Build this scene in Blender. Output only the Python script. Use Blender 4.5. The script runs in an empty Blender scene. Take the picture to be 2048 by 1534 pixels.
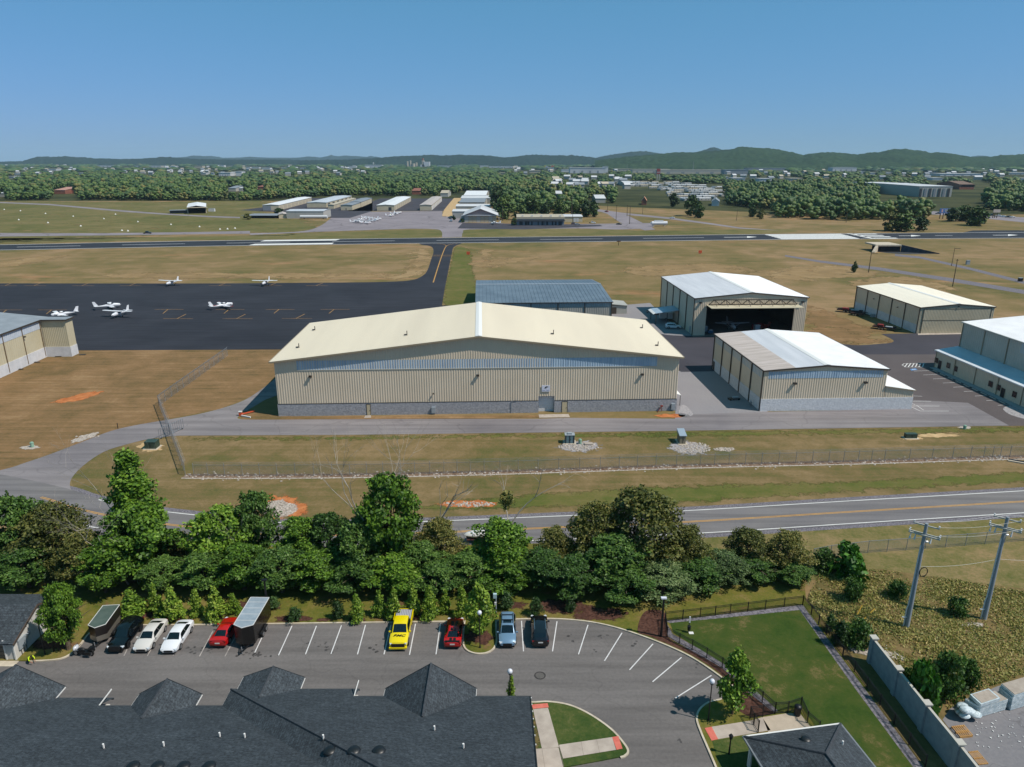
import bpy, bmesh, math, random
import numpy as np
from mathutils import Vector, Matrix, noise
from math import sin, cos, tan, atan2, radians, degrees, pi, sqrt
# ---------------- camera, sky, sun, exposure ----------------
F, CX, CY, CAMH = 1419.0, 1024.0, 767.0, 50.0
PITCH = radians(17.45)
sc = bpy.context.scene
cam_d = bpy.data.cameras.new("camera")
cam_d.sensor_width = 36.0
cam_d.lens = 36.0 * F / 2048.0
cam_d.clip_start, cam_d.clip_end = 0.5, 80000.0
cam = bpy.data.objects.new("camera", cam_d)
cam.location = (0, 0, CAMH)
cam.rotation_euler = (pi / 2 - PITCH, 0, 0)
sc.collection.objects.link(cam)
sc.camera = cam
SUN_EL, SUN_DIR2 = radians(54.5), Vector((0.94, -0.34)).normalized()
world = bpy.data.worlds.new("World")
sc.world = world
world.use_nodes = True
wn, wl = world.node_tree.nodes, world.node_tree.links
SKYK = ((0.670, 0.661), (0.333, 2.053), (0.700, 1.665))
sky = wn.new("ShaderNodeTexSky")
sky.sky_type = 'NISHITA'
sky.sun_disc = False
sky.sun_elevation = SUN_EL
sky.sun_rotation = atan2(SUN_DIR2.x, SUN_DIR2.y)
sky.altitude = 300
sky.air_density, sky.dust_density, sky.ozone_density = 1.0, 0.2, 4.0
sep, comb = wn.new("ShaderNodeSeparateColor"), wn.new("ShaderNodeCombineColor")
wl.new(sky.outputs[0], sep.inputs[0])
for i, (gam, k) in enumerate(SKYK):       # evens the horizon glow out to the photo's flat clear blue
 pw = wn.new("ShaderNodeMath"); pw.operation = 'POWER'; pw.inputs[1].default_value = gam
 ml = wn.new("ShaderNodeMath"); ml.operation = 'MULTIPLY'; ml.inputs[1].default_value = k
 wl.new(sep.outputs[i], pw.inputs[0]); wl.new(pw.outputs[0], ml.inputs[0]); wl.new(ml.outputs[0], comb.inputs[i])
bg = wn["Background"]
wl.new(comb.outputs[0], bg.inputs[0])
bg.inputs[1].default_value = 0.092
sun_d = bpy.data.lights.new("sun", 'SUN')
sun_d.energy, sun_d.angle, sun_d.color = 4.6, radians(0.5), (1.0, 0.92, 0.83)
sun = bpy.data.objects.new("sun", sun_d)
sd = Vector((SUN_DIR2.x * cos(SUN_EL), SUN_DIR2.y * cos(SUN_EL), sin(SUN_EL)))
sun.rotation_euler = sd.to_track_quat('Z', 'Y').to_euler()
sun.location = (60, -40, 120)
sc.collection.objects.link(sun)
sc.view_settings.view_transform = 'Standard'
sc.view_settings.look = 'None'
sc.view_settings.exposure = 0.12
sc.view_settings.gamma = 1.0
sc.cycles.max_bounces = 6
sc.cycles.diffuse_bounces = 3
sc.cycles.transparent_max_bounces = 8
sc.cycles.volume_bounces = 1
# ---------------- photo geometry: a pixel of the 2048 wide photo to a point of the place ----------------
SP, CP = sin(PITCH), cos(PITCH)
def ray(px, py):
 v = py - CY
 return (px - CX, F * CP - v * SP, -(F * SP + v * CP))
def G(px, py, z=0.0):
 dx, dy, dz = ray(px, py); t = (z - CAMH) / dz
 return Vector((dx * t, dy * t, z))
def W(px, py, Y):
 dx, dy, dz = ray(px, py); t = Y / dy
 return Vector((dx * t, Y, CAMH + dz * t))
def PX(p):
 x, y, z = p[0], p[1], p[2] - CAMH
 f = y * CP - z * SP; u = y * SP + z * CP
 return (CX + F * x / f, CY - F * u / f)
def mpp(Y, z=0):            # metres per photo pixel at ground distance Y
 return (Y * CP - (z - CAMH) * SP) / F
rnd = random.Random(7)
def lin(h):
 if isinstance(h, str):
  h = h.lstrip('#'); c = [int(h[i:i+2], 16) / 255 for i in (0, 2, 4)]
  return tuple(x / 12.92 if x <= 0.04045 else ((x + 0.055) / 1.055) ** 2.4 for x in c)
 if isinstance(h, (int, float)): return (h, h, h)
 return tuple(h)
# ---------------- materials ----------------
_m = {}
def nt(name):
 m = bpy.data.materials.new(name); m.use_nodes = True
 n, l = m.node_tree.nodes, m.node_tree.links
 return m, n, l, n["Principled BSDF"]
def node(n, t, **kw):
 o = n.new(t)
 for k, v in kw.items(): setattr(o, k, v)
 return o
def mapping(n, l, scale=(1, 1, 1), rot=(0, 0, 0), src='Object'):
 tc = n.new("ShaderNodeTexCoord"); mp = n.new("ShaderNodeMapping")
 mp.inputs['Scale'].default_value = scale; mp.inputs['Rotation'].default_value = rot
 l.new(tc.outputs[src], mp.inputs[0]); return mp.outputs[0]
def noi(n, l, vec, s, det=3, rough=.6, dist=0):
 x = n.new("ShaderNodeTexNoise"); x.inputs['Scale'].default_value = s
 x.inputs['Detail'].default_value = det; x.inputs['Roughness'].default_value = rough
 x.inputs['Distortion'].default_value = dist
 l.new(vec, x.inputs['Vector']); return x.outputs['Fac']
def ramp(n, l, fac, stops, interp='LINEAR'):
 r = n.new("ShaderNodeValToRGB"); r.color_ramp.interpolation = interp
 e = r.color_ramp.elements
 while len(e) < len(stops): e.new(0.5)
 for i, (p, c) in enumerate(stops):
  e[i].position = p; e[i].color = (*lin(c), 1)
 l.new(fac, r.inputs[0]); return r.outputs[0]
def math_(n, l, op, a, b):
 x = n.new("ShaderNodeMath"); x.operation = op
 for i, q in enumerate((a, b)):
  if isinstance(q, (int, float)): x.inputs[i].default_value = q
  else: l.new(q, x.inputs[i])
 return x.outputs[0]
def mixc(n, l, fac, a, b, mode='MIX'):
 x = n.new("ShaderNodeMix"); x.data_type = 'RGBA'; x.blend_type = mode
 for i, q in ((0, fac), (6, a), (7, b)):
  if isinstance(q, (int, float)): x.inputs[i].default_value = q
  elif isinstance(q, (tuple, list, str)): x.inputs[i].default_value = (*lin(q), 1)
  else: l.new(q, x.inputs[i])
 return x.outputs[2]
def bump(n, l, p, h, strength=.3, dist=.05):
 b = n.new("ShaderNodeBump"); b.inputs['Strength'].default_value = strength
 b.inputs['Distance'].default_value = dist
 l.new(h, b.inputs['Height']); l.new(b.outputs[0], p.inputs['Normal'])
def M(name, c, r=.6, m=0., c2=None, s=.6, bmp=0., bs=None, spec=None, coat=0, stretch=(1, 1, 1), det=4, lo=.35, hi=.65):
 if name in _m: return _m[name]
 mt, n, l, p = nt(name)
 p.inputs['Base Color'].default_value = (*lin(c), 1)
 p.inputs['Roughness'].default_value = r; p.inputs['Metallic'].default_value = m
 if spec is not None: p.inputs['Specular IOR Level'].default_value = spec
 if coat: p.inputs['Coat Weight'].default_value = coat; p.inputs['Coat Roughness'].default_value = .08
 if c2 is not None:
  vec = mapping(n, l, stretch)
  f = noi(n, l, vec, s, det)
  l.new(ramp(n, l, f, [(lo, c), (hi, c2)]), p.inputs['Base Color'])
 if bmp:
  bump(n, l, p, noi(n, l, mapping(n, l), bs or s * 6, 3), bmp)
 _m[name] = mt; return mt
def asphalt(name, a, b, fine=.12, crack=None, streak=None, rough=.9):
 mt, n, l, p = nt(name)
 vec = mapping(n, l)
 big = noi(n, l, vec, .045, 4, .6, .6); fn = noi(n, l, vec, 3.0, 2, .7)
 f = math_(n, l, 'ADD', math_(n, l, 'MULTIPLY', big, 1 - fine * 2), math_(n, l, 'MULTIPLY', fn, fine * 2))
 col = ramp(n, l, f, [(.32, a), (.68, b)])
 if streak:
  v2 = mapping(n, l, streak)
  st = ramp(n, l, noi(n, l, v2, 1.0, 3), [(.35, 0.80), (.6, 1.08)])
  col = mixc(n, l, 1.0, col, st, 'MULTIPLY')
 if crack:
  vo = node(n, "ShaderNodeTexVoronoi", feature='DISTANCE_TO_EDGE')
  vo.inputs['Scale'].default_value = crack[0]
  dv = node(n, "ShaderNodeVectorMath", operation='ADD')
  nz = n.new("ShaderNodeTexNoise"); nz.inputs['Scale'].default_value = crack[0] * 3
  sc_ = node(n, "ShaderNodeVectorMath", operation='SCALE'); sc_.inputs['Scale'].default_value = crack[2] if len(crack) > 2 else 6
  l.new(vec, nz.inputs['Vector']); l.new(nz.outputs['Color'], sc_.inputs[0])
  l.new(vec, dv.inputs[0]); l.new(sc_.outputs[0], dv.inputs[1]); l.new(dv.outputs[0], vo.inputs['Vector'])
  c = ramp(n, l, vo.outputs['Distance'], [(0.0, crack[1]), (.012, 1.0)])
  col = mixc(n, l, 1.0, col, c, 'MULTIPLY')
 l.new(col, p.inputs['Base Color'])
 p.inputs['Roughness'].default_value = rough; p.inputs['Specular IOR Level'].default_value = .25
 return mt
def grass(name, stops, big=.02, med=.12, fine=1.6, wts=(.5, .3, .3), streak=None, bare=None, bmp=.5):
 """mown or rough grass: patches, mowing lines and blades, with bare earth where asked"""
 mt, n, l, p = nt(name)
 vec = mapping(n, l)
 a = noi(n, l, vec, big, 3, .55, .8); b = noi(n, l, vec, med, 4, .6, .5); c = noi(n, l, vec, fine, 3, .75)
 f = math_(n, l, 'MULTIPLY', a, wts[0])
 f = math_(n, l, 'ADD', f, math_(n, l, 'MULTIPLY', b, wts[1]))
 f = math_(n, l, 'ADD', f, math_(n, l, 'MULTIPLY', c, wts[2]))
 if streak:      # (angle, across scale, weight)
  v2 = mapping(n, l, (streak[1] * .04, streak[1], 1), (0, 0, -streak[0]))
  s = noi(n, l, v2, 1.0, 2, .6)
  f = math_(n, l, 'ADD', f, math_(n, l, 'MULTIPLY', math_(n, l, 'SUBTRACT', s, .5), streak[2]))
 col = ramp(n, l, f, stops)
 if bare:        # (scale, threshold, colour, colour2)
  v3 = mapping(n, l, (bare[0] * .55, bare[0] * 1.4, 1))
  e = noi(n, l, v3, 1.0, 5, .65, .4)
  k = ramp(n, l, e, [(bare[1], 0.0), (bare[1] + .1, .85)])
  ec = ramp(n, l, b, [(.35, bare[2]), (.65, bare[3])])
  col = mixc(n, l, k, col, ec)
 l.new(col, p.inputs['Base Color'])
 p.inputs['Roughness'].default_value = .95; p.inputs['Specular IOR Level'].default_value = .1
 if bmp: bump(n, l, p, c, bmp, .12)
 return mt
# ---------------- mesh builder ----------------
C = sc.collection
class MB:
 def __init__(s): s.v = []; s.f = []; s.mi = []; s.cur = 0
 def add(s, vs, fs):
  o = len(s.v); s.v += [tuple(q) for q in vs]
  for q in fs: s.f.append(tuple(i + o for i in q)); s.mi.append(s.cur)
  return s
 def poly(s, pts): return s.add(pts, [tuple(range(len(pts)))])
 def quad(s, a, b, c, d): return s.add((a, b, c, d), [(0, 1, 2, 3)])
 def box(s, x0, y0, z0, x1, y1, z1):
  x0, x1 = min(x0, x1), max(x0, x1); y0, y1 = min(y0, y1), max(y0, y1); z0, z1 = min(z0, z1), max(z0, z1)
  return s.add([(x0,y0,z0),(x1,y0,z0),(x1,y1,z0),(x0,y1,z0),(x0,y0,z1),(x1,y0,z1),(x1,y1,z1),(x0,y1,z1)],
                     [(0,3,2,1),(4,5,6,7),(0,1,5,4),(1,2,6,5),(2,3,7,6),(3,0,4,7)])
 def obox(s, c, size, rz=0, M4=None):
  a, b, h = size[0] / 2, size[1] / 2, size[2] / 2
  R = Matrix.Rotation(rz, 3, 'Z') if M4 is None else M4
  vs = [Vector(c) + R @ Vector(q) for q in [(-a,-b,-h),(a,-b,-h),(a,b,-h),(-a,b,-h),(-a,-b,h),(a,-b,h),(a,b,h),(-a,b,h)]]
  return s.add(vs, [(0,3,2,1),(4,5,6,7),(0,1,5,4),(1,2,6,5),(2,3,7,6),(3,0,4,7)])
 def bar(s, a, b, w, h=None):           # square bar from a to b
  a, b = Vector(a), Vector(b); h = h or w
  d = (b - a).normalized(); up = Vector((0, 0, 1)) if abs(d.z) < .95 else Vector((1, 0, 0))
  x = d.cross(up).normalized() * w / 2; y = x.cross(d).normalized() * h / 2
  vs = [a-x-y, a+x-y, a+x+y, a-x+y, b-x-y, b+x-y, b+x+y, b-x+y]
  return s.add(vs, [(0,3,2,1),(4,5,6,7),(0,1,5,4),(1,2,6,5),(2,3,7,6),(3,0,4,7)])
 def prism(s, pts, z0, z1):
  n = len(pts); a = sum(pts[i][0]*pts[(i+1)%n][1]-pts[(i+1)%n][0]*pts[i][1] for i in range(n))
  if a < 0: pts = pts[::-1]
  vs = [(p[0], p[1], z0) for p in pts] + [(p[0], p[1], z1) for p in pts]
  return s.add(vs, [tuple(range(n))[::-1], tuple(range(n, 2*n))] + [(i, (i+1)%n, n+(i+1)%n, n+i) for i in range(n)])
 def tube(s, pts, rs, n=8, cap=True):
  pts = [Vector(p) for p in pts]
  if isinstance(rs, (int, float)): rs = [rs] * len(pts)
  vs = []; fs = []
  for i, p in enumerate(pts):
   d = (pts[min(i+1, len(pts)-1)] - pts[max(i-1, 0)])
   d = d.normalized() if d.length > 1e-9 else Vector((0, 0, 1))
   up = Vector((0, 0, 1)) if abs(d.z) < .9 else Vector((1, 0, 0))
   x = d.cross(up).normalized(); y = x.cross(d).normalized()
   for k in range(n):
    t = 2 * pi * k / n
    vs.append(p + (x * cos(t) + y * sin(t)) * rs[i])
  for i in range(len(pts) - 1):
   for k in range(n):
    a = i*n+k; b = i*n+(k+1) % n
    fs.append((a, a + n, b + n, b))
  if cap: fs += [tuple(range(n)), tuple(range((len(pts)-1)*n, len(pts)*n))[::-1]]
  return s.add(vs, fs)
 def cyl(s, p, r, z0, z1, n=12, r1=None):
  return s.tube([(p[0], p[1], z0), (p[0], p[1], z1)], [r, r if r1 is None else r1], n)
 def ell(s, c, r, nu=12, nv=8, lo=-1.0):
  vs = []; fs = []
  for j in range(nv + 1):
   ph = -pi/2 * (-lo) + (pi/2 - (-pi/2 * -lo)) * j / nv
   for i in range(nu):
    t = 2*pi*i/nu
    vs.append((c[0]+r[0]*cos(ph)*cos(t), c[1]+r[1]*cos(ph)*sin(t), c[2]+r[2]*sin(ph)))
  for j in range(nv):
   for i in range(nu):
    fs.append((j*nu+i, j*nu+(i+1)%nu, (j+1)*nu+(i+1)%nu, (j+1)*nu+i))
  return s.add(vs, fs)
 def build(s, name, mat, parent=None, smooth=False, off=None, angle=None):
  me = bpy.data.meshes.new(name)
  v = s.v
  if off is None and parent is not None:
   rt = parent
   while rt.parent is not None: rt = rt.parent
   if rt.get('_w'): off = rt.location
  if off is not None: v = [(q[0]-off[0], q[1]-off[1], q[2]-off[2]) for q in v]
  me.from_pydata(v, [], s.f); me.validate()
  mats = mat if isinstance(mat, (list, tuple)) else [mat]
  for q in mats: me.materials.append(q)
  if len(mats) > 1 and len(me.polygons) == len(s.mi): me.polygons.foreach_set('material_index', s.mi)
  if smooth:
   me.polygons.foreach_set('use_smooth', [True] * len(me.polygons))
   me.set_sharp_from_angle(angle=radians(angle or 35))
  me.update()
  o = bpy.data.objects.new(name, me); C.objects.link(o)
  if parent is not None: o.parent = parent
  return o
def tag(o, label=None, cat=None, group=None, kind=None):
 if label: o['label'] = label
 if cat: o['category'] = cat
 if group: o['group'] = group
 if kind: o['kind'] = kind
 return o
def thing(name, label, cat, loc=(0, 0, 0), rz=0, group=None, world=False):
 o = bpy.data.objects.new(name, None); C.objects.link(o)
 o.empty_display_size = .5
 o.location = loc; o.rotation_euler = (0, 0, rz)
 if world: o['_w'] = 1
 return tag(o, label, cat, group)
def kids(o): return KIDS.get(o.name) or [c for c in bpy.data.objects if c.parent == o]
KIDS = {}
def freeze(root):            # remember a thing's children once, so that copying is quick
 def walk(o):
  KIDS[o.name] = [c for c in bpy.data.objects if c.parent == o]
  for c in KIDS[o.name]: walk(c)
 walk(root)
def dup(root, loc, rz, label, group=None, scale=None, mats=None):
 if root.name not in KIDS: freeze(root)
 def cp(o, par):
  c = o.copy(); C.objects.link(c)
  if par is not None: c.parent = par
  if mats and o.type == 'MESH' and o.name.split('.')[0] in mats:
   c.data = mats_mesh(o.data, mats[o.name.split('.')[0]])
  for k in KIDS[o.name]: cp(k, c)
  return c
 r = cp(root, None)
 r.location = loc; r.rotation_euler = (0, 0, rz)
 if scale is not None: r.scale = (scale,) * 3 if isinstance(scale, (int, float)) else scale
 r['label'] = label
 if group: r['group'] = group
 return r
_mm = {}
def mats_mesh(me, mat):
 k = (me.name, mat.name)
 if k not in _mm:
  d = me.copy(); d.materials.clear(); d.materials.append(mat); _mm[k] = d
 return _mm[k]
def smooth_px(pts, closed=True, sub=6):
 """Catmull-Rom through ground points; a point given as (x, y, 'c') stays a sharp corner"""
 out = []; n = len(pts)
 P = [Vector((p[0], p[1])) for p in pts]; sharp = [len(p) > 2 and p[2] == 'c' for p in pts]
 rng = range(n if closed else n - 1)
 for i in rng:
  p1, p2 = P[i], P[(i+1) % n]
  p0 = P[i-1] if (closed or i > 0) else p1; p3 = P[(i+2) % n] if (closed or i+2 < n) else p2
  if sharp[i]: p0 = p1
  if sharp[(i+1) % n]: p3 = p2
  k = 1 if (sharp[i] and sharp[(i+1) % n]) else sub
  for j in range(k):
   t = j / k
   out.append(0.5*((2*p1)+(p2-p0)*t+(2*p0-5*p1+4*p2-p3)*t*t+(3*p1-p0-3*p2+p3)*t*t*t))
 if not closed: out.append(P[-1])
 return out
def gp(pts): return [((G(p[0], p[1]).x, G(p[0], p[1]).y) + tuple(p[2:])) for p in pts]
def cc(pts): return [(p[0], p[1], 'c') for p in pts]
def flat(pts, z):
 a = sum(pts[i][0]*pts[(i+1)%len(pts)][1]-pts[(i+1)%len(pts)][0]*pts[i][1] for i in range(len(pts)))
 if a < 0: pts = pts[::-1]
 return [(p[0], p[1], z) for p in pts]
def sheet(name, px, z, mat, smooth=True, kind='structure', label=None, cat=None, world=False, parent=None):
 w = px if world else gp(px)
 pts = smooth_px(w) if smooth else [Vector((p[0], p[1])) for p in w]
 o = MB().poly(flat(pts, z)).build(name, mat, parent)
 if parent is None: tag(o, label, cat, kind=kind)
 return o
_fr = {}
def frayed(mat, s=.5):
 """the same surface with an edge that breaks up into the grass around it"""
 k = (mat.name, s)
 if k in _fr: return _fr[k]
 m = mat.copy(); n, l = m.node_tree.nodes, m.node_tree.links; p = n["Principled BSDF"]
 at = n.new("ShaderNodeAttribute"); at.attribute_name = 'w'
 vec = mapping(n, l); f = noi(n, l, vec, s, 6, .72)
 a = math_(n, l, 'ADD', math_(n, l, 'MULTIPLY', at.outputs['Fac'], .55), math_(n, l, 'MULTIPLY', math_(n, l, 'SUBTRACT', f, .5), 1.6 if s > .2 else 4.2))
 l.new(ramp(n, l, a, [(.0, 0.), (.2, 1.)]), p.inputs['Alpha'])
 _fr[k] = m; return m
def soft(name, px, z, mat, d, s=.5, smooth=True, kind='structure'):
 w = gp(px); pts = np.array([(p[0], p[1]) for p in (smooth_px(w) if smooth else w)])
 lo, hi = pts.min(0) - d, pts.max(0) + d; nx, ny = [int(max(6, min(110, (hi[i] - lo[i]) / (d * .45)))) for i in (0, 1)]
 X, Y = np.meshgrid(np.linspace(lo[0], hi[0], nx), np.linspace(lo[1], hi[1], ny)); P = np.stack([X.ravel(), Y.ravel()], 1)
 A, B = pts, np.roll(pts, -1, 0); AB = B - A; best = np.full(len(P), 1e9); ins = np.zeros(len(P), bool)
 for a, b, ab in zip(A, B, AB):
  t = np.clip(((P - a) @ ab) / max(1e-9, ab @ ab), 0, 1); best = np.minimum(best, np.linalg.norm(P - a - t[:, None] * ab, axis=1))
  if a[1] != b[1]: ins ^= ((a[1] > P[:, 1]) != (b[1] > P[:, 1])) & (P[:, 0] < ab[0] * (P[:, 1] - a[1]) / (b[1] - a[1]) + a[0])
 w = np.clip(np.where(ins, best, -best) / d, -1, 1); idx = np.arange(nx * ny).reshape(ny, nx)
 F = np.stack([idx[:-1, :-1], idx[:-1, 1:], idx[1:, 1:], idx[1:, :-1]], -1).reshape(-1, 4); F = F[(w[F] > -.95).any(1)]
 me = bpy.data.meshes.new(name); me.from_pydata([(x, y, z) for x, y in P], [], F.tolist())
 at = me.attributes.new('w', 'FLOAT', 'POINT'); at.data.foreach_set('value', w.tolist())
 me.materials.append(frayed(mat, s)); o = bpy.data.objects.new(name, me); C.objects.link(o); return tag(o, kind=kind)
def offset_line(pts, d):
 out = []
 for i in range(len(pts)):
  a = pts[max(i-1, 0)]; b = pts[min(i+1, len(pts)-1)]
  t = (Vector((b[0], b[1])) - Vector((a[0], a[1]))).normalized()
  out.append(Vector((pts[i][0] - t.y * d, pts[i][1] + t.x * d)))
 return out
def ribbon(mb, pts, w, z, off=0):
 L = offset_line(pts, off + w/2); R = offset_line(pts, off - w/2)
 for i in range(len(pts)-1):
  mb.quad((R[i].x, R[i].y, z), (R[i+1].x, R[i+1].y, z), (L[i+1].x, L[i+1].y, z), (L[i].x, L[i].y, z))
def line(mb, a, b, w, z, px=True):
 if px: a, b = G(*a), G(*b)
 ribbon(mb, [Vector((a[0], a[1])), Vector((b[0], b[1]))], w, z)
def inside(p, poly):
 r = False; n = len(poly); j = n - 1
 for i in range(n):
  if (poly[i][1] > p[1]) != (poly[j][1] > p[1]) and p[0] < (poly[j][0]-poly[i][0])*(p[1]-poly[i][1])/(poly[j][1]-poly[i][1])+poly[i][0]: r = not r
  j = i
 return r
# ================= ground, pavements, road =================
A1, A2, A3, A4 = '#4d5428', '#6b6a38', '#877746', '#9c8a5c'
m_field = grass('airfield_grass', [(.34, '#4b4c2a'), (.45, '#615b37'), (.55, '#736442'), (.68, '#8a7355')], .012, .07, .9,
    (.5, .42, .2), streak=(.15, .22, .22), bare=(.03, .575, '#8d6748', '#957b5c'))
m_green = grass('meadow_green', [(.32, '#484d29'), (.46, '#5b5b34'), (.58, '#6c6440'), (.7, '#807352')], .015, .1, 1.0, (.4, .4, .25), streak=(.05, .3, .16))
m_stripe = grass('mown_field', [(.30, '#4b472c'), (.43, '#665538'), (.56, '#7d6345'), (.7, '#937a5a')], .03, .16, 1.4,
                 (.42, .38, .25), streak=(radians(48), 1.1, .34))
m_verge = grass('verge_grass', [(.30, '#434629'), (.43, '#595732'), (.54, '#6b5d3d'), (.68, '#826e50')], .05, .3, 2.2,
    (.42, .38, .3), streak=(0.03, .5, .3))
m_verge_g = grass('verge_green', [(.30, '#3d4722'), (.45, '#52592a'), (.58, '#645f36'), (.72, '#766a48')], .06, .35, 2.2, (.4, .35, .3), streak=(0.03, .5, .2))
m_past = grass('pasture_grass', [(.30, '#3f4424'), (.44, '#585a30'), (.56, '#6f6641'), (.7, '#8b7556')], .07, .4, 2.4, (.35, .4, .35), bare=(.12, .62, '#8a6a52', '#9c8068'))
m_lawn = grass('strip_lawn', [(.30, '#363f16'), (.44, '#4c5520'), (.56, '#63602b'), (.7, '#7d6a46')], .12, .5, 3.5, (.4, .4, .3), bare=(.30, .58, '#5f4434', '#7a5c44'))
m_dog = grass('park_lawn', [(.32, '#263715'), (.48, '#32461a'), (.60, '#434c22'), (.70, '#6e6040'), (.82, '#8a7755')], .10, .6, 3.5, (.5, .35, .25))
m_rich = grass('rich_lawn', [(.30, '#26391a'), (.48, '#334720'), (.62, '#48522a'), (.8, '#6e6644')], .15, .8, 4, (.35, .35, .4))
m_weedg = grass('weed_ground', [(.30, '#3c4224'), (.44, '#545130'), (.56, '#6b5c3b'), (.7, '#806c4c')], .12, .6, 3, (.4, .4, .3), bare=(.2, .64, '#8c7660', '#a39078'))
m_forest = M('forest_floor', '#252d17', .95, c2='#4c4d30', s=.01, spec=.1)
m_mulch = M('mulch', '#3a2620', .95, c2='#5a4036', s=4, bmp=.6, spec=.1)
m_soil = M('red_soil', '#9a5a34', .95, c2='#b5764a', s=.7, bmp=.5, spec=.1)
m_tan = M('tan_soil', '#a08660', .95, c2='#bca27c', s=.5, bmp=.4, spec=.1)
m_gravel = M('gravel', '#77757a', .95, c2='#a9a5a4', s=3.5, bmp=.8, spec=.15)
m_gravd = M('border_gravel', '#4c4a50', .95, c2='#827e84', s=4, bmp=.8, spec=.15)
m_rock = M('pale_rubble', '#8b8075', .95, c2='#b9b1a8', s=3, bmp=1, spec=.15)
m_dark = asphalt('new_asphalt', '#24262d', '#31333a', .12, streak=(.05, .5, 1))
m_run = asphalt('runway_asphalt', '#24282f', '#32363d', .1, streak=(.01, .4, 1))
m_taxi = asphalt('lane_asphalt', '#35343a', '#45434a', .15)
m_brown = asphalt('brown_asphalt', '#4c4646', '#5d5656', .18)
m_old = asphalt('old_asphalt', '#6c686b', '#827d7d', .12, crack=(.06, .82), streak=(.03, .5, 1))
m_oldap = asphalt('apron_old', '#726c70', '#888185', .1, crack=(.02, .6, 12))
m_gr = asphalt('grey_gravel_lane', '#77757a', '#8b8888', .3)
m_lot = asphalt('lot_asphalt', '#5c5958', '#6e6a68', .22, crack=(.09, .88), streak=(.04, .6, 1))
m_road = asphalt('road_asphalt', '#626064', '#74716f', .15, streak=(.04, .8, 1))
m_conc = M('concrete', '#978d83', .9, c2='#aba196', s=.7, bmp=.1, spec=.25)
m_kerb = M('kerb_concrete', '#a89e8c', .9, c2='#c0b6a4', s=1.2, spec=.25)
m_yard = asphalt('yard_concrete', '#68676b', '#7f7d7e', .2, crack=(.12, .75))
m_redp = M('tactile_red', '#b85a4c', .8, c2='#c66c5c', s=2)
m_white = M('marking_white', '#c9c9c9', .7, c2='#a9a9aa', s=1.2, spec=.3, lo=.45, hi=.85)
m_whiteb = M('marking_bright', '#dcdcd8', .7, c2='#c9c9c6', s=.5)
m_worn = M('marking_worn', '#a8a29c', .8, c2='#7f7a77', s=1.8, spec=.3)
m_yel = M('marking_yellow', '#b98a3e', .7, c2='#8f6f3c', s=.7)
m_tie = M('tie_down_yellow', '#a57a3c', .7, c2='#6d5738', s=1.2)
ground = MB().poly([(-22000, -150, 0), (22000, -150, 0), (22000, 21000, 0), (-22000, 21000, 0)]).build('ground', m_field)
tag(ground, kind='structure')
tag(MB().poly([(-21000, 925, .03), (-2000, 925, .03), (-1200, 925, .03), (-60, 960, .03), (300, 700, .03), (2400, 760, .03), (21000, 1000, .03), (21000, 20900, .03), (-21000, 20900, .03)]).build('woodland_ground', m_forest), kind='structure')
def soft_(n, p, z, m, smooth=True): return soft(n, p, z, m, 2.2, .5, smooth)
def softb_(n, p, z, m, smooth=True): return soft(n, p, z, m, 12, .06, smooth)
def softc_(n, p, z, m, smooth=True): return soft(n, p, z, m, 3, .3, smooth)
softb_('meadow', [(-500, 404), (300, 404), (520, 400), (530, 430), (610, 440), (640, 452), (610, 466), (400, 468), (-500, 478)], .01, m_green)
sheet('far_verge', [(-500, 481), (400, 473), (620, 466), (860, 459), (885, 463), (870, 475), (400, 480), (-500, 492)], .01, m_green)
sheet('apron_verge', [(925, 459), (1100, 457), (1200, 459), (1330, 462), (1560, 458), (1560, 466), (1200, 471), (925, 474)], .01, m_green)
softc_('taxiway_verge', [(912, 492), (940, 500), (946, 530), (952, 560), (955, 612), (886, 611), (897, 540), (905, 505)], .012, m_verge_g)
sheet('mown_field', [(-500, 703), (150, 700), (600, 699), (562, 745), (510, 790), (440, 818), (330, 840), (210, 867), (100, 908), (0, 942), (-200, 990), (-500, 950)], .012, m_stripe, smooth=False)
sheet('road_verge', [(355, 871), (700, 869), (1348, 861), (2048, 850), (2300, 847), (2300, 985), (2048, 984), (1379, 1025), (1100, 1036), (836, 1046), (559, 1048), (350, 1028), (150, 985), (140, 950), (180, 915), (260, 885)], .012, m_verge, smooth=False)
soft_('green_verge', [(360, 874), (700, 872), (1348, 864), (2048, 853), (2300, 850), (2300, 862), (2048, 864), (1500, 872), (700, 880), (380, 881)], .016, m_verge_g, smooth=False)
soft_('ditch_grass', [(1100, 985), (1400, 970), (1700, 962), (2048, 943), (2300, 930), (2300, 955), (2048, 966), (1700, 985), (1400, 1005), (1150, 1014), (900, 1020), (860, 1010)], .016, m_verge_g)
sheet('pasture', [(1380, 1072), (2048, 1034), (2300, 1018), (2300, 1290), (2048, 1180), (1900, 1160), (1760, 1140), (1640, 1160), (1400, 1150)], .012, m_past, smooth=False)
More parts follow.
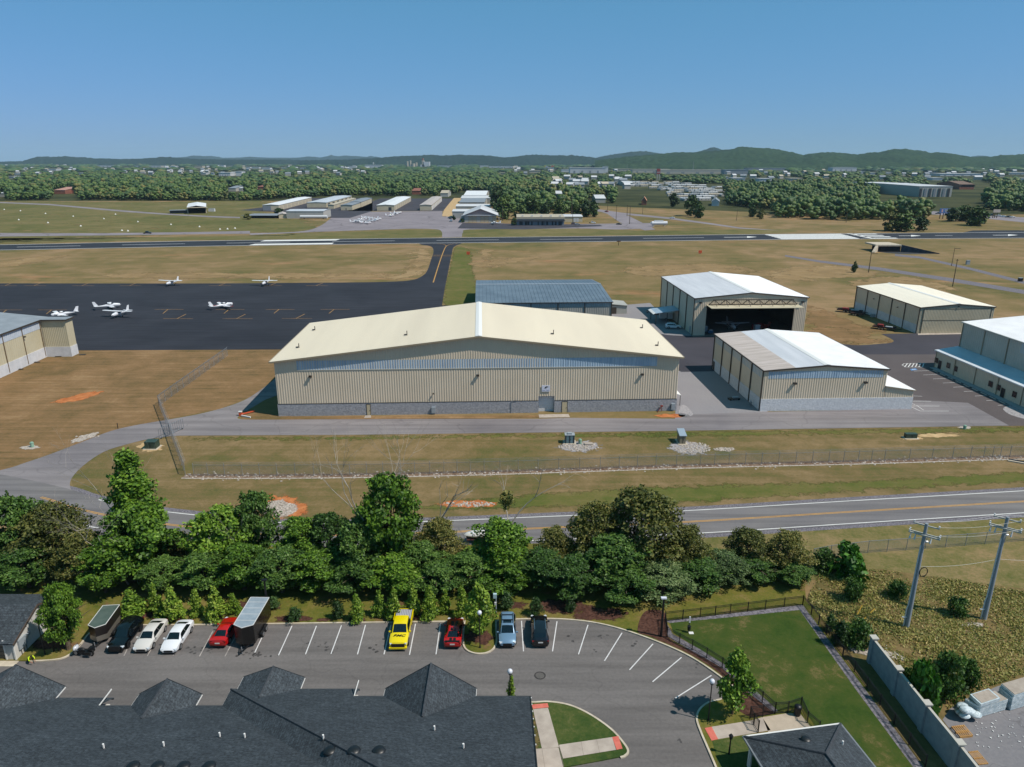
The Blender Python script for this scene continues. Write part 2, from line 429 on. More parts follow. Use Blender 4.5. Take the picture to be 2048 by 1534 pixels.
# apron, taxiway, hangar lanes
sheet('ramp', [(-500, 566.5, 'c'), (330, 567), (560, 566), (700, 565), (780, 563.5), (825, 560), (846, 551), (855, 540), (862, 520), (867, 503), (862, 493), (840, 488.5), (840, 482, 'c'), (935, 480, 'c'), (925, 486), (908, 494), (903, 510), (897, 540), (890, 575), (884, 611, 'c'), (950, 613, 'c'), (1290, 645, 'c'), (1290, 701, 'c'), (560, 699, 'c'), (-500, 704, 'c')], .03, m_dark)
sheet('service_lane', cc([(1222, 612), (1300, 606), (1335, 640), (1405, 672), (1322, 673), (1296, 650), (1222, 645)]), .035, m_gr)
sheet('hangar_lane', [(1290, 645, 'c'), (1322, 668), (1420, 671), (1600, 664, 'c'), (1690, 689), (1765, 687.5), (1786, 684), (1783, 678), (1762, 668, 'c'), (1832, 667, 'c'), (2300, 661, 'c'), (2300, 709, 'c'), (1700, 709, 'c'), (1425, 743, 'c'), (1362, 744, 'c'), (1300, 700, 'c')], .04, m_taxi)
sheet('side_car_park', cc([(1700, 708.5), (2300, 708), (2300, 850), (2016, 852), (1700, 850)]), .036, m_brown)
sheet('gravel_lane', cc([(1355, 742), (1427, 741), (1535, 823), (1535, 840), (1350, 842)]), .032, m_gr)
sheet('hangar_road', [(551, 757, 'c'), (520, 781), (490, 800), (450, 815), (400, 828), (340, 839), (270, 851), (220, 863), (160, 886), (100, 909), (50, 926), (0, 941), (-200, 985, 'c'), (-200, 1045, 'c'), (60, 1052, 'c'), (147, 1030, 'c'), (200, 1004, 'c'), (150, 986), (140, 968), (150, 948), (175, 925), (210, 903), (250, 890), (290, 880), (330, 874), (360, 871.5, 'c'), (700, 870, 'c'), (1348, 862, 'c'), (2018, 851.5, 'c'), (1936, 806, 'c'), (1822, 800, 'c'), (1800, 818, 'c'), (1540, 824, 'c'), (1375, 829, 'c'), (1362, 838, 'c'), (1140, 836, 'c'), (1074, 838, 'c'), (900, 838, 'c'), (600, 839, 'c'), (487, 839), (478, 832), (490, 824), (530, 800, 'c'), (557, 790, 'c'), (600, 757, 'c')], .044, m_old)
sheet('hangar_corner_gravel', [(1357, 829), (1362, 812), (1372, 812), (1386, 828), (1378, 833), (1362, 834)], .05, m_gravel)
sheet('bare_soil', [(480, 829), (492, 822), (560, 830), (620, 833), (1058, 831), (1060, 836), (700, 838.5), (500, 839.5), (484, 835)], .048, m_stripe)
sheet('gravel_corner', [(2010, 814), (2060, 806), (2120, 820), (2120, 850), (2048, 838), (2014, 826)], .05, m_gravel)
# old apron on the far side, its verges and lanes
sheet('far_apron', [(500, 466.5, 'c'), (600, 463), (640, 452), (662, 436, 'c'), (690, 424, 'c'), (885, 422, 'c'), (885, 433, 'c'), (930, 433, 'c'), (930, 446, 'c'), (1000, 446, 'c'), (1040, 450, 'c'), (1300, 446, 'c'), (1304, 455), (1240, 459), (1160, 457), (1060, 458, 'c'), (940, 459), (926, 465), (924, 474, 'c'), (884, 475, 'c'), (883, 463), (870, 458.5), (820, 457.5, 'c'), (640, 463.5, 'c'), (500, 470, 'c')], .045, m_oldap)
sheet('terminal_pavement', cc([(925, 446), (1200, 449.5), (1205, 452.5), (1050, 459), (915, 457)]), .06, m_taxi)
sheet('taxi_lane', [(-500, 480), (0, 466), (200, 466.5), (400, 464), (500, 462), (500, 467.5), (400, 468.5), (200, 471), (0, 473), (-500, 487)], .046, m_oldap, smooth=False)
sheet('perimeter_track', [(-300, 401), (0, 404), (100, 408), (250, 421), (330, 427), (420, 432), (480, 434), (480, 436.5), (420, 434.5), (330, 429.5), (250, 424), (100, 410.5), (0, 406), (-300, 403)], .05, m_oldap, smooth=False)
for i, q in enumerate([[(480, 420.5), (530, 414), (620, 396), (745, 396), (745, 422), (700, 436), (662, 436), (600, 426)], [(694, 422), (760, 397), (1000, 397), (886, 422)]]):
 sheet('hangar_row_lane', cc(q), .047, m_taxi)
sheet('dirt_yard', cc([(884, 432), (888, 420), (900, 405), (908, 396), (935, 396), (915, 420), (905, 434)]), .05, m_tan)
sheet('far_road', [(1180, 408), (1200, 419), (1250, 428), (1311, 459), (1290, 461), (1240, 445), (1215, 428), (1190, 420)], .05, m_oldap, smooth=False)
sheet('far_road', [(1195, 418), (1240, 425), (1340, 435), (1420, 446), (1480, 455), (1560, 461), (1480, 457.5), (1420, 449), (1340, 438.5), (1240, 428.5), (1195, 423)], .052, m_oldap, smooth=False)
sheet('far_road', [(1840, 421), (1940, 427), (2048, 435), (2300, 450), (2300, 464), (2048, 445), (1940, 434), (1840, 427)], .052, m_oldap, smooth=False)
m_worng = grass('worn_grass', [(.3, '#6b5b40'), (.5, '#86704f'), (.7, '#a08a68')], .03, .12, 1.0, (.4, .4, .2))
sheet('gravel_track', [(1570, 510), (1640, 521), (1760, 535), (1900, 556), (2048, 580), (2200, 600), (2200, 610), (2048, 588), (1900, 563), (1760, 541), (1640, 525), (1570, 513)], .03, m_gravd, smooth=False)
sheet('gravel_track', [(1790, 508), (1840, 513), (1940, 535), (2048, 562), (2200, 598), (2200, 604), (2048, 568), (1940, 540), (1840, 517), (1790, 512)], .034, m_gravd, smooth=False)
for k, q in enumerate([[(1255, 535), (1400, 528), (1470, 532), (1500, 545), (1330, 552), (1260, 548)],
          [(1500, 548), (1660, 530), (1760, 545), (1700, 556), (1560, 560)], [(1700, 566), (1790, 552), (1900, 570), (1860, 590), (1740, 580)],
          [(30, 520), (90, 511), (130, 512), (60, 528), (-20, 536)], [(230, 548), (390, 545), (700, 548), (840, 545), (850, 552), (600, 557), (240, 556)],
          [(830, 500), (862, 500), (858, 528), (840, 548), (800, 556), (770, 556), (815, 535)], [(965, 497), (985, 500), (980, 520), (962, 540), (958, 520)],
          [(950, 524), (1070, 513), (1080, 517), (1000, 530), (955, 534)], [(1610, 610), (1700, 640), (1780, 682), (1740, 687), (1660, 684), (1620, 660)]]):
 soft('worn_ground', q, .020 + .001 * k, m_worng if k not in (8,) else m_stripe, 5 if k < 8 else 4, .09)
# runway
near = [(-600, 511), (0, 500.5), (210, 496.5), (420, 492.5), (700, 488.8), (820, 487), (1200, 483.5), (1600, 479), (2048, 476.3), (2700, 472)]
far = [(-600, 499), (0, 489.5), (210, 485.3), (420, 481.5), (700, 477.7), (820, 476.3), (1200, 472.4), (1600, 467.8), (2048, 464.5), (2700, 460)]
NE, FE = smooth_px(gp(near), False, 8), smooth_px(gp(far), False, 8)
runway = MB().poly(flat(NE + FE[::-1], .06)).build('runway', m_run); tag(runway, kind='structure')
def on_run(px, t):        # point on the runway below photo column px, t = 0 near edge .. 1 far edge
 def at(L):
  for i in range(len(L) - 1):
   a, b = PX((L[i].x, L[i].y, 0)), PX((L[i+1].x, L[i+1].y, 0))
   if a[0] <= px <= b[0]:
    k = (px - a[0]) / (b[0] - a[0]); return L[i].lerp(L[i+1], k)
  return L[-1]
 return at(NE).lerp(at(FE), t)
def run_mark(mb, x0, x1, t, w, skew=0):
 n = max(2, int(abs(x1 - x0) / 40))
 ribbon(mb, [on_run(x0 + (x1 - x0) * i / n, t) for i in range(n + 1)], w, .075)
mb = MB(); run_mark(mb, -300, 2400, .025, 1.1); mb.build('edge_marking', m_white, runway)
mb = MB(); run_mark(mb, -300, 2400, .975, 1.1); mb.build('edge_marking', m_white, runway)
for a, b in ((34, 161), (244, 370), (453, 580), (664, 790), (873, 998), (1080, 1205), (1286, 1408), (1870, 1905)):
 mb = MB(); run_mark(mb, a, b, .5, .95); mb.build('centre_marking', m_white, runway)
def run_block(px0n, px1n, px0f, px1f, t0, t1):
 a, b = on_run(px0n, t0), on_run(px1n, t0); c, d = on_run(px1f, t1), on_run(px0f, t1)
 return MB().poly(flat([a, b, c, d], .082)).build('block_marking', m_whiteb, runway)
run_block(497, 664, 510, 668, .08, .29); run_block(520, 672, 530, 680, .72, .93)
# threshold stripes, bar and arrows at the right hand end
for i in range(6):
 t0 = .06 + i * .15; sh = -44 * t0
 if i in (0, 1, 2, 3, 4, 5):
  t1 = t0 + .12
  run_block(1566 - 40 * t0, 1722 - 44 * t0, 1566 - 40 * t1, 1722 - 44 * t1, t0, t1)
run_block(1742, 1752, 1694, 1704, .04, .96)
for t in (.06, .3, .55, .8): run_block(1800 - 55 * t, 1778 - 60 * t - 20, 1800 - 55 * (t + .1), 1758 - 60 * t - 20, t, t + .11)
for a, b in ((1448, 1512), (1798, 1840), (1986, 2034)):
 mb = MB(); run_mark(mb, a, b - 18, .5, 1.6)
 p0, p1 = on_run(b - 18, .36), on_run(b - 18, .64); mb.poly([(p0.x, p0.y, .0755), (on_run(b + 2, .5).x, on_run(b + 2, .5).y, .0755), (p1.x, p1.y, .0755)])
 mb.build('arrow_marking', m_whiteb, runway)
sheet('runway_shoulder', [(1925, 465.5), (1945, 461), (2048, 460.8), (2300, 460), (2300, 464), (2048, 465.8)], .05, m_run, smooth=False)
# taxiway lines and tie-down marks
mk = MB()
ribbon(mk, smooth_px(gp([(866.5, 565), (880, 522), (889, 498), (893, 492)]), False, 4), .5, .04)
ribbon(mk, smooth_px(gp([(893, 492), (888, 489), (875, 487.5)]), False, 4), .4, .041)
ribbon(mk, smooth_px(gp([(893, 492), (900, 489), (915, 487)]), False, 4), .4, .042)
tag(mk.build('taxiway_line', m_yel), kind='structure')
mk = MB(); line(mk, (866, 510.5), (905, 510.5), .7, .043); line(mk, (866, 513), (905, 513), .25, .043)
tag(mk.build('hold_line', m_yel), kind='structure')
ties = []
for x in (12, 70, 166, 261, 440, 541, 634): ties.append((x, 571.5, 22, 12, -5.5))
for x in (15, 105, 338, 460, 560, 670): ties.append((x, 619 if x > 200 else 620, 29, -12, 8))
for x in (356, 475, 594): ties.append((x, 637.5 if x < 500 else 637, 30, 16, -9))
for (x, y, hw, dx, dy) in ties:
 mk = MB(); line(mk, (x - hw, y), (x + hw, y), .3, .04); line(mk, (x - 2, y), (x + dx, y + dy), .34, .045)
 tag(mk.build('tie_down_marking', m_tie), kind='structure')
# fence line strip, dirt and stone patches
fl = smooth_px(gp([(368, 952), (520, 952.5), (700, 951), (860, 948), (1000, 944.5), (1200, 938), (1400, 931.5), (1716, 924), (1940, 917), (2048, 914), (2300, 905)]), False, 5)
mb = MB(); ribbon(mb, fl, 1.5, .03); tag(mb.build('fence_strip', M('strip_soil', '#5a4638', .95, c2='#83705e', s=1.2, bmp=.6, spec=.1)), kind='structure')
mb = MB(); ribbon(mb, fl, .35, .034, -.9); tag(mb.build('fence_gravel', m_rock), kind='structure')
def patch(name, cx, cy, hw, hh, z, mat, seed=1, rough=.18, n=28, tilt=0):
 r = random.Random(seed); pts = []
 for i in range(n):
  t = 2 * pi * i / n; k = 1 + r.uniform(-rough, rough)
  x, y = cos(t) * hw * k, sin(t) * hh * k
  pts.append((cx + x, cy + y + x * tilt))
 m = mpp(G(cx, cy).y); return soft(name, pts, z, mat, max(.4, min(hh * m * 1.2, hw * m * .35)), .8)
patch('soil_patch', 937, 1008, 62, 7.5, .03, m_soil, 3)
patch('soil_patch', 157, 795, 52, 6, .03, m_soil, 4, tilt=-.22)
patch('soil_rim', 562, 1014, 50, 24, .03, m_soil, 5)
patch('stone_patch', 558, 1018, 37, 17, .036, m_rock, 6)
patch('gravel_patch', 1157, 893, 45, 11, .03, m_gravel, 8)
patch('gravel_patch', 1375, 896, 40, 14, .03, m_gravel, 9, tilt=.1)
patch('gravel_patch', 1448, 899, 22, 4, .03, m_rock, 10)
patch('gravel_patch', 1824, 877, 24, 4, .03, m_tan, 11)
patch('gravel_patch', 1875, 871, 45, 4, .028, m_tan, 12)
patch('gravel_patch', 300, 894, 26, 11, .03, m_tan, 13)
patch('gravel_patch', 60, 895, 22, 4, .03, m_rock, 14, tilt=-.06)
patch('gravel_patch', 170, 875, 30, 5, .05, m_rock, 15, tilt=-.35)
patch('soil_patch', 1930, 855, 14, 3, .03, m_rock, 16)
patch('soil_patch', 1340, 832, 30, 4, .05, m_soil, 17)
# the road past the airfield
ctr = smooth_px(gp([(-200, 955), (-60, 965), (82, 995), (147, 1016), (250, 1038), (350, 1051), (450, 1062), (559, 1070), (700, 1071), (836, 1067), (975, 1061.5), (1100, 1056), (1379, 1044), (1720, 1023), (2048, 1003.3), (2500, 975)]), False, 8)
mb = MB(); ribbon(mb, ctr, 9.2, .02); tag(mb.build('road_shoulder', m_gravd), kind='structure')
mb = MB(); ribbon(mb, ctr, 7.4, .05); road = mb.build('road', m_road); tag(road, kind='structure')
cut = [p for p in ctr if PX((p.x, p.y, 0))[0] > 148]
cut2 = [p for p in ctr if PX((p.x, p.y, 0))[0] > 80]
mb = MB(); ribbon(mb, cut, .16, .056, 3.35); mb.build('edge_line', m_whiteb, road)
mb = MB(); ribbon(mb, ctr, .16, .056, -3.35); mb.build('edge_line', m_whiteb, road)
for o in (-.14, .14):
 mb = MB(); ribbon(mb, cut2, .13, .057, o); mb.build('centre_line', M('road_yellow', '#c3923f', .7, c2='#b08236', s=1), road)
# ---------- car park side ----------
sheet('car_park', cc([(-900, 1216), (1500, 1200), (1560, 1400), (1560, 1900), (-900, 1900)]), .02, m_lot)
kerb_a = [(60, 1323), (100, 1321), (125, 1317), (143, 1307), (160, 1290), (178, 1268), (200, 1254), (240, 1251), (400, 1250), (700, 1246), (900, 1243.5), (931, 1243, 'c'), (928.5, 1262), (928, 1288), (935, 1301), (952, 1307.5), (972, 1306.5), (986, 1298), (992, 1283), (991, 1262), (991, 1243, 'c'), (1010, 1240), (1100, 1238), (1170, 1243), (1230, 1255), (1300, 1278), (1360, 1303), (1400, 1325), (1447, 1358), (1476, 1384), (1462, 1396), (1440, 1402), (1417, 1408), (1400, 1422), (1395, 1440), (1403, 1465), (1418, 1500), (1437, 1545), (1475, 1640, 'c')]
KA = smooth_px(gp(kerb_a), False, 6)
back_a = gp([(1900, 1640), (1740, 1330), (1612, 1205), (1605, 1120), (1380, 1092), (1100, 1088), (700, 1096), (300, 1092), (-300, 1092), (-300, 1323), (20, 1323)])
LZ = .13
tag(MB().prism([(p[0], p[1]) for p in KA] + [(p[0], p[1]) for p in back_a], -.05, LZ).build('lawn', m_lawn), kind='structure')
mb = MB()
L1, L2 = offset_line(KA, .02), offset_line(KA, -.16)
for i in range(len(KA) - 1):
 for (q0, q1, q2, q3, z0, z1) in ((L1[i], L1[i+1], L2[i+1], L2[i], LZ+.02, LZ+.02), (L2[i], L2[i+1], L2[i+1], L2[i], 0, 1)):
  if z1 == 1 and z0 == 0: mb.quad((q0.x, q0.y, 0), (q1.x, q1.y, 0), (q2.x, q2.y, LZ+.02), (q3.x, q3.y, LZ+.02))
  else: mb.quad((q3.x, q3.y, z0), (q2.x, q2.y, z0), (q1.x, q1.y, z0), (q0.x, q0.y, z0))
tag(mb.build('kerb', m_kerb), kind='structure')
# bays
for i, (a, b) in enumerate([((183, 1308), (207, 1262)), ((248, 1312), (268, 1270)), ((295, 1312), (322, 1262)), (((346), 1312), (389, 1250)), ((399, 1313), (426, 1262)), ((450, 1313), (470, 1275)), ((507, 1311), (535, 1252)), ((557, 1311), (584, 1252)), ((611, 1309), (633, 1252)), ((662, 1308), (683, 1251)), ((715, 1309), (731, 1250)), ((768, 1309), (782, 1250)), ((819, 1310), (831, 1248)), ((872, 1309), (881, 1247)),
              ((1047, 1303), (1043, 1242)), ((1105, 1303), (1114, 1243)), ((1157, 1309), (1176, 1250)), ((1209, 1322), (1244, 1266)), ((1259, 1340), (1306, 1288)), ((1305, 1364), (1363, 1315)), ((1350, 1397), (1423, 1351))]):
 if isinstance(a[0], tuple): continue
 mb = MB(); line(mb, a, b, .11, .026)
 tag(mb.build('bay_line', m_white if i > 5 else m_worn), kind='structure')
# oil drips, patches, manhole and drain
m_oil = M('oil_stain', '#2b2928', .6, c2='#4f4b4a', s=3)
r = random.Random(5)
mb = MB()
for cx_, cy_, n_, sp in ((400, 1300, 16, 30), (515, 1309, 26, 26), (640, 1285, 8, 25), (665, 1300, 7, 15), (1205, 1270, 6, 8), (1190, 1300, 3, 6), (1270, 1287, 4, 6), (1390, 1330, 3, 5), (1362, 1482, 3, 5), (750, 1300, 5, 12), (250, 1303, 6, 12), (1140, 1275, 3, 8)):
 for k in range(n_):
  p = G(cx_ + r.gauss(0, sp * .7), cy_ + r.gauss(0, 4)); a = r.uniform(.05, .22)
  q = [(p.x + cos(t) * a * r.uniform(.6, 1.3), p.y + sin(t) * a * r.uniform(.5, 1.1)) for t in [2*pi*j/9 for j in range(9)]]
  mb.poly(flat(q, .0235 + .0002 * k))
tag(mb.build('oil_stains', m_oil), kind='stuff', label='dark oil drips on the car park asphalt')
p = G(1080, 1351.5)
t = thing('manhole_cover', 'round iron manhole cover in the open car park asphalt', 'manhole', (p.x, p.y, .022))
MB().cyl((0, 0), .42, 0, .012, 24).build('lid', M('iron_lid', '#4a4744', .7, c2='#5c5854', s=8), t)
mb = MB()
for k in range(32):
 a0, a1 = 2*pi*k/32, 2*pi*(k+1)/32
 mb.quad((.46*cos(a0), .46*sin(a0), .02), (.58*cos(a0), .58*sin(a0), .02), (.58*cos(a1), .58*sin(a1), .02), (.46*cos(a1), .46*sin(a1), .02))
mb.build('rim', M('iron_rim', '#2e2c2b', .8), t)
# raised corner island with paths
isl = smooth_px(gp([(1000, 1408, 'c'), (1064, 1407.5), (1100, 1406.5), (1140, 1413.5), (1180, 1432), (1220, 1460), (1243, 1485), (1254, 1502), (1250, 1511), (1232, 1517), (1130, 1536, 'c'), (1000, 1570, 'c')]), True, 6)
tag(MB().prism([(p.x, p.y) for p in isl], -.05, LZ).build('island_lawn', m_rich), kind='structure')
K = isl[:-8]; mb = MB(); L1, L2 = offset_line(K, -.02), offset_line(K, .17)
for i in range(len(K) - 1):
 mb.quad((L1[i].x, L1[i].y, LZ+.02), (L1[i+1].x, L1[i+1].y, LZ+.02), (L2[i+1].x, L2[i+1].y, LZ+.02), (L2[i].x, L2[i].y, LZ+.02))
 mb.quad((L2[i].x, L2[i].y, LZ+.02), (L2[i+1].x, L2[i+1].y, LZ+.02), (L2[i+1].x, L2[i+1].y, 0), (L2[i].x, L2[i].y, 0))
tag(mb.build('kerb', m_kerb), kind='structure')
def slab(name, px, mat, z=LZ + .025): return sheet(name, cc(px), z, mat)
m_joint = M('path_joint', '#7d746a', .9)
slab('path', [(1066, 1421), (1096, 1418), (1118, 1497), (1084, 1501)], m_conc)
slab('path', [(1067, 1501), (1117, 1498), (1127, 1540), (1071, 1542)], m_conc, LZ + .03)
slab('path', [(1118, 1492.5), (1224, 1477), (1232, 1502.5), (1126, 1520)], m_conc, LZ + .034)
slab('tactile_paving', [(1063, 1412), (1095, 1409), (1097.5, 1417.5), (1066, 1420.5)], m_redp, LZ + .04)
slab('tactile_paving', [(1224, 1477), (1236.5, 1475), (1245, 1500), (1233, 1502.5)], m_redp, LZ + .04)
for a, b in (((1162, 1486), (1167, 1513)), ((1193, 1481.5), (1199, 1508)), ((1068, 1500.5), (1117, 1498)), ((1084, 1501), (1090, 1540)), ((1118, 1493), (1128, 1540))):
 mb = MB(); line(mb, a, b, .03, LZ + .038); tag(mb.build('path_joint', m_joint), kind='structure')
soft('worn_grass', [(1064, 1424), (1067, 1424), (1080, 1480), (1081, 1499), (1068, 1499)], LZ + .006, m_weedg, .5, 1.5)
# dog park
sheet('border_gravel', cc([(1331, 1243), (1400, 1236.5), (1460, 1229), (1603, 1212), (1607, 1214), (1720, 1368), (1850, 1542), (1834, 1548), (1708, 1378), (1599, 1223), (1460, 1237), (1340, 1249)]), LZ + .012, m_gravd)
sheet('border_gravel', [(1331, 1244), (1345, 1270), (1384, 1292), (1420, 1312), (1447, 1330), (1532, 1402), (1556, 1424), (1548, 1428), (1500, 1390), (1444, 1338), (1380, 1302), (1336, 1276)], LZ + .014, m_gravd, smooth=False)
sheet('park_lawn', cc([(1340, 1248), (1460, 1236.5), (1599, 1222), (1708, 1377), (1834, 1548), (1640, 1560), (1636, 1462), (1603, 1416), (1556, 1424), (1532, 1402), (1447, 1330), (1384, 1291), (1347, 1268)]), LZ + .02, m_dog)
sheet('mulch_bed', [(1290, 1225), (1330, 1228), (1336, 1276), (1380, 1302), (1444, 1338), (1500, 1390), (1470, 1384), (1440, 1350), (1396, 1320), (1356, 1299), (1300, 1275), (1275, 1264)], LZ + .008, m_mulch)
sheet('mulch_bed', [(1455, 1392), (1490, 1385), (1520, 1398), (1548, 1427), (1525, 1433), (1500, 1436), (1462, 1412)], LZ + .009, m_mulch)
for i, (x, y, w, h) in enumerate(((585, 1240, 40, 7), (650, 1242, 22, 4), (715, 1240, 20, 6), (958, 1275, 30, 14), (1120, 1215, 70, 14), (320, 1232, 45, 8), (430, 1238, 25, 4), (100, 1290, 45, 12), (820, 1236, 30, 6), (500, 1215, 80, 12), (1030, 1212, 26, 8), (1200, 1230, 60, 14))):
 patch('mulch_bed', x, y, w, h, LZ + .003 + i * .0004, m_mulch, 30 + i)
slab('path', [(1423, 1456), (1500, 1444), (1524, 1437), (1541, 1463), (1436, 1481)], m_conc)
slab('patio', [(1524.5, 1437), (1574, 1429), (1600, 1430), (1640, 1480), (1545, 1490)], M('patio_concrete', '#9c9080', .9, c2='#ada08f', s=.8))
slab('tactile_paving', [(1409, 1459), (1423, 1456), (1436, 1481), (1423, 1484)], m_redp, LZ + .03)
slab('rich_grass', [(1424, 1484), (1490, 1473), (1515, 1530), (1520, 1640), (1476, 1640), (1440, 1545)], m_rich, LZ + .01)
# weed field and the concrete yard
sheet('weed_field', cc([(1612, 1206), (1640, 1150), (1760, 1138), (1900, 1158), (2048, 1178), (2400, 1240), (2400, 1420), (2048, 1420), (1920, 1480), (1960, 1640), (1900, 1640), (1740, 1330)]), .03, m_weedg)
sheet('yard', cc([(1885, 1440), (1904, 1412), (1935, 1400), (1990, 1375), (2048, 1355), (2400, 1290), (2400, 1800), (2080, 1800), (1930, 1500)]), .045, m_yard)
sheet('bare_verge', [(1640, 1240), (1668, 1262), (1700, 1300), (1740, 1318), (1745, 1330), (1800, 1410), (1930, 1600), (1850, 1560), (1730, 1375), (1640, 1250)], LZ + .01, m_weedg, smooth=False)
patch('stone_patch', 1715, 1300, 22, 9, LZ + .03, m_rock, 41, tilt=.4)
patch('stone_patch', 1790, 1312, 24, 8, .05, m_rock, 42, tilt=.3)
patch('stone_patch', 1946, 1250, 26, 5, .05, m_rock, 43)
# marks in the side car park
mm = MB()
for i in range(9):
 x0, y0, x1, y1 = 1836 + i * 18.2 + i * i * .35, 742.5 + i * 7.6 + i * i * .12, 1868 + i * 17.6 + i * i * .38, 741 + i * 7.5 + i * i * .12
 m1 = MB(); line(m1, (x0 - 8, y0), (x1, y1), .12, .05); tag(m1.build('bay_line', m_white), kind='structure')
for a, b in (((1821, 792), (1844, 793)), ((1820, 802.5), (1862, 803)), ((1825, 812.3), (1879, 812.5)), ((1840, 822.5), (1897, 822.5)), ((1818, 804), (1830, 810)), ((1818, 811.5), (1840, 822.5)), ((1833, 811), (1847, 820.5))):
 m1 = MB(); line(m1, a, b, .12, .052); tag(m1.build('bay_line', m_whiteb), kind='structure')
hm = MB()
line(hm, (1808, 727.5), (1852, 726.5), .14, .052); line(hm, (1812, 734.5), (1850, 734.5), .14, .052); line(hm, (1804, 730.5), (1808, 727.5), .14, .052); line(hm, (1804, 730.5), (1812, 734.5), .14, .052)
for k in range(6): line(hm, (1815 + k * 6.5, 727.2), (1809 + k * 7.2, 734.3), .2, .053)
tag(hm.build('hatched_marking', m_whiteb), kind='structure')
acc = MB().poly(flat([Vector(q[:2]) for q in gp([(1820, 738.5), (1831, 737), (1835, 740), (1823, 741.5)])], .053)).build('access_symbol_panel', M('access_blue', '#4f7fb0', .7)); tag(acc, kind='structure')
c0 = G(1827.3, 739.3); mb = MB()
for k in range(10):
 a0, a1 = pi * .9 + k * pi * 1.3 / 10, pi * .9 + (k + 1) * pi * 1.3 / 10
 mb.quad(*[(c0.x + q * cos(a), c0.y + q * sin(a), .056) for q, a in ((.3, a0), (.42, a0), (.42, a1), (.3, a1))])
mb.poly([(c0.x - .1, c0.y - .02, .057), (c0.x + .02, c0.y - .02, .057), (c0.x + .02, c0.y + .5, .057), (c0.x - .1, c0.y + .5, .057)])
mb.poly([(c0.x, c0.y - .02, .058), (c0.x + .35, c0.y - .02, .058), (c0.x + .35, c0.y + .1, .058), (c0.x, c0.y + .1, .058)])
mb.build('access_symbol', m_whiteb, acc)
# ================= hangars =================
ANG = radians(2.43)
def corr_mat(name, c, c2, r=.5, m=0.): return M(name, c, r, m, c2=c2, s=.15, lo=.3, hi=.7)
m_wall = M('tan_cladding', '#c6b8a2', .55, c2='#cdbfa9', s=.2, spec=.4)
m_wallb = M('bright_tan_cladding', '#b5ab92', .55, c2='#beb49b', s=.2, spec=.4)
m_wallg = M('grey_cladding', '#9a9992', .5, c2='#a6a59d', s=.2, spec=.4)
m_trim = M('dark_trim', '#3d362e', .5)
m_tantrim = M('tan_trim', '#8c806a', .5)
m_cream = M('cream_roof', '#d6ccb6', .5, c2='#cdc3ae', s=.12, stretch=(1, .08, 1), spec=.3)
m_cream2 = M('pale_cream_roof', '#ddd8c8', .5, c2='#d2cdbd', s=.12, stretch=(1, .08, 1), spec=.3)
m_wroof = M('white_roof', '#dedfdf', .45, c2='#d3d4d5', s=.3, spec=.3)
m_silver = M('silver_roof', '#c0c4c9', .45, .0, c2='#b2b7bd', s=.5, stretch=(1, .1, 1), spec=.4)
m_pink = M('weathered_roof', '#b9b0ab', .6, .0, c2='#a0978f', s=.9, stretch=(.12, 1.6, 1), spec=.3)
m_greyroof = M('slate_metal_roof', '#65717c', .42, .25, c2='#73808b', s=.2, spec=.5)
m_blueroof = M('bluegrey_roof', '#8ea3b5', .4, .1, c2='#9fb1c0', s=.3)
m_ridgew = M('ridge_cap_white', '#dcdcd8', .45)
m_strip = M('translucent_panel', '#8aa3ba', .35, c2='#a8bccb', s=1.6, stretch=(1, 1, .1), spec=.5)
m_stripw = M('translucent_panel_pale', '#9aa7ab', .35, c2='#aab6ba', s=1.2, stretch=(1, 1, .1))
m_door = M('door_tan', '#b5a98c', .5)
m_roll = M('roller_white', '#cfd0d1', .5)
m_lampd = M('wall_lamp_dark', '#2f2a26', .5)
m_box = M('electrical_grey', '#8f989e', .5)
m_inside = M('hangar_interior', '#4a4742', .8, c2='#38352f', s=.4)
m_floor = M('hangar_floor', '#807c75', .5, c2='#6e6a64', s=.4)
def block_mat(name, c, c2, s=1.0):
 mt, n, l, p = nt(name)
 vec = mapping(n, l)
 a = noi(n, l, vec, 2.6 * s, 4, .7); l.new(ramp(n, l, a, [(.35, c), (.65, c2)]), p.inputs['Base Color'])
 tc = n.new("ShaderNodeTexCoord"); sx = n.new("ShaderNodeSeparateXYZ"); cb = n.new("ShaderNodeCombineXYZ")
 l.new(tc.outputs['Object'], sx.inputs[0])
 l.new(math_(n, l, 'ADD', sx.outputs[0], sx.outputs[1]), cb.inputs[0]); l.new(sx.outputs[2], cb.inputs[1])
 br = n.new("ShaderNodeTexBrick"); br.inputs['Scale'].default_value = 1; br.inputs['Brick Width'].default_value = .4; br.inputs['Row Height'].default_value = .2
 br.inputs['Mortar Size'].default_value = .008
 l.new(cb.outputs[0], br.inputs['Vector'])
 b1 = n.new("ShaderNodeBump"); b1.inputs['Strength'].default_value = .5; b1.inputs['Distance'].default_value = .02; l.new(br.outputs['Fac'], b1.inputs['Height']); b1.invert = True
 b2 = n.new("ShaderNodeBump"); b2.inputs['Strength'].default_value = .9; b2.inputs['Distance'].default_value = .08
 l.new(noi(n, l, vec, 4.0 * s, 3, .6), b2.inputs['Height']); l.new(b1.outputs[0], b2.inputs['Normal']); l.new(b2.outputs[0], p.inputs['Normal'])
 p.inputs['Roughness'].default_value = .9
 return mt
m_block = block_mat('split_face_block', '#85878c', '#a3a4a8')
m_blockw = block_mat('white_block', '#b9bcc0', '#d0d2d4')
m_whitebase = M('white_base', '#b6b8bb', .8, c2='#c6c7c9', s=.6)
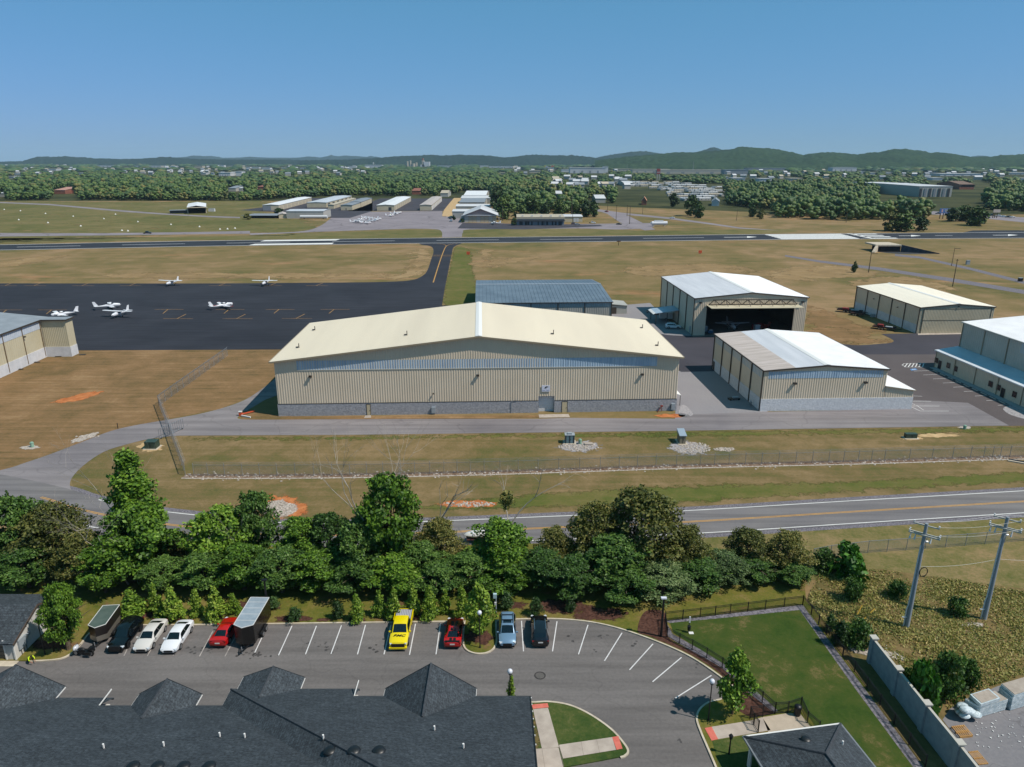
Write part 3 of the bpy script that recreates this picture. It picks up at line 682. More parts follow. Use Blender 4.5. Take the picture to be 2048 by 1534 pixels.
def corrugated(mb, a, b, z0, top, pitch=.5, dep=.045):
 """ribbed sheet from a to b (xy), outward to the right of a->b; top(s) gives the height at distance s"""
 a, b = Vector(a[:2]), Vector(b[:2]); L = (b - a).length; d = (b - a) / L; nrm = Vector((d.y, -d.x))
 ss = [(0, 0)]; k = 0; s = 0
 prof = [(0.0, 0), (.42, 0), (.55, 1), (.85, 1), (1.0, 0)]
 n = max(1, round(L / pitch)); w = L / n
 ss = []
 for i in range(n):
  for (t, h) in prof[:-1]: ss.append(((i + t) * w, h))
 ss.append((L, 0))
 vs = []; fs = []
 for (s, h) in ss:
  p = a + d * s + nrm * (h * dep)
  vs += [(p.x, p.y, z0), (p.x, p.y, top(s) if callable(top) else top)]
 for i in range(len(ss) - 1): fs.append((2*i, 2*i+2, 2*i+3, 2*i+1))
 mb.add(vs, fs)
def roof_side(mb, e0, e1, r0, r1, rib=.6, h=.05, th=.12):
 """one roof slope from eave e0->e1 up to ridge r0->r1 with standing seams running up the slope"""
 e0, e1, r0, r1 = map(Vector, (e0, e1, r0, r1))
 dn = Vector((0, 0, -th))
 mb.quad(e0, e1, r1, r0); mb.quad(e0 + dn, r0 + dn, r1 + dn, e1 + dn)
 mb.quad(e0 + dn, e1 + dn, e1, e0); mb.quad(e0, r0, r0 + dn, e0 + dn); mb.quad(r1, e1, e1 + dn, r1 + dn)
 if rib:
  L = (e1 - e0).length; n = int(L / rib); nrm = (e1 - e0).cross(r0 - e0).normalized()
  if nrm.z < 0: nrm = -nrm
  w = (e1 - e0).normalized() * .035
  for i in range(1, n):
   a, b = e0.lerp(e1, i / n), r0.lerp(r1, i / n)
   up = nrm * h
   mb.add([a - w, a + w, b + w, b - w, a + up, b + up], [(0, 4, 5, 3), (1, 2, 5, 4), (0, 1, 4)])
def frame_of(p0, ang=ANG):
 u = Vector((cos(ang), sin(ang))); v = Vector((-sin(ang), cos(ang)))
 def loc(p): q = Vector((p[0] - p0[0], p[1] - p0[1])); return (q.dot(u), q.dot(v))
 def wld(x, y, z=0): q = Vector((p0[0], p0[1])) + u * x + v * y; return Vector((q.x, q.y, z))
 return loc, wld
def zat(px, py, P): return W(px, py, P[1]).z
def wall_lamp(root, x, y, z, s=1, d=(0, -1)):
 mb = MB(); mb.obox((x + d[0]*.3, y + d[1]*.3, z), (.55*s, .5*s, .35*s)); mb.bar((x, y, z + .1), (x + d[0]*.3, y + d[1]*.3, z + .1), .08)
 return mb.build('wall_lamp', m_lampd, root)
def bar_h(mb, a, b, w=.12, h=.2): mb.bar(a, b, w, h)
def hangar(name, label, p0, Wd, D, He, Hr, wall, roofm, base=None, base_h=0, rib=.5, rrib=.6, roof_l=None, strips=(), lines_l=0, lines_f=0, ang=ANG, front=True, ov=.35, trim=None, ridge=True, rib_side=.8, group=None, split=None):
 t = thing(name, label, 'hangar', (p0[0], p0[1], 0), ang, group=group)
 trim = trim or m_trim
 topf = lambda s: He + (Hr - He) * (1 - abs(s - Wd/2) / (Wd/2))
 if front:
  mb = MB(); corrugated(mb, (0, 0), (Wd, 0), base_h, topf, rib); mb.build('front_wall', wall, t)
 mb = MB(); corrugated(mb, (0, D), (0, 0), base_h, He, rib_side); mb.build('side_wall', wall, t)
 mb = MB(); corrugated(mb, (Wd, 0), (Wd, D), base_h, He, rib_side); mb.build('side_wall', wall, t)
 mb = MB(); corrugated(mb, (Wd, D), (0, D), base_h, topf, rib_side); mb.build('rear_wall', wall, t)
 if base is not None:
  mb = MB(); e = .1
  if front: mb.box(-e, -e, 0, Wd + e, .05, base_h)
  mb.box(-e, .05, 0, .05, D - .05, base_h); mb.box(Wd - .05, .05, 0, Wd + e, D - .05, base_h); mb.box(-e, D - .05, 0, Wd + e, D + e, base_h)
  mb.build('base_wall', base, t)
 zo = ov * (Hr - He) / (Wd/2); zz = .1
 def slope(x_e, mat, nm, a=0.0, b=1.0):
  ye, yr = -ov, D + ov
  xr = Wd / 2; sgn = -1 if x_e == 0 else 1; xe = x_e + sgn * ov; ze = He - zo + zz; zr = Hr + zz
  X = lambda k: xe + (xr - xe) * k; Z = lambda k: ze + (zr - ze) * k
  mb = MB(); roof_side(mb, (X(a), ye, Z(a)), (X(a), yr, Z(a)), (X(b), ye, Z(b)), (X(b), yr, Z(b)), rrib)
  return mb.build(nm, mat, t)
 if split:
  for (a, b, mt) in split: slope(0, mt, 'roof_panel', a, b)
 else: slope(0, roof_l or roofm, 'roof_panel')
 slope(Wd, roofm, 'roof_panel')
 if ridge:
  mb = MB(); mb.add([(Wd/2 - .7, -ov - .02, Hr + .1), (Wd/2, -ov - .02, Hr + .26), (Wd/2 + .7, -ov - .02, Hr + .1), (Wd/2 - .7, D + ov + .02, Hr + .1), (Wd/2, D + ov + .02, Hr + .26), (Wd/2 + .7, D + ov + .02, Hr + .1)],
                          [(0, 1, 4, 3), (1, 2, 5, 4), (0, 2, 1), (3, 4, 5)]); mb.build('ridge_cap', m_ridgew if ridge is True else ridge, t)
 mb = MB()                                   # verge trim on the front gable
 ze = He - zo
 for s in (-1, 1):
  xe = -ov if s < 0 else Wd + ov
  mb.bar((xe, -ov - .03, ze - .08), (Wd / 2, -ov - .03, Hr - .08), .1, .3)
 mb.build('verge_trim', trim, t)
 mb = MB(); mb.bar((-ov - .08, -ov, ze), (-ov - .08, D + ov, ze), .2, .22); mb.build('gutter', trim, t)
 mb = MB(); mb.bar((Wd + ov + .08, -ov, ze), (Wd + ov + .08, D + ov, ze), .2, .22); mb.build('gutter', trim, t)
 for i in range(lines_l + 1 if lines_l else 0):
  y = .12 + (D - .24) * i / lines_l
  mb = MB(); mb.box(-.26, y - .14, 0, -.1, y + .14, He - .2); mb.build('downpipe', trim, t)
 for (x0, x1, z0, z1) in strips:
  mb = MB(); corrugated(mb, (x0, -.03), (x1, -.03), z0, z1, rib); mb.build('translucent_strip', m_strip, t)
 return t
# --- main hangar ---
P1 = G(559, 832.5); loc1, w1 = frame_of(P1)
W1 = loc1(G(1357, 828.5))[0]; H1e = zat(551, 722, P1)
D1 = loc1(G(625, 647, H1e))[1]; H1r = zat(960, 671.5, w1(W1/2, 0))
B1 = zat(800, 805, w1(W1*.3, 0))
t = hangar('main_hangar', 'huge tan ribbed hangar with long blue translucent strip, cream roof and grey block base', P1, W1, D1, H1e, H1r, m_wall, m_cream, None, B1, front=False, rrib=.9, ridge=m_ridgew, trim=m_tantrim, ov=.7)
def lx(px, py): return loc1(G(px, py))[0]
dx0, dx1 = lx(1077, 829), lx(1109.5, 829); dz = zat(1092, 792, w1((dx0+dx1)/2, 0))
topf = lambda s: H1e + (H1r - H1e) * (1 - abs(s - W1/2) / (W1/2))
mb = MB(); corrugated(mb, (0, 0), (dx0, 0), B1, topf); corrugated(mb, (dx1, 0), (W1, 0), B1, lambda s: topf(s + dx1)); corrugated(mb, (dx0, 0), (dx1, 0), dz, lambda s: topf(s + dx0))
mb.box(dx0 - .02, .02, dz - .1, dx1 + .02, .12, dz + .02)
mb.build('front_wall', m_wall, t)
mb = MB(); mb.box(-.12, -.12, 0, dx0, .12, B1); mb.box(dx1, -.12, 0, W1 + .12, .12, B1); mb.box(-.12, .12, 0, .1, D1, B1); mb.box(W1 - .1, .12, 0, W1 + .12, D1, B1); mb.box(-.12, D1, 0, W1 + .12, D1 + .12, B1)
mb.build('base_wall', m_block, t)
mb = MB()
for (a, b) in ((0, dx0), (dx1, W1)): mb.box(a, -.16, B1, b, .0, B1 + .07)
mb.build('base_flashing', m_trim, t)
mb = MB(); mb.box(dx0, .75, 0, dx1, .85, dz - .02)
for k in range(1, 9): mb.box(dx0 + .05, .72, k * dz / 9 - .02, dx1 - .05, .76, k * dz / 9 + .02)
rd = mb.build('roller_door', m_roll, t)
mb = MB(); mb.box(dx0 - .02, .0, 0, dx0 + .1, .76, dz); mb.box(dx1 - .1, .0, 0, dx1 + .02, .76, dz); mb.box(dx0 + .1, .0, dz - .12, dx1 - .1, .76, dz); mb.build('door_frame', M('grey_frame', '#84888f', .6), t)
for a, b, top in ((733.5, 740.5, 811), (1126.5, 1137, 806)):
 x0, x1 = lx(a, 833), lx(b, 833); z1 = min(2.35, B1 - .05)
 mb = MB(); mb.box(x0, -.16, 0, x1, -.1, z1); q = mb.build('personnel_door', m_door, t)
 mb = MB(); mb.box(x0 - .08, -.19, 0, x0, -.12, z1 + .08); mb.box(x1, -.19, 0, x1 + .08, -.12, z1 + .08); mb.box(x0, -.19, z1, x1, -.12, z1 + .08); mb.build('frame', m_trim, q)
 mb = MB(); mb.box(x1 - .22, -.22, 1.0, x1 - .12, -.16, 1.1); mb.build('handle', m_lampd, q)
xs0, xs1 = lx(602, 832), lx(1313, 829)
zb_, zt_ = zat(700, 738, w1(20, 0)), zat(700, 720, w1(20, 0))
mb = MB(); corrugated(mb, (xs0, -.035), (xs1, -.035), zb_, zt_); mb.build('translucent_strip', m_strip, t)
mb = MB(); mb.box(xs0, -.12, zb_ - .12, xs1, -.03, zb_); mb.build('strip_sill', M('strip_sill', '#b5b3a8', .5), t)
for px_, py_ in ((629, 752), (957, 750), (1285, 748)):
 x = lx(px_, 830); wall_lamp(t, x, 0, zat(px_, py_, w1(x, 0)))
wall_lamp(t, lx(868, 830), 0, zat(868, 787, w1(30, 0)), .5)
# meter boxes, pipes, sign
for px_, w_, h_, z_ in ((867, .8, 1.3, .35), (1352, .75, 1.3, .35)):
 x = lx(px_, 831); mb = MB(); mb.box(x - w_/2, -.5, z_, x + w_/2, -.13, z_ + h_); mb.build('meter_box', m_box, t)
 mb = MB(); mb.box(x - .1, -.35, 0, x, -.25, z_); mb.build('conduit', m_box, t)
mb = MB(); x = lx(1024, 830); mb.tube([(x, -.25, 0), (x, -.25, B1 + .1), (x + 1.2, -.25, B1 + .35)], .05, 6); mb.build('conduit', m_box, t)
x = lx(1324, 830); mb = MB(); mb.bar((x - .6, -1.0, 0), (x + .4, -.4, 1.25), .09); mb.bar((x + .4, -.4, 0), (x + .4, -.4, 1.1), .09); mb.obox((x + .4, -.4, 1.2), (.5, .3, .25)); mb.build('standpipe', M('standpipe_red', '#7a3026', .6), t)
sg = thing('sign', 'white square hangar sign with a black leaping shape above a roller door', 'sign', w1(lx(1092, 829), -.16, 0), ANG)
sx = 0; zc = zat(1092, 776.5, w1(lx(1092, 829), 0)); mb = MB(); mb.box(-.85, -.03, zc - .65, .85, .05, zc + .65); mb.build('panel', M('sign_white', '#c9cddb', .5), sg)
mb = MB(); pts = [(-.42, -.02), (-.3, .12), (-.1, .34), (.05, .5), (.2, .42), (.32, .45), (.55, .36), (.42, .2), (.28, .28), (.12, .16), (.06, 0), (.0, -.2), (-.06, .06), (-.2, .04)]
mb.poly([(a, -.036, zc + b) for a, b in pts]); mb.build('emblem', M('sign_black', '#10141a', .6), sg)
mb = MB()
for k in range(9):
 if k == 4: continue
 mb.box(-.72 + k * .16, -.04, zc - .42, -.61 + k * .16, -.033, zc - .32)
mb.build('lettering', M('sign_blue', '#3b4a78', .6), sg)
# roof stubs
for px_, py_ in ((630, 660), (598, 695), (814, 670), (1107, 668), (1316, 691), (1285, 656)):
 q = None
 for zz in [H1e + .1 * k for k in range(60)]:
  g = G(px_, py_, zz); X, Y = loc1(g)
  if topf(X) + .12 <= zz: q = (X, Y, zz); break
 if q:
  mb = MB(); mb.tube([(q[0], q[1], q[2] - .2), (q[0], q[1], q[2] + .9)], .09, 6); mb.obox((q[0] - .35, q[1] - .1, q[2] + .12), (.5, .4, .18)); mb.build('roof_stub', m_lampd, t)
# concrete stoops
sheet('door_slab', [(1077, 829.5), (1137, 828.5), (1140, 835), (1078.5, 836)], .07, m_conc, smooth=False)
sheet('door_slab', [(731, 831.5), (742, 831), (742, 836), (728, 836.5)], .07, m_conc, smooth=False)
# little canopy on the right side
cn = thing('door_canopy', 'small white sloping door canopy on posts beside the huge tan hangar', 'canopy', w1(W1 + .1, 3.0, 0), ANG)
mb = MB(); mb.add([(0, 0, 3.0), (1.7, 0, 2.4), (1.7, 3.5, 2.4), (0, 3.5, 3.0), (0, 0, 2.9), (1.7, 0, 2.3), (1.7, 3.5, 2.3), (0, 3.5, 2.9)], [(0, 1, 2, 3), (7, 6, 5, 4), (0, 4, 5, 1), (1, 5, 6, 2), (2, 6, 7, 3)]); mb.build('roof', m_ridgew, cn)
for y in (.1, 3.4): MB().box(1.55, y - .05, 0, 1.65, y + .05, 2.35).build('post', m_trim, cn)
# --- white roofed hangar at the right of the main one ---
P5 = G(1520, 822.5); loc5, w5 = frame_of(P5)
H5e = zat(1528, 741, P5); W5 = loc5(G(1763, 819))[0]; D5 = loc5(G(1429, 668.5, H5e))[1]; H5r = zat(1650, 730, w5(W5/2, 0)); B5 = zat(1650, 796.5, w5(W5/2, 0))
t = hangar('white_roof_hangar', 'tan hangar with white split face block base, low side annex and patchy white roof', P5, W5, D5, H5e, H5r, m_wall, m_wroof, m_blockw, B5, strips=[(.9, W5 - .9, H5e - 1.75, H5e - .25)], lines_l=5, ov=.25, trim=m_trim, split=[(0, .5, m_pink), (.5, 1, m_silver)])
for a, b in ((1580, 766), (1722, 764)):
 x = loc5(G(a, 820))[0]; wall_lamp(t, x, 0, zat(a, b, w5(x, 0)), 1.1)
mb = MB()
for i in range(5):
 y0, y1 = .4 + (D5 - .5) * i / 5, .12 + (D5 - .4) * (i + 1) / 5 - .1
 corrugated(mb, (-.03, y1), (-.03, y0), H5e - 1.9, H5e - .3, .8)
mb.build('translucent_strip', m_stripw, t)
mb = MB(); y1 = D5 - .6; mb.box(-.16, y1 - 1.1, 0, -.1, y1, 2.2); mb.build('personnel_door', m_trim, t)
WL = loc5(G(1819, 817))[0] - W5; DL = 13.0
z0, z1 = zat(1765, 778, w5(W5, 0)), zat(1822, 783, w5(W5 + WL, 0)) + .3
zt = z1 + .95
an = t
mb = MB(); corrugated(mb, (W5 + .12, 0), (W5 + WL, 0), B5, lambda s: zt + (z1 - zt) * s / WL); corrugated(mb, (W5 + WL, 0), (W5 + WL, DL), B5, z1)
mb.build('annex_wall', m_wall, an)
mb = MB(); mb.box(W5 + .1, -.1, 0, W5 + WL + .1, .05, B5); mb.box(W5 + WL - .05, .05, 0, W5 + WL + .1, DL, B5); mb.build('annex_base', m_blockw, an)
mb = MB(); roof_side(mb, (W5 + WL + .3, -.25, z1 + .05), (W5 + WL + .3, DL, z1 + .05), (W5 + .05, -.25, zt + .12), (W5 + .05, DL, zt + .12), .6); mb.build('annex_roof', m_wroof, an)
mb = MB(); mb.bar((W5 + .1, -.28, zt), (W5 + WL + .32, -.28, z1 - .05), .08, .18); mb.bar((W5 + WL + .36, -.25, z1 - .02), (W5 + WL + .36, DL, z1 - .02), .12, .16); mb.build('annex_gutter', m_tantrim, an)
# things beside it
for nm, lb, q, wz in (('pipe_guard', 'small white pipe guard and meter at the front corner of white block wall', G(1530, 820), 1.0),):
 b = thing(nm, lb, 'meter', (q.x, q.y - .6, 0), ANG)
 mb = MB(); mb.tube([(0, 0, 0), (0, 0, 1.0), (.9, 0, 1.0), (.9, 0, 0)], .04, 6); mb.bar((.45, 0, 0), (.45, 0, 1.0), .05); mb.build('guard_rail', m_trim, b)
 MB().box(1.1, .15, .5, 1.7, .4, 1.3).build('meter_case', m_blockw, b)
b = thing('gas_meter', 'grey gas meter pipework standing in shade at the long side of white roofed hangar', 'meter', w5(-.8, 3.0, 0), ANG)
MB().tube([(0, 0, 0), (0, 0, .9), (0, .7, .9), (0, .7, 0)], .05, 6).build('pipe', m_trim, b); MB().obox((0, .35, .95), (.3, .4, .3)).build('meter_case', m_box, b)
# scrap cart
b = thing('flat_cart', 'low flat cart with grey load in hangar shade on the gravel lane', 'cart', (*G(1467, 799.5)[:2], 0), radians(10))
MB().box(-1.2, -.5, .35, 1.3, .5, .45).build('deck', m_trim, b); MB().box(-.3, -.35, .45, 1.1, .35, .7).build('load', m_box, b)
for x in (-.9, 1.0):
 for y in (-.5, .5): MB().tube([(x, y - .05, .2), (x, y + .05, .2)], .2, 10).build('wheel', m_lampd, b)
# --- open hangar with folding truss door ---
P3 = G(1385, 671); loc3, w3 = frame_of(P3)
H3e = zat(1389, 596.5, P3); W3 = loc3(G(1597.5, 664))[0]; D3 = loc3(G(1325, 554, H3e))[1]; H3r = zat(1499, 585, w3(W3/2, 0)); B3 = 2.4
t = hangar('open_hangar', 'tan hangar with raised truss door, dark open bay and white roof', P3, W3, D3, H3e, H3r, m_wall, m_wroof, None, 0, front=False, lines_l=5, ov=.3, roof_l=m_silver, trim=m_trim)
ox0, ox1 = loc3(G(1408, 670))[0], W3 - (loc3(G(1408, 670))[0]) * 1.0
oz = zat(1411, 611, w3(ox0, 0)); top3 = lambda s: H3e + (H3r - H3e) * (1 - abs(s - W3/2) / (W3/2))
mb = MB(); corrugated(mb, (0, 0), (ox0, 0), 0, top3); corrugated(mb, (ox1, 0), (W3, 0), 0, lambda s: top3(s + ox1)); corrugated(mb, (ox0, 0), (ox1, 0), oz, lambda s: top3(s + ox0))
mb.build('front_wall', m_wall, t)
mb = MB()
mb.quad((.15, D3 - .2, 0), (W3 - .15, D3 - .2, 0), (W3 - .15, D3 - .2, H3e), (.15, D3 - .2, H3e)); mb.quad((.15, .2, 0), (.15, D3 - .2, 0), (.15, D3 - .2, H3e), (.15, .2, H3e)); mb.quad((W3 - .15, .2, 0), (W3 - .15, .2, H3e), (W3 - .15, D3 - .2, H3e), (W3 - .15, D3 - .2, 0))
mb.build('lining', m_inside, t)
mb = MB(); mb.poly([(-.3, -1.6, .06), (W3 + .2, -1.6, .06), (W3 + .2, D3, .06), (-.3, D3, .06)]); mb.build('floor_slab', m_floor, t)
dz0 = oz + .3; dy = -5.2; dzo = dz0 - .1
mb = MB(); mb.add([(ox0 - .3, -.15, dz0), (ox1 + .5, -.15, dz0), (ox1 + .5, dy, dzo), (ox0 - .3, dy, dzo), (ox0 - .3, -.15, dz0 - .15), (ox1 + .5, -.15, dz0 - .15), (ox1 + .5, dy, dzo - .15), (ox0 - .3, dy, dzo - .15)], [(3, 2, 1, 0), (4, 5, 6, 7), (0, 1, 5, 4), (1, 2, 6, 5), (2, 3, 7, 6), (3, 0, 4, 7)])
dl = mb.build('door_leaf', m_wallb, t)
mb = MB(); N = 8
for j, (yy, zz) in enumerate(((-1.2, dz0 + .0),)):
 X = [ox0 + .1 + (ox1 - ox0) * i / N for i in range(N + 1)]
 zt3, zb3 = dz0 + 1.55, dz0 + .12
 mb.bar((X[0], yy, zb3), (X[N], yy, zb3), .24); mb.bar((X[0] + 1.2, yy, zt3), (X[N] - 1.2, yy, zt3), .24)
 for i in range(N):
  xm = (X[i] + X[i+1]) / 2; xt0 = X[i] if i else X[0];
  mb.bar((X[i], yy, zb3), (xm, yy, zt3), .2); mb.bar((xm, yy, zt3), (X[i+1], yy, zb3), .2)
  mb.bar((xm, yy, zt3), (xm, yy - 2.6, dz0 + .1), .12)
mb.build('truss', m_trim, dl)
for x in (1.6, W3 - 1.5): wall_lamp(t, x, 0, oz + .9, 1.2)
mb = MB(); yd = 2.2; mb.box(-.16, yd, 0, -.06, yd + 1.0, 2.3); mb.build('personnel_door', M('door_pale', '#8f979b', .5), t)
H3in = w3
# canopy on its left side
q0, q1 = loc3(G(1293, 596, 4.2)), loc3(G(1313, 612, 4.2))
c = thing('lean_to_canopy', 'blue-grey lean-to canopy on posts beside the open truss door hangar', 'canopy', w3(-.1, 15.5, 0), ANG)
cw, cd, cz0, cz1 = 7.5, 7.5, 3.6, 4.6
mb = MB(); mb.add([(-cw, 0, cz0), (0, 0, cz1), (0, cd, cz1), (-cw, cd, cz0), (-cw, 0, cz0 - .18), (0, 0, cz1 - .18), (0, cd, cz1 - .18), (-cw, cd, cz0 - .18)], [(0, 1, 2, 3), (7, 6, 5, 4), (0, 4, 5, 1), (3, 7, 4, 0), (2, 6, 7, 3)]); mb.build('roof', m_blueroof, c)
mb = MB(); mb.add([(-cw - .8, 0, cz0 - .35), (-cw, 0, cz0 + .01), (-cw, cd, cz0 + .01), (-cw - .8, cd, cz0 - .35)], [(0, 1, 2, 3), (3, 2, 1, 0)]); mb.build('fascia', m_ridgew, c)
for x, y in ((-cw + .2, .2), (-cw + .2, cd - .2), (-cw/2, .2)): MB().box(x - .1, y - .1, 0, x + .1, y + .1, cz0).build('post', m_trim, c)
# --- yellow hangar with a closed folding door ---
P4 = G(1833, 667); loc4, w4 = frame_of(P4)
H4e = zat(1839.5, 615, P4); W4 = (G(1980.5, 612.6, H4e) - G(1839.5, 615, H4e)).length * 1.02; D4 = loc4(G(1717, 572.5, H4e))[1]; H4r = zat(1911.5, 608, w4(W4/2, 0)); B4 = 2.6
t = hangar('folding_door_hangar', 'tan hangar with closed two leaf door, pale cream roof and white base band', P4, W4, D4, H4e, H4r, m_wall, m_cream2, m_whitebase, B4, front=False, lines_l=5, ov=.2)
mb = MB(); corrugated(mb, (0, 0), (1.0, 0), 0, lambda s: H4e + (H4r-H4e)*s/(W4/2)); corrugated(mb, (W4 - 1.0, 0), (W4, 0), 0, H4e); corrugated(mb, (1.0, 0), (W4 - 1.0, 0), H4e - .6, lambda s: H4e + (H4r - H4e) * (1 - abs(s + 1 - W4/2) / (W4/2))); mb.build('front_wall', m_wallb, t)
for z0, z1 in ((.05, H4e * .5), (H4e * .5 + .1, H4e - .55)):
 mb = MB(); corrugated(mb, (1.05, -.12), (W4 - 1.05, -.12), z0, z1, .45); mb.build('door_leaf', m_wallb, t)
mb = MB()
for zz in (.03, H4e * .5 + .05, H4e - .5): mb.box(1.0, -.2, zz - .05, W4 - 1.0, -.1, zz + .05)
mb.box(.95, -.22, 0, 1.05, -.05, H4e - .45); mb.box(W4 - 1.05, -.22, 0, W4 - .95, -.05, H4e - .45); mb.build('door_frame', m_trim, t)
wall_lamp(t, W4 / 2, 0, H4e + .25, .7)
for y in (D4 * .3, D4 * .68): wall_lamp(t, -.1, y, H4e - 2.2, .6, d=(-1, 0))
mb = MB(); mb.box(-1.4, D4 * .62, 0, -.35, D4 * .62 + 1.0, 1.0); mb.build('air_unit', m_box, t)
sheet('door_slab', cc([(1835, 666), (1983, 663), (1986, 667.5), (1836, 670.5)]), .09, m_conc)
# --- grey hangar behind the main one (ridge runs left to right) ---
P2 = G(953, 638); HW = 62
loc2, w2 = frame_of(G(1223, 635.5)); Y2 = G(1223, 635.5)
H2e = zat(1224, 604, Y2); W2 = -(loc2(G(952.7, 602, H2e))[0]); D2h = loc2(G(1202, 567.5, H2e + 1.7))[1]; D2 = loc2(G(1185, 559.6, H2e))[1]; H2r = H2e + 1.7
t = thing('grey_hangar', 'long hangar with slate grey seamed metal roof behind the huge tan hangar', 'hangar', (Y2.x, Y2.y, 0), ANG)
mb = MB(); corrugated(mb, (-W2, 0), (0, 0), 0, H2e, .6); mb.build('front_wall', m_wallg, t)
mb = MB(); tp = lambda s: H2e + (H2r - H2e) * (s / D2h if s < D2h else max(0, 1 - (s - D2h) / (D2 - D2h)))
corrugated(mb, (0, 0), (0, D2), 0, tp, .6); mb.build('side_wall', m_wallg, t)
mb = MB(); corrugated(mb, (-W2, D2), (-W2, 0), 0, lambda s: tp(D2 - s), .6); mb.build('side_wall', m_wallg, t)
mb = MB(); corrugated(mb, (0, D2), (-W2, D2), 0, H2e, .8); mb.build('rear_wall', m_wallg, t)
for (ya, za, yb, zb) in ((-.3, H2e, D2h, H2r), (D2 + .3, H2e, D2h, H2r)):
 mb = MB(); roof_side(mb, (-W2 - .3, ya, za + .1), (.3, ya, za + .1), (-W2 - .3, yb, zb + .1), (.3, yb, zb + .1), 1.25, .09); mb.build('roof_panel', m_greyroof, t)
MB().box(-W2 - .3, D2h - .15, H2r + .08, .3, D2h + .15, H2r + .22).build('ridge_cap', M('ridge_grey', '#b9c2c9', .4), t)
MB().box(-W2 - .3, -.5, H2e - .12, .35, -.3, H2e + .1).build('gutter', m_trim, t)
for x in [-.15 - k * (W2 - .3) / 5 for k in range(6)]: MB().box(x - .14, -.25, 0, x + .14, -.08, H2e - .1).build('downpipe', m_trim, t)
mb = MB(); corrugated(mb, (-W2 + .3, -.03), (-.3, -.03), H2e - 1.5, H2e - .25, .6); mb.build('translucent_strip', m_stripw, t)
b = thing('hangar_annex', 'small lean-to annex with pale grey roof at the right end of the grey hangar', 'shed', w2(.1, 6, 0), ANG)
MB().box(0, 0, 0, 6.2, 8, 2.9).build('wall', m_wallg, b)
mb = MB(); mb.add([(-.0, -.3, 3.6), (6.5, -.3, 2.95), (6.5, 8.3, 2.95), (0, 8.3, 3.6), (0, -.3, 3.45), (6.5, -.3, 2.8), (6.5, 8.3, 2.8), (0, 8.3, 3.45)], [(0, 1, 2, 3), (7, 6, 5, 4), (0, 4, 5, 1), (1, 5, 6, 2), (3, 7, 4, 0)]); mb.build('roof', m_wallg, b)
MB().box(.8, -.06, 0, 2.6, 0.0, 2.3).build('door', m_trim, b)
# --- big hangar at the right edge with a long lean-to ---
P6 = G(1867.5, 733.5)                 # back left corner of the lean-to
loc6, w6 = frame_of(P6)
LZ6 = zat(1873, 700, P6); Lw = loc6(G(1924, 696.5, LZ6 + .7))[0]; LD = 62.0
wb = w6(Lw, 0)
H6e = zat(1931, 643.5, wb); H6r = H6e + 2.2; W6 = 50.0
t = thing('lean_to_hangar', 'large pale hangar at the frame edge with a long low office lean-to', 'hangar', (P6.x, P6.y, 0), ANG)
m_wall6 = M('stone_grey_cladding', '#a6a59a', .5, c2='#b0afa4', s=.2)
mb = MB(); corrugated(mb, (Lw, 0), (Lw, -LD), 0, H6e, .7); mb.build('side_wall', m_wall6, t)
mb = MB(); corrugated(mb, (Lw + W6, 0), (Lw, 0), 0, H6e, .8); mb.build('rear_wall', m_wall6, t)
mb = MB(); corrugated(mb, (Lw, -LD), (Lw + W6, -LD), 0, lambda s: H6e + (H6r - H6e) * (1 - abs(s - W6/2) / (W6/2)), .6); mb.build('front_wall', m_wall6, t)
mb = MB(); roof_side(mb, (Lw - .3, -LD - .3, H6e), (Lw - .3, .3, H6e), (Lw + W6/2, -LD - .3, H6r), (Lw + W6/2, .3, H6r), .6); mb.build('roof_panel', m_wroof, t)
mb = MB(); roof_side(mb, (Lw + W6 + .3, -LD - .3, H6e), (Lw + W6 + .3, .3, H6e), (Lw + W6/2, -LD - .3, H6r), (Lw + W6/2, .3, H6r), .6); mb.build('roof_panel', m_wroof, t)
MB().box(Lw - .48, -LD, H6e - .25, Lw - .3, .3, H6e - .02).build('gutter', m_wall6, t)
for k in range(8): MB().box(Lw - .2, -.2 - k * 8.0 - .1, 0, Lw - .08, -.2 - k * 8.0 + .1, H6e - .2).build('downpipe', m_tantrim, t)
mb = MB(); corrugated(mb, (Lw - .03, -20), (Lw - .03, -LD + 1), H6e - 2.6, H6e - .4, .7); mb.build('translucent_strip', m_stripw, t)
zi = LZ6 + .8
mb = MB(); corrugated(mb, (0, 0), (0, -LD), 0, LZ6 - .05, .6, .05); mb.build('office_wall', m_wall, t)
mb = MB(); mb.poly([(0, 0, 0), (0, 0, LZ6), (Lw, 0, zi), (Lw, 0, 0)]); mb.build('office_end_wall', m_wall, t)
mb = MB(); roof_side(mb, (-.25, -LD, LZ6 + .02), (-.25, .25, LZ6 + .02), (Lw - .08, -LD, zi + .1), (Lw - .08, .25, zi + .1), .6); mb.build('office_roof', M('office_roof', '#c3cbd2', .4, c2='#b5bec7', s=.3), t)
MB().box(-.42, -LD, LZ6 - .2, -.26, .25, LZ6 + .06).build('gutter', m_wroof, t)
m_win = M('dark_window', '#1d1a1c', .15, c2='#3a2528', s=1.2, spec=.6)
def l6(px, py): return loc6(G(px, py))[1]
def side_y(px, pz_py, z):    # depth along the office wall of a thing seen at that pixel, height z
 return loc6(G(px, pz_py, z))[1]
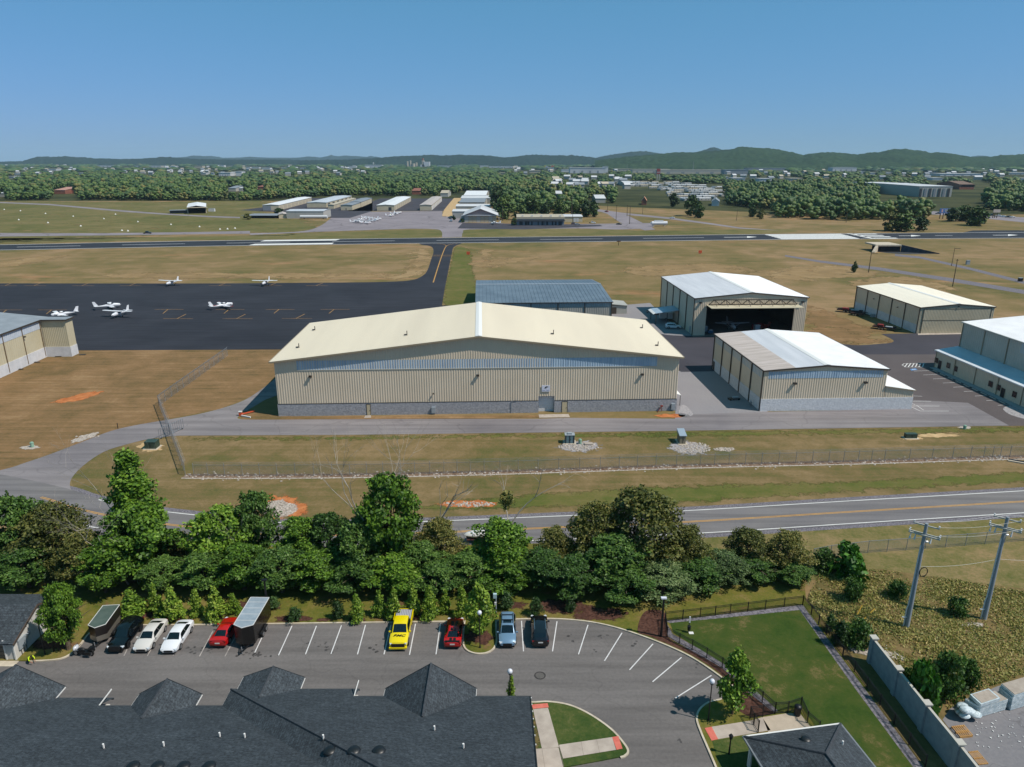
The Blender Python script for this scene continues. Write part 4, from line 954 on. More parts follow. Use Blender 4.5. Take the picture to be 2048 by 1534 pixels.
for (px_, py_, w_, h_, zz, nm) in ((1876.5, 720.5, 1.1, 1.2, 1.9, 'window'), (1901, 731, 1.1, 1.2, 1.9, 'window'), (1915, 737.5, 1.1, 1.2, 1.9, 'window'), (1983, 768, 1.1, 1.2, 1.9, 'window'), (1998.5, 775, 1.1, 1.2, 1.9, 'window'), (2030, 789, 1.1, 1.2, 1.9, 'window'), (1888, 730, 1.0, 2.1, 1.1, 'door'), (2013.5, 786, 1.0, 2.1, 1.1, 'door')):
 y = side_y(px_, py_, zz)
 mb = MB(); mb.box(-.14, y - w_/2, zz - h_/2, -.06, y + w_/2, zz + h_/2); q = mb.build(nm, m_win if nm == 'window' else M('dark_door', '#241f20', .4), t)
 mb = MB(); mb.box(-.17, y - w_/2 - .07, zz - h_/2 - .07, -.1, y - w_/2, zz + h_/2 + .07); mb.box(-.17, y + w_/2, zz - h_/2 - .07, -.1, y + w_/2 + .07, zz + h_/2 + .07); mb.box(-.17, y - w_/2, zz + h_/2, -.1, y + w_/2, zz + h_/2 + .07); mb.build('frame', m_trim, q)
for k in range(7): MB().box(-.18, -.3 - k * 7.5 - .08, 0, -.07, -.3 - k * 7.5 + .08, LZ6 - .1).build('downpipe', m_tantrim, t)
pw = [w6(-1.7, -1.0), w6(-1.7, -LD), w6(-.05, -LD), w6(-.05, -1.0)]
tag(MB().prism([(q.x, q.y) for q in pw], .0, .14).build('pavement', M('grey_concrete', '#8f9192', .9, c2='#9c9e9f', s=.8)), kind='structure')  # mottled grey concrete walk along the office wall
m_stop = M('wheel_stop', '#b9b4a9', .9)
for k in range(9):
 q = w6(-2.3, -4.3 - k * 2.95); b = MB().obox((0, 0, .07), (.16, 1.9, .13)).build('wheel_stop', m_stop); b.location = (q.x, q.y, .04); b.rotation_euler.z = ANG
 tag(b, 'pale concrete wheel stop at the head of a bay along the office lean-to', 'wheel stop', 'wheel stops along the office lean-to')
# --- hangar cut by the left edge ---
P0 = G(94, 713.5); loc0, w0 = frame_of(P0)
H0e = zat(84, 640, P0)
t = thing('side_hangar', 'cream hangar with grey-blue roof cut by the left frame edge', 'hangar', (P0.x, P0.y, 0), ANG)
m_bw = M('side_hangar_cladding', '#b0a88e', .55, c2='#b8b096', s=.2)  # one cladding colour for every wall of this hangar
Wp = loc0(G(147, 711.5))[0]; L0 = 46.0; Dp = 3.2; B0 = 2.7; Wh = 60.0; H0r = H0e + 3.4
mb = MB(); corrugated(mb, (0, -L0), (0, 0), B0, H0e, .8); mb.build('side_wall', m_bw, t)
MB().box(-.1, -L0, 0, .12, -.12, B0).build('base_wall', m_whitebase, t)
mb = MB(); corrugated(mb, (.1, 0), (Wp, 0), B0, H0e, .45); corrugated(mb, (Wp, 0), (Wp, Dp), B0, H0e, .8); mb.build('pocket_wall', m_bw, t)
mb = MB(); mb.box(-.1, -.12, 0, Wp + .12, .1, B0); mb.box(Wp - .1, .1, 0, Wp + .12, Dp, B0); mb.build('pocket_base', m_whitebase, t)
mb = MB(); e = .35
X = [Wp + e, e, -Wh/2]; Z = lambda x: H0e + .1 + (0 if x >= 0 else -x * (H0r - H0e) / (Wh/2))
mb.poly([(Wp + e, -e, Z(1)), (Wp + e, Dp + e, Z(1)), (e, Dp + e, Z(1)), (e, -e, Z(1))]); mb.poly([(e, -L0, H0e + .1), (e, Dp + e, H0e + .1), (-Wh/2, Dp + e, H0r), (-Wh/2, -L0, H0r)]); mb.poly([(-Wh/2, -L0, H0r), (-Wh/2, Dp + e, H0r), (-Wh, Dp + e, H0e), (-Wh, -L0, H0e)])
mb.build('roof', M('bluegrey_flat_roof', '#7e8489', .5, c2='#8a9095', s=.4), t)
mb = MB(); mb.box(e - .02, -L0, H0e - .2, e + .15, -e, H0e + .15); mb.box(e + .15, -e - .17, H0e - .2, Wp + e, -e, H0e + .15); mb.box(Wp + e, -e - .17, H0e - .2, Wp + e + .15, Dp + e, H0e + .15); mb.build('verge_trim', m_trim, t)
for k in range(6): MB().box(.1, -.6 - k * 7.6 - .07, .3, .24, -.6 - k * 7.6 + .07, H0e - .2).build('downpipe', M('downpipe_brown', '#6b5a44', .5), t)
mb = MB(); corrugated(mb, (.06, -L0), (.06, -.6), H0e - 2.2, H0e - .3, .8); mb.build('translucent_strip', M('pale_strip', '#a8b2bd', .4, c2='#b4bcc5', s=1), t)
wall_lamp(t, .1, -8, H0e - 2.6, .9, d=(1, 0))
for k, (px_, py_) in enumerate(((112, 712.5), (68, 724), (34, 738), (160, 709))):
 q = G(px_, py_); b = MB().obox((0, 0, .1), (1.6, .6, .16)).build('splash_block', m_trim); b.location = (q.x + 1.0, q.y - .5, .02)
 tag(b, 'dark splash block under a downpipe of the cream left hangar', 'splash block', 'splash blocks at the left hangar')
# ================= trees =================
def leafmat(name, cols, yellow=0, trans=.16, hue=.06):
 mt, n, l, p = nt(name)
 geo = n.new("ShaderNodeNewGeometry"); oi = n.new("ShaderNodeObjectInfo")
 vec = mapping(n, l)
 f = math_(n, l, 'ADD', math_(n, l, 'MULTIPLY', noi(n, l, vec, .35, 2), .6), math_(n, l, 'MULTIPLY', geo.outputs['Random Per Island'], .4))
 f = math_(n, l, 'ADD', f, math_(n, l, 'MULTIPLY', math_(n, l, 'SUBTRACT', oi.outputs['Random'], .5), .22))
 k = len(cols)
 col = ramp(n, l, f, [(.25 + .5 * i / (k - 1), c) for i, c in enumerate(cols)])
 l.new(col, p.inputs['Base Color']); p.inputs['Roughness'].default_value = .55
 p.inputs['Specular IOR Level'].default_value = .3
 if trans:
  tr = n.new("ShaderNodeBsdfTranslucent"); l.new(mixc(n, l, 1.0, col, (1.1, 1.25, .5), 'MULTIPLY'), tr.inputs[0])
  mx = n.new("ShaderNodeMixShader"); mx.inputs[0].default_value = trans
  l.new(p.outputs[0], mx.inputs[1]); l.new(tr.outputs[0], mx.inputs[2]); l.new(mx.outputs[0], n["Material Output"].inputs[0])
 return mt
m_leafA = leafmat('leaf_bright', ['#34501a', '#4a6a1e', '#628426', '#7f9a38'])
m_leafB = leafmat('leaf_dark', ['#28401a', '#395623', '#4d6c2b', '#65803a'])
m_leafO = leafmat('leaf_olive', ['#3d4520', '#535a28', '#696a33', '#857c42'])
m_leafF = leafmat('leaf_feathery', ['#36482a', '#4a5f34', '#617646', '#7d8c5c'])
m_leafY = leafmat('leaf_conifer', ['#42601e', '#5c7a22', '#78922e', '#94a544'])
m_leafD = leafmat('leaf_evergreen', ['#203518', '#2d4720', '#3e5a2a', '#506b35'])
m_bark = M('bark', '#4c4136', .9, c2='#6a5f52', s=3, spec=.1)
m_barkp = M('pale_bark', '#8c857b', .9, c2='#a39c92', s=3, spec=.1)
m_farA = leafmat('far_leaf', ['#2c421e', '#3b5224', '#4b602b', '#5d6c34'], trans=0)
m_farB = leafmat('far_leaf_dark', ['#20341a', '#2c431f', '#3a5027', '#4a5c2e'], trans=0)
m_farC = leafmat('far_leaf_olive', ['#3d4623', '#4c552a', '#5e6232', '#706c3a'], trans=0)
def np_mesh(name, V, Fs, mat, mats_idx=None):
 """V (n,3) array, Fs (m,k) array of equal sized faces"""
 me = bpy.data.meshes.new(name); V = np.asarray(V, dtype=np.float32); Fs = np.asarray(Fs, dtype=np.int32)
 k = Fs.shape[1]; me.vertices.add(len(V)); me.vertices.foreach_set('co', V.ravel())
 me.loops.add(Fs.size); me.loops.foreach_set('vertex_index', Fs.ravel())
 me.polygons.add(len(Fs)); me.polygons.foreach_set('loop_start', np.arange(0, Fs.size, k, dtype=np.int32))
 for m in (mat if isinstance(mat, (list, tuple)) else [mat]): me.materials.append(m)
 if mats_idx is not None: me.polygons.foreach_set('material_index', np.asarray(mats_idx, dtype=np.int32))
 me.update(calc_edges=True); return me
def unit(a): return a / np.maximum(np.linalg.norm(a, axis=1, keepdims=True), 1e-9)
def cards(P, N, size, rg, asp=1.5):
 n = len(P); t = unit(np.cross(N, rg.normal(size=(n, 3)))); b = unit(np.cross(N, t))
 s = size * rg.uniform(.6, 1.3, (n, 1)) / 2
 t, b = t * s * asp, b * s
 V = np.stack([P - t, P - b * .9, P + t, P + b * .9], 1).reshape(-1, 3)
 return V, np.arange(4 * n).reshape(n, 4)
def crown_arrays(seed, R=4., H=9., z0=2., n=9000, leaf=.34, shape='round', clumps=60, cr=1.3, up=.35):
 rg = np.random.default_rng(seed)
 cs = []; rs = []
 for i in range(clumps):
  for _ in range(50):
   z = rg.uniform(0, 1)
   if shape == 'round': rr = sqrt(max(0, 1 - (2 * z - 1) ** 2)) ** .7 * (1.05 - .25 * z)
   elif shape == 'cone': rr = (1 - z) ** .75 * 1.0 + .05
   elif shape == 'egg': rr = sin(pi * min(1, max(0, z * .93 + .07)) ** .75) ** .8
   elif shape == 'spread': rr = sqrt(max(0, 1 - (1.35 * z - .35) ** 2)) if z > .1 else .6
   else: rr = 1
   q = rg.uniform(.25, 1) ** .55
   if rr > .06: break
  a = rg.uniform(0, 2 * pi); r_c = cr * rg.uniform(.65, 1.25) * (1 if shape != 'cone' else (.35 + .8 * (1 - z)))
  rad = max(0, rr * R * q - r_c * .55)
  cs.append((cos(a) * rad, sin(a) * rad, z0 + z * (H - z0 - r_c * .6))); rs.append(r_c)
 for i in range(int(clumps * .22)):      # ragged shoots that stand out of the outline
  j = rg.integers(0, clumps); c = np.array(cs[j]); o_ = c * np.array([1, 1, 0]); o_ = o_ / (np.linalg.norm(o_) + .1) * rg.uniform(.1, .5) * cr; o_[2] = rg.uniform(.1, .8) * cr
  cs.append(tuple(c + o_ * 1.3)); rs.append(rs[j] * rg.uniform(.3, .55))
 cs, rs = np.array(cs), np.array(rs)
 w = rs ** 2; idx = rg.choice(len(cs), n, p=w / w.sum())
 d = unit(rg.normal(size=(n, 3)) + np.array([0, 0, up]))
 P = cs[idx] + d * (rs[idx] * rg.uniform(.4, 1.15, n) ** .7)[:, None] * np.array([1, 1, .7])
 P += rg.normal(size=(n, 3)) * .14 * cr
 ph = rg.uniform(0, 6, 6); an = np.arctan2(P[:, 1], P[:, 0]); q_ = 1 + .13 * np.sin(3 * an + ph[0] + P[:, 2] * .9) + .1 * np.sin(5 * an + ph[1] - P[:, 2] * 1.4) + .07 * np.sin(P[:, 2] * 3.1 + ph[2])
 P[:, :2] *= q_[:, None]
 N = unit(d * .6 + rg.normal(size=(n, 3)) * .8 + np.array([0, 0, .45]))
 k = P[:, 2] > .15
 V, Fa = cards(P[k], N[k], leaf, rg)
 return V, Fa
def limb_mesh(seed, H, r0=.22, spread=3., n=7, zstart=.25):
 r = random.Random(seed); mb = MB()
 top = (r.uniform(-.4, .4), r.uniform(-.4, .4), H * .8)
 mb.tube([(0, 0, -.2), (0.05, 0, H * .25), (top[0] * .5, top[1] * .5, H * .5), top], [r0 * 1.25, r0, r0 * .65, r0 * .2], 8)
 for i in range(n):
  a = r.uniform(0, 2 * pi); z = H * r.uniform(zstart, .6); L = spread * r.uniform(.5, .9)
  p0 = Vector((0, 0, z)); p1 = Vector((cos(a) * L * .5, sin(a) * L * .5, z + L * .45)); p2 = Vector((cos(a) * L, sin(a) * L, z + L * .75))
  mb.tube([p0, p1, p2], [r0 * .5, r0 * .3, r0 * .1], 5)
 return mb
def bare_mesh(seed, H, r0=.16, depth=4, lean=(0, 0), spread=.55, z_from=0., nb=2):
 r = random.Random(seed); mb = MB()
 def grow(p, d, L, rad, k):
  pts = [p]; q = p; dd = d
  for i in range(3):
   dd = (dd + Vector((r.gauss(0, .12), r.gauss(0, .12), r.gauss(.03, .08)))).normalized(); q = q + dd * L / 3; pts.append(q)
  mb.tube(pts, [rad, rad * .85, rad * .7, rad * .5], 5 if rad > .03 else 3, cap=False)
  if k <= 0: return
  for j in range(nb + (1 if r.random() < .5 else 0)):
   nd = (dd + Vector((r.gauss(0, spread), r.gauss(0, spread), r.gauss(.1, .3)))).normalized()
   base = pts[2] if j == 0 and r.random() < .5 else q
   grow(base, nd, L * r.uniform(.55, .8), rad * .52, k - 1)
 grow(Vector((0, 0, z_from)), Vector((lean[0], lean[1], 1)).normalized(), H * .42, r0, depth)
 return mb
TREES = {}
def tree_kind(key, seeds, leafm, barkm=m_bark, trunk_r=.22, **kw):
 TREES[key] = []
 for s in seeds:
  V, Fa = crown_arrays(s, **kw)
  me = np_mesh(key + '_crown', V, Fa, leafm)
  R = kw.get('R', 4.)
  tm = limb_mesh(s, kw.get('H', 9.), trunk_r, R * .8, n=8 if R > 2 else 3)
  tmp = tm.build('trunk', barkm); tme = tmp.data; bpy.data.objects.remove(tmp)
  TREES[key].append((me, tme, R, kw.get('H', 9.)))
tree_kind('broad', (1, 2, 3), m_leafA, n=14000, leaf=.28, clumps=110, cr=.8, up=.4)
tree_kind('dark', (4, 5, 6), m_leafB, n=13000, leaf=.26, clumps=120, cr=.72, up=.4)
tree_kind('olive', (7, 8), m_leafO, n=13000, leaf=.22, clumps=170, cr=.75, shape='spread', up=.1)
tree_kind('feather', (9,), m_leafF, n=12000, leaf=.22, clumps=150, cr=.7, shape='spread', up=0)
tree_kind('column', (11,), m_leafA, n=13000, leaf=.27, clumps=100, cr=.8, R=2.7, H=13., z0=1.0, shape='egg')
tree_kind('conifer', (12, 13), m_leafY, n=2600, leaf=.16, clumps=60, cr=.42, R=1.05, H=3.2, z0=.1, shape='cone', trunk_r=.06)
tree_kind('evergreen', (14,), m_leafD, n=2200, leaf=.15, clumps=45, cr=.42, R=1.0, H=2.3, z0=.1, shape='egg', trunk_r=.06)
tree_kind('pear', (15,), m_leafA, n=4200, leaf=.24, clumps=55, cr=.65, R=1.9, H=6.2, z0=1.0, shape='egg', trunk_r=.09)
tree_kind('slim', (16,), m_leafY, n=3200, leaf=.2, clumps=60, cr=.5, R=1.5, H=5.6, z0=.9, shape='egg', trunk_r=.07)
tree_kind('shrub', (17, 18), m_leafB, n=2600, leaf=.2, clumps=40, cr=.6, R=1.9, H=2.6, z0=0., shape='round', trunk_r=.05)
tree_kind('bigleaf', (19,), leafmat('leaf_bigleaf', ['#2c5217', '#3d6a1d', '#4f7d28', '#64903a']), n=1100, leaf=.42, clumps=30, cr=.6, R=1.9, H=2.4, z0=0., shape='round', trunk_r=.05)
for k_ in ('dark',): pass
def plant(key, label, x, y, R, H, v=0, rz=None, name=None, cat='tree', z=LZ, group=None, crown_only=False):
 me, tme, r0, h0 = TREES[key][v % len(TREES[key])]
 t = thing(name or 'tree', label, cat, (x, y, z), rnd.uniform(0, 6.28) if rz is None else rz, group)
 c = bpy.data.objects.new('crown', me); C.objects.link(c); c.parent = t; c.scale = (R / r0, R / r0 * rnd.uniform(.92, 1.08), H / h0)
 q = bpy.data.objects.new('trunk', tme); C.objects.link(q); q.parent = t; q.scale = (1, 1, H / h0)
 return t
def plant_px(key, label, px, ptop, hw, Y, **kw):
 p = W(px, ptop, Y); z = kw.get('z', LZ)
 return plant(key, label, p.x, Y, hw * mpp(Y, p.z * .6), max(1.0, p.z - z), **kw)
GB = 'trees in the belt between the car park and the road'
BELT = [ # kind, px of the middle, py of the top, half width px, distance, label
 ('dark', 8, 995, 62, 80, 'dark green tree at the left frame edge in the roadside belt'),
 ('olive', 92, 1006, 78, 79, 'wide olive-brown tree beside the left edge tree of the belt'),
 ('column', 248, 902, 62, 81, 'tallest bright green tree of the belt, bare twigs around its narrow top'),
 ('broad', 262, 1010, 82, 77.5, 'broad green crown below the tallest narrow tree at the left of the belt'),
 ('olive', 160, 1065, 62, 76, 'low olive tree with dead branches left of the tallest tree'),
 ('olive', 345, 1066, 40, 80, 'slim brownish-olive tree right of the tallest belt tree'),
 ('broad', 432, 1016, 66, 79, 'bright green tree with a bare grey top and yellow leaves'),
 ('dark', 506, 984, 52, 81, 'tall dark pointed tree in front of the pale stone patch'),
 ('broad', 594, 1040, 52, 80, 'rounded green tree right of the tall pointed tree'),
 ('dark', 655, 1028, 50, 80, 'dark green tree directly left of the tree with the tall dead top'),
 ('broad', 772, 950, 72, 79, 'big green tree with a tall dead forked top above its crown'),
 ('dark', 715, 1040, 60, 77, 'dark crown low at the left side of the dead topped tree'),
 ('olive', 878, 1038, 56, 80, 'sparse brown-olive tree right of the dead topped tree'),
 ('dark', 845, 1085, 48, 77, 'dark green tree in front of the sparse brown-olive tree'),
 ('broad', 1005, 1046, 70, 78, 'bright yellow-green tree at the foot of the bare twisted trunk'),
 ('dark', 940, 1110, 50, 75.5, 'shaded tree behind the planted parking island'),
 ('olive', 1108, 1056, 46, 80, 'small olive tree left of the large dark spreading tree'),
 ('olive', 1195, 1005, 66, 81, 'olive left shoulder tree of the large dark spreading mass'),
 ('olive', 1290, 982, 92, 80, 'largest dark olive spreading tree of the belt, over the road edge'),
 ('dark', 1235, 1075, 76, 76.5, 'dark crown below the left side of the largest spreading tree'),
 ('olive', 1375, 1052, 52, 79, 'olive tree against the road right of the largest spreading tree'),
 ('feather', 1328, 1132, 62, 74, 'pale feathery tree hanging over the park fence corner'),
 ('dark', 1405, 1120, 58, 76, 'dark tree behind the top fence of the lawn'),
 ('feather', 1452, 1108, 52, 77, 'feathery grey-green tree behind the middle of the park fence'),
 ('olive', 1500, 1060, 52, 80, 'thin olive tree with twigs crossing the white road line'),
 ('dark', 1515, 1120, 48, 77, 'dark low tree behind the park fence near the corner'),
 ('olive', 1578, 1064, 50, 79, 'rounded brownish-olive tree at the right end of the belt'),
 ('dark', 1592, 1130, 38, 76, 'dark bush-like tree at the park fence corner'),
 ('dark', 40, 1095, 66, 75.5, 'deep green tree behind the garage roof'),
 ('broad', 195, 1095, 58, 74.5, 'yellow-green low crown behind the dark cargo trailer'),
 ('dark', 318, 1118, 52, 75, 'shaded tree behind the pair of yellow-green conifers'),
 ('dark', 400, 1105, 60, 75, 'dark tree behind the widest conifer by the white saloons'),
 ('broad', 478, 1095, 58, 75, 'green tree behind the long black box trailer'),
 ('dark', 556, 1100, 58, 74.5, 'dark green tree over the bare mulch right of the box trailer'),
 ('broad', 630, 1105, 56, 75, 'green tree behind the small dark shrub in the mulch'),
 ('dark', 700, 1118, 56, 74.5, 'dark tree behind the single conifer left of the yellow pickup'),
 ('broad', 790, 1115, 60, 74.5, 'green tree behind the yellow pickup truck'),
 ('dark', 872, 1128, 54, 74, 'dark tree behind the pair of conifers right of the yellow pickup'),
 ('broad', 1010, 1125, 56, 74.5, 'green tree right behind the blue-grey wagon'),
 ('dark', 1080, 1105, 60, 75.5, 'dark tree behind the black estate car'),
 ('dark', 1150, 1120, 62, 74, 'dark shaded tree at the bend of the kerb'),
 ('dark', 1255, 1140, 60, 73, 'darkest low tree over the pinkish mulch by the bend'),
]
for i, (k, px_, pt, hw, Y, lb) in enumerate(BELT):
 plant_px(k, lb, px_, pt, hw, Y, v=i, group=GB)
def bare(label, px, base_py, ptop, Y, seed, r0=.16, depth=4, lean=(0, 0), spread=.5, z_from=0, name='bare_tree', group=None):
 p = W(px, ptop, Y); H = p.z - z_from
 t = thing(name, label, 'dead tree', (p.x - lean[0] * H * .5, Y, LZ), 0, group)
 bare_mesh(seed, H * 1.0, r0, depth, lean, spread, z_from).build('trunk', m_barkp, t, smooth=True)
 return t
bare('bare grey forked trunk standing alone right of the dead topped tree', 870, 0, 940, 80.5, 21, .17, 3, (.06, 0), .38)
t = bare('bare twisted trunk with a tuft of leaves before the orange soil patch', 1018, 0, 930, 81.5, 26, .2, 4, (.04, 0), .55)
V, Fa = crown_arrays(31, R=1.3, H=10.0, z0=7.6, n=420, leaf=.28, clumps=14, cr=.5); c_ = bpy.data.objects.new('crown', np_mesh('tuft', V, Fa, m_leafO)); C.objects.link(c_); c_.parent = t
bare('tall dead forked top rising above the big green tree', 748, 0, 850, 79, 33, .17, 5, (-.03, 0), .33)
bare('second dead fork rising beside the tall dead top', 785, 0, 868, 78.6, 36, .12, 4, (.12, 0), .35)
bare('bare branching limbs reaching left across the road junction', 165, 0, 925, 79, 41, .12, 5, (-.42, .05), .5)
bare('bare twigs left of the tallest belt tree above the drive', 205, 0, 880, 80.5, 44, .1, 5, (-.12, 0), .4)
bare('pale arched dead limbs low in the olive tree at left', 200, 0, 1010, 76, 47, .12, 4, (-.3, -.2), .7)
bare('thin dead grey top inside the bright tree with yellow leaves', 432, 0, 1008, 78.5, 49, .1, 4, (0, 0), .4)
GC = 'young conifers planted along the kerb'
CON = [('conifer', 315, 1190, 17, 1236, 'yellow-green conifer, left one of the touching pair by the black patrol car'), ('conifer', 337, 1172, 24, 1240, 'yellow-green conifer, larger one of the touching pair'),
 ('conifer', 386, 1176, 16, 1230, 'slim conifer behind the second white saloon'), ('conifer', 425, 1172, 23, 1238, 'widest yellow-green conifer, left of the red sports car'),
 ('conifer', 462, 1185, 16, 1226, 'conifer just left of the long box trailer roof'), ('conifer', 256, 1178, 30, 1232, 'wide yellow-green bush behind the black patrol car'),
 ('conifer', 303, 1165, 14, 1222, 'small conifer tucked behind the touching pair'),
 ('evergreen', 545, 1192, 13, 1216, 'rounded dark evergreen right of the box trailer'), ('evergreen', 586, 1213, 16, 1240, 'small dark shrub alone in the brown mulch'),
 ('evergreen', 673, 1201, 13, 1237, 'dark egg-shaped evergreen left of the single conifer'), ('conifer', 711, 1186, 18, 1240, 'single conifer standing left of the yellow pickup'),
 ('conifer', 757, 1180, 17, 1230, 'conifer just behind the left side of the yellow pickup'), ('conifer', 787, 1176, 19, 1236, 'conifer directly behind the yellow pickup bed'),
 ('conifer', 824, 1166, 17, 1226, 'tall conifer right behind the yellow pickup'), ('conifer', 858, 1170, 21, 1234, 'broad conifer midway between yellow pickup and striped red car'),
 ('conifer', 890, 1178, 15, 1224, 'shaded conifer directly behind the striped red car'), ('conifer', 922, 1169, 17, 1232, 'conifer between the striped red car and the island tree'),
 ('evergreen', 1012, 1181, 16, 1216, 'dark round bush beside the pale utility post'), ('evergreen', 1072, 1194, 15, 1230, 'dark bush behind the black estate car'),
 ('evergreen', 1140, 1196, 12, 1222, 'dark narrow bush in the mulch right of the black estate'),
 ('evergreen', 1664, 1226, 13, 1262, 'smaller dark evergreen outside the park side fence'), ('evergreen', 1686, 1238, 17, 1290, 'larger dark evergreen outside the park side fence')]
for i, (k, px_, pt, hw, pb, lb) in enumerate(CON):
 Y = G(px_, pb, LZ).y
 plant_px(k, lb, px_, pt, hw, Y, v=i, name='conifer' if k == 'conifer' else 'evergreen_bush', cat='shrub', group=GC)
Y = G(957, 1300, LZ).y + 2.0
plant_px('slim', 'slender yellow-green tree in the kerbed parking island', 957, 1166, 33, G(957, 1272, LZ).y, name='island_tree')
plant_px('broad', 'dense green tree beside the garage gable', 108, 1166, 39, G(100, 1298, LZ).y, name='garden_tree')
plant_px('pear', 'dense oval green tree beside the park gate', 1479, 1300, 37, G(1481, 1428, LZ).y, name='park_tree')
plant_px('conifer', 'narrow conifer beside the globe lamp behind the shingle roof', 1022, 1348, 12, G(1024, 1412, LZ).y, name='conifer', cat='shrub')
for k, px_, pt, hw, pb, lb in (('shrub', 1655, 1098, 30, 1140, 'bright green thicket bush left of the weed field'), ('bigleaf', 1700, 1094, 42, 1148, 'large bright green thicket under the chain link fence'),
      ('bigleaf', 1855, 1330, 36, 1420, 'big leaved bright green bush growing behind the precast wall'), ('shrub', 1905, 1305, 42, 1392, 'dark green bush between the wall and the wrapped stacks'), ('shrub', 1945, 1320, 26, 1375, 'green bush above the wrapped board stacks'),
      ('shrub', 1815, 1335, 20, 1390, 'small green bush close behind the precast wall'), ('shrub', 1722, 1240, 34, 1290, 'weedy green bush before the end pillar of the precast wall'), ('shrub', 1712, 1155, 26, 1200, 'dark green bush in the rusty weeds'), ('shrub', 1800, 1160, 22, 1195, 'low green bush left of the first grey pole'), ('shrub', 1920, 1195, 24, 1230, 'low green bush between the two grey poles')):
 plant_px(k, lb, px_, pt, hw, G(px_, pb).y, z=.03, name='bush', cat='bush', v=int(px_))
# weeds
def weeds(name, poly_px, n, hgt, cols, seed, lab, size=.15):
 rg = np.random.default_rng(seed); w = gp(poly_px); xs = [p[0] for p in w]; ys = [p[1] for p in w]; P = []
 r = random.Random(seed)
 while len(P) < n:
  p = (r.uniform(min(xs), max(xs)), r.uniform(min(ys), max(ys)))
  if inside(p, w) and noise.noise(Vector((p[0] * .25, p[1] * .25, seed))) > r.uniform(-.7, .25): P.append((p[0], p[1], r.uniform(.05, hgt) * (.6 + noise.noise(Vector((p[0] * .15, p[1] * .15, 4))))))
 P = np.array(P); P[:, 2] = np.maximum(P[:, 2], .08)
 N = unit(rg.normal(size=(n, 3)) + np.array([0, -.3, .5]))
 V, Fa = cards(P, N, size, rg, 2.0)
 o = bpy.data.objects.new(name, np_mesh(name, V, Fa, leafmat(name + '_mat', cols))); C.objects.link(o); tag(o, lab, kind='stuff')
weeds('weeds', [(1615, 1200), (1640, 1140), (1760, 1140), (1900, 1160), (2048, 1185), (2150, 1205), (2150, 1330), (2048, 1350), (1930, 1395), (1900, 1420), (1870, 1400), (1760, 1290), (1690, 1290), (1640, 1235)], 24000, .4, ['#69703a', '#848445', '#9c9254', '#b09c66'], 3, 'rough rusty green weeds between the fences')
# ================= far landscape =================
_ico = bmesh.new(); bmesh.ops.create_icosphere(_ico, subdivisions=1, radius=1)
ICOV = np.array([v.co[:] for v in _ico.verts]); ICOF = np.array([[v.index for v in f.verts] for f in _ico.faces]); _ico.free()
_ico = bmesh.new(); bmesh.ops.create_icosphere(_ico, subdivisions=2, radius=1)
ICO2V = np.array([v.co[:] for v in _ico.verts]); ICO2F = np.array([[v.index for v in f.verts] for f in _ico.faces]); _ico.free()
def low_crown(seed, clumps, W_=5.5, H_=12., z0=2., k=.42, jit=.22):
 rg = np.random.default_rng(seed); V = []; Fa = []; o = 0
 for i in range(clumps):
  a = rg.uniform(0, 2 * pi); z = rg.uniform(0, 1); r = sqrt(max(0, 1 - (2 * z - 1) ** 2)) * rg.uniform(.3, .75)
  c = np.array([cos(a) * r * W_, sin(a) * r * W_, z0 + (H_ - z0) * (.12 + .76 * z)])
  s = np.array([W_, W_, (H_ - z0) * .5]) * k * rg.uniform(.7, 1.2)
  v = ICOV * (1 + rg.normal(size=(len(ICOV), 1)) * jit) * s + c
  V.append(v); Fa.append(ICOF + o); o += len(v)
 return np.concatenate(V), np.concatenate(Fa)
LC = [low_crown(100 + i, 16, k=.36, jit=.2) for i in range(4)]
LC2 = [low_crown(200 + i, 4, k=.55, jit=.3) for i in range(3)]
LC3 = [low_crown(300 + i, 1, k=1.0, jit=.3) for i in range(3)]
FARB = []    # pixel boxes of far buildings that stay clear of trees: x0, x1, ytop, ybase
def keepout(px, py, hpx, m=1):
 for (a, b, t, bs) in FARB:
  if a - m < px < b + m and py > t and py - hpx < bs - 1 and py < bs + hpx + 3: return True
 return False
def woods_edge(px):          # photo row where the woods begin, for every column of the photo
 P = [(-900, 402), (200, 402), (480, 403), (520, 401), (620, 396), (700, 393), (880, 394), (930, 384), (985, 386), (990, 424), (1030, 427), (1160, 428), (1172, 400), (1200, 405), (1245, 411), (1285, 413), (1330, 415), (1345, 404), (1375, 405), (1430, 412), (1540, 421), (1552, 437), (1640, 442), (1690, 448), (1758, 455), (1768, 461), (1848, 461), (1852, 440), (1846, 425), (1842, 415), (1890, 412), (1960, 420), (2050, 432), (2900, 440)]
 for i in range(len(P) - 1):
  if P[i][0] <= px <= P[i+1][0]:
   k = (px - P[i][0]) / (P[i+1][0] - P[i][0]); return P[i][1] + (P[i+1][1] - P[i][1]) * k
 return 402
CLEAR = [[(1225, 366), (1335, 362), (1450, 380), (1452, 397), (1400, 409), (1336, 405), (1300, 392), (1220, 380)],  # mobile homes
         [(1160, 395), (1176, 395), (1195, 352), (1180, 352)],
         [(1838, 432), (1850, 410), (1895, 414), (2100, 428), (2100, 446), (1840, 428)],
         [(1505, 372), (1520, 366), (1590, 368), (1600, 374), (1520, 378)]]
m_fw = M('far_white', '#c4c6c8', .6, c2='#b0b2b4', s=.02)
m_fw2 = M('far_white_wall', '#a5a49e', .6)
m_fb = M('far_beige', '#a89f8c', .7)
m_fbr = M('far_brick', '#7a4a3c', .8, c2='#8a5a48', s=.3)
m_fgr = M('far_grey_roof', '#7c838a', .6)
m_fdk = M('far_dark', '#35383b', .6)
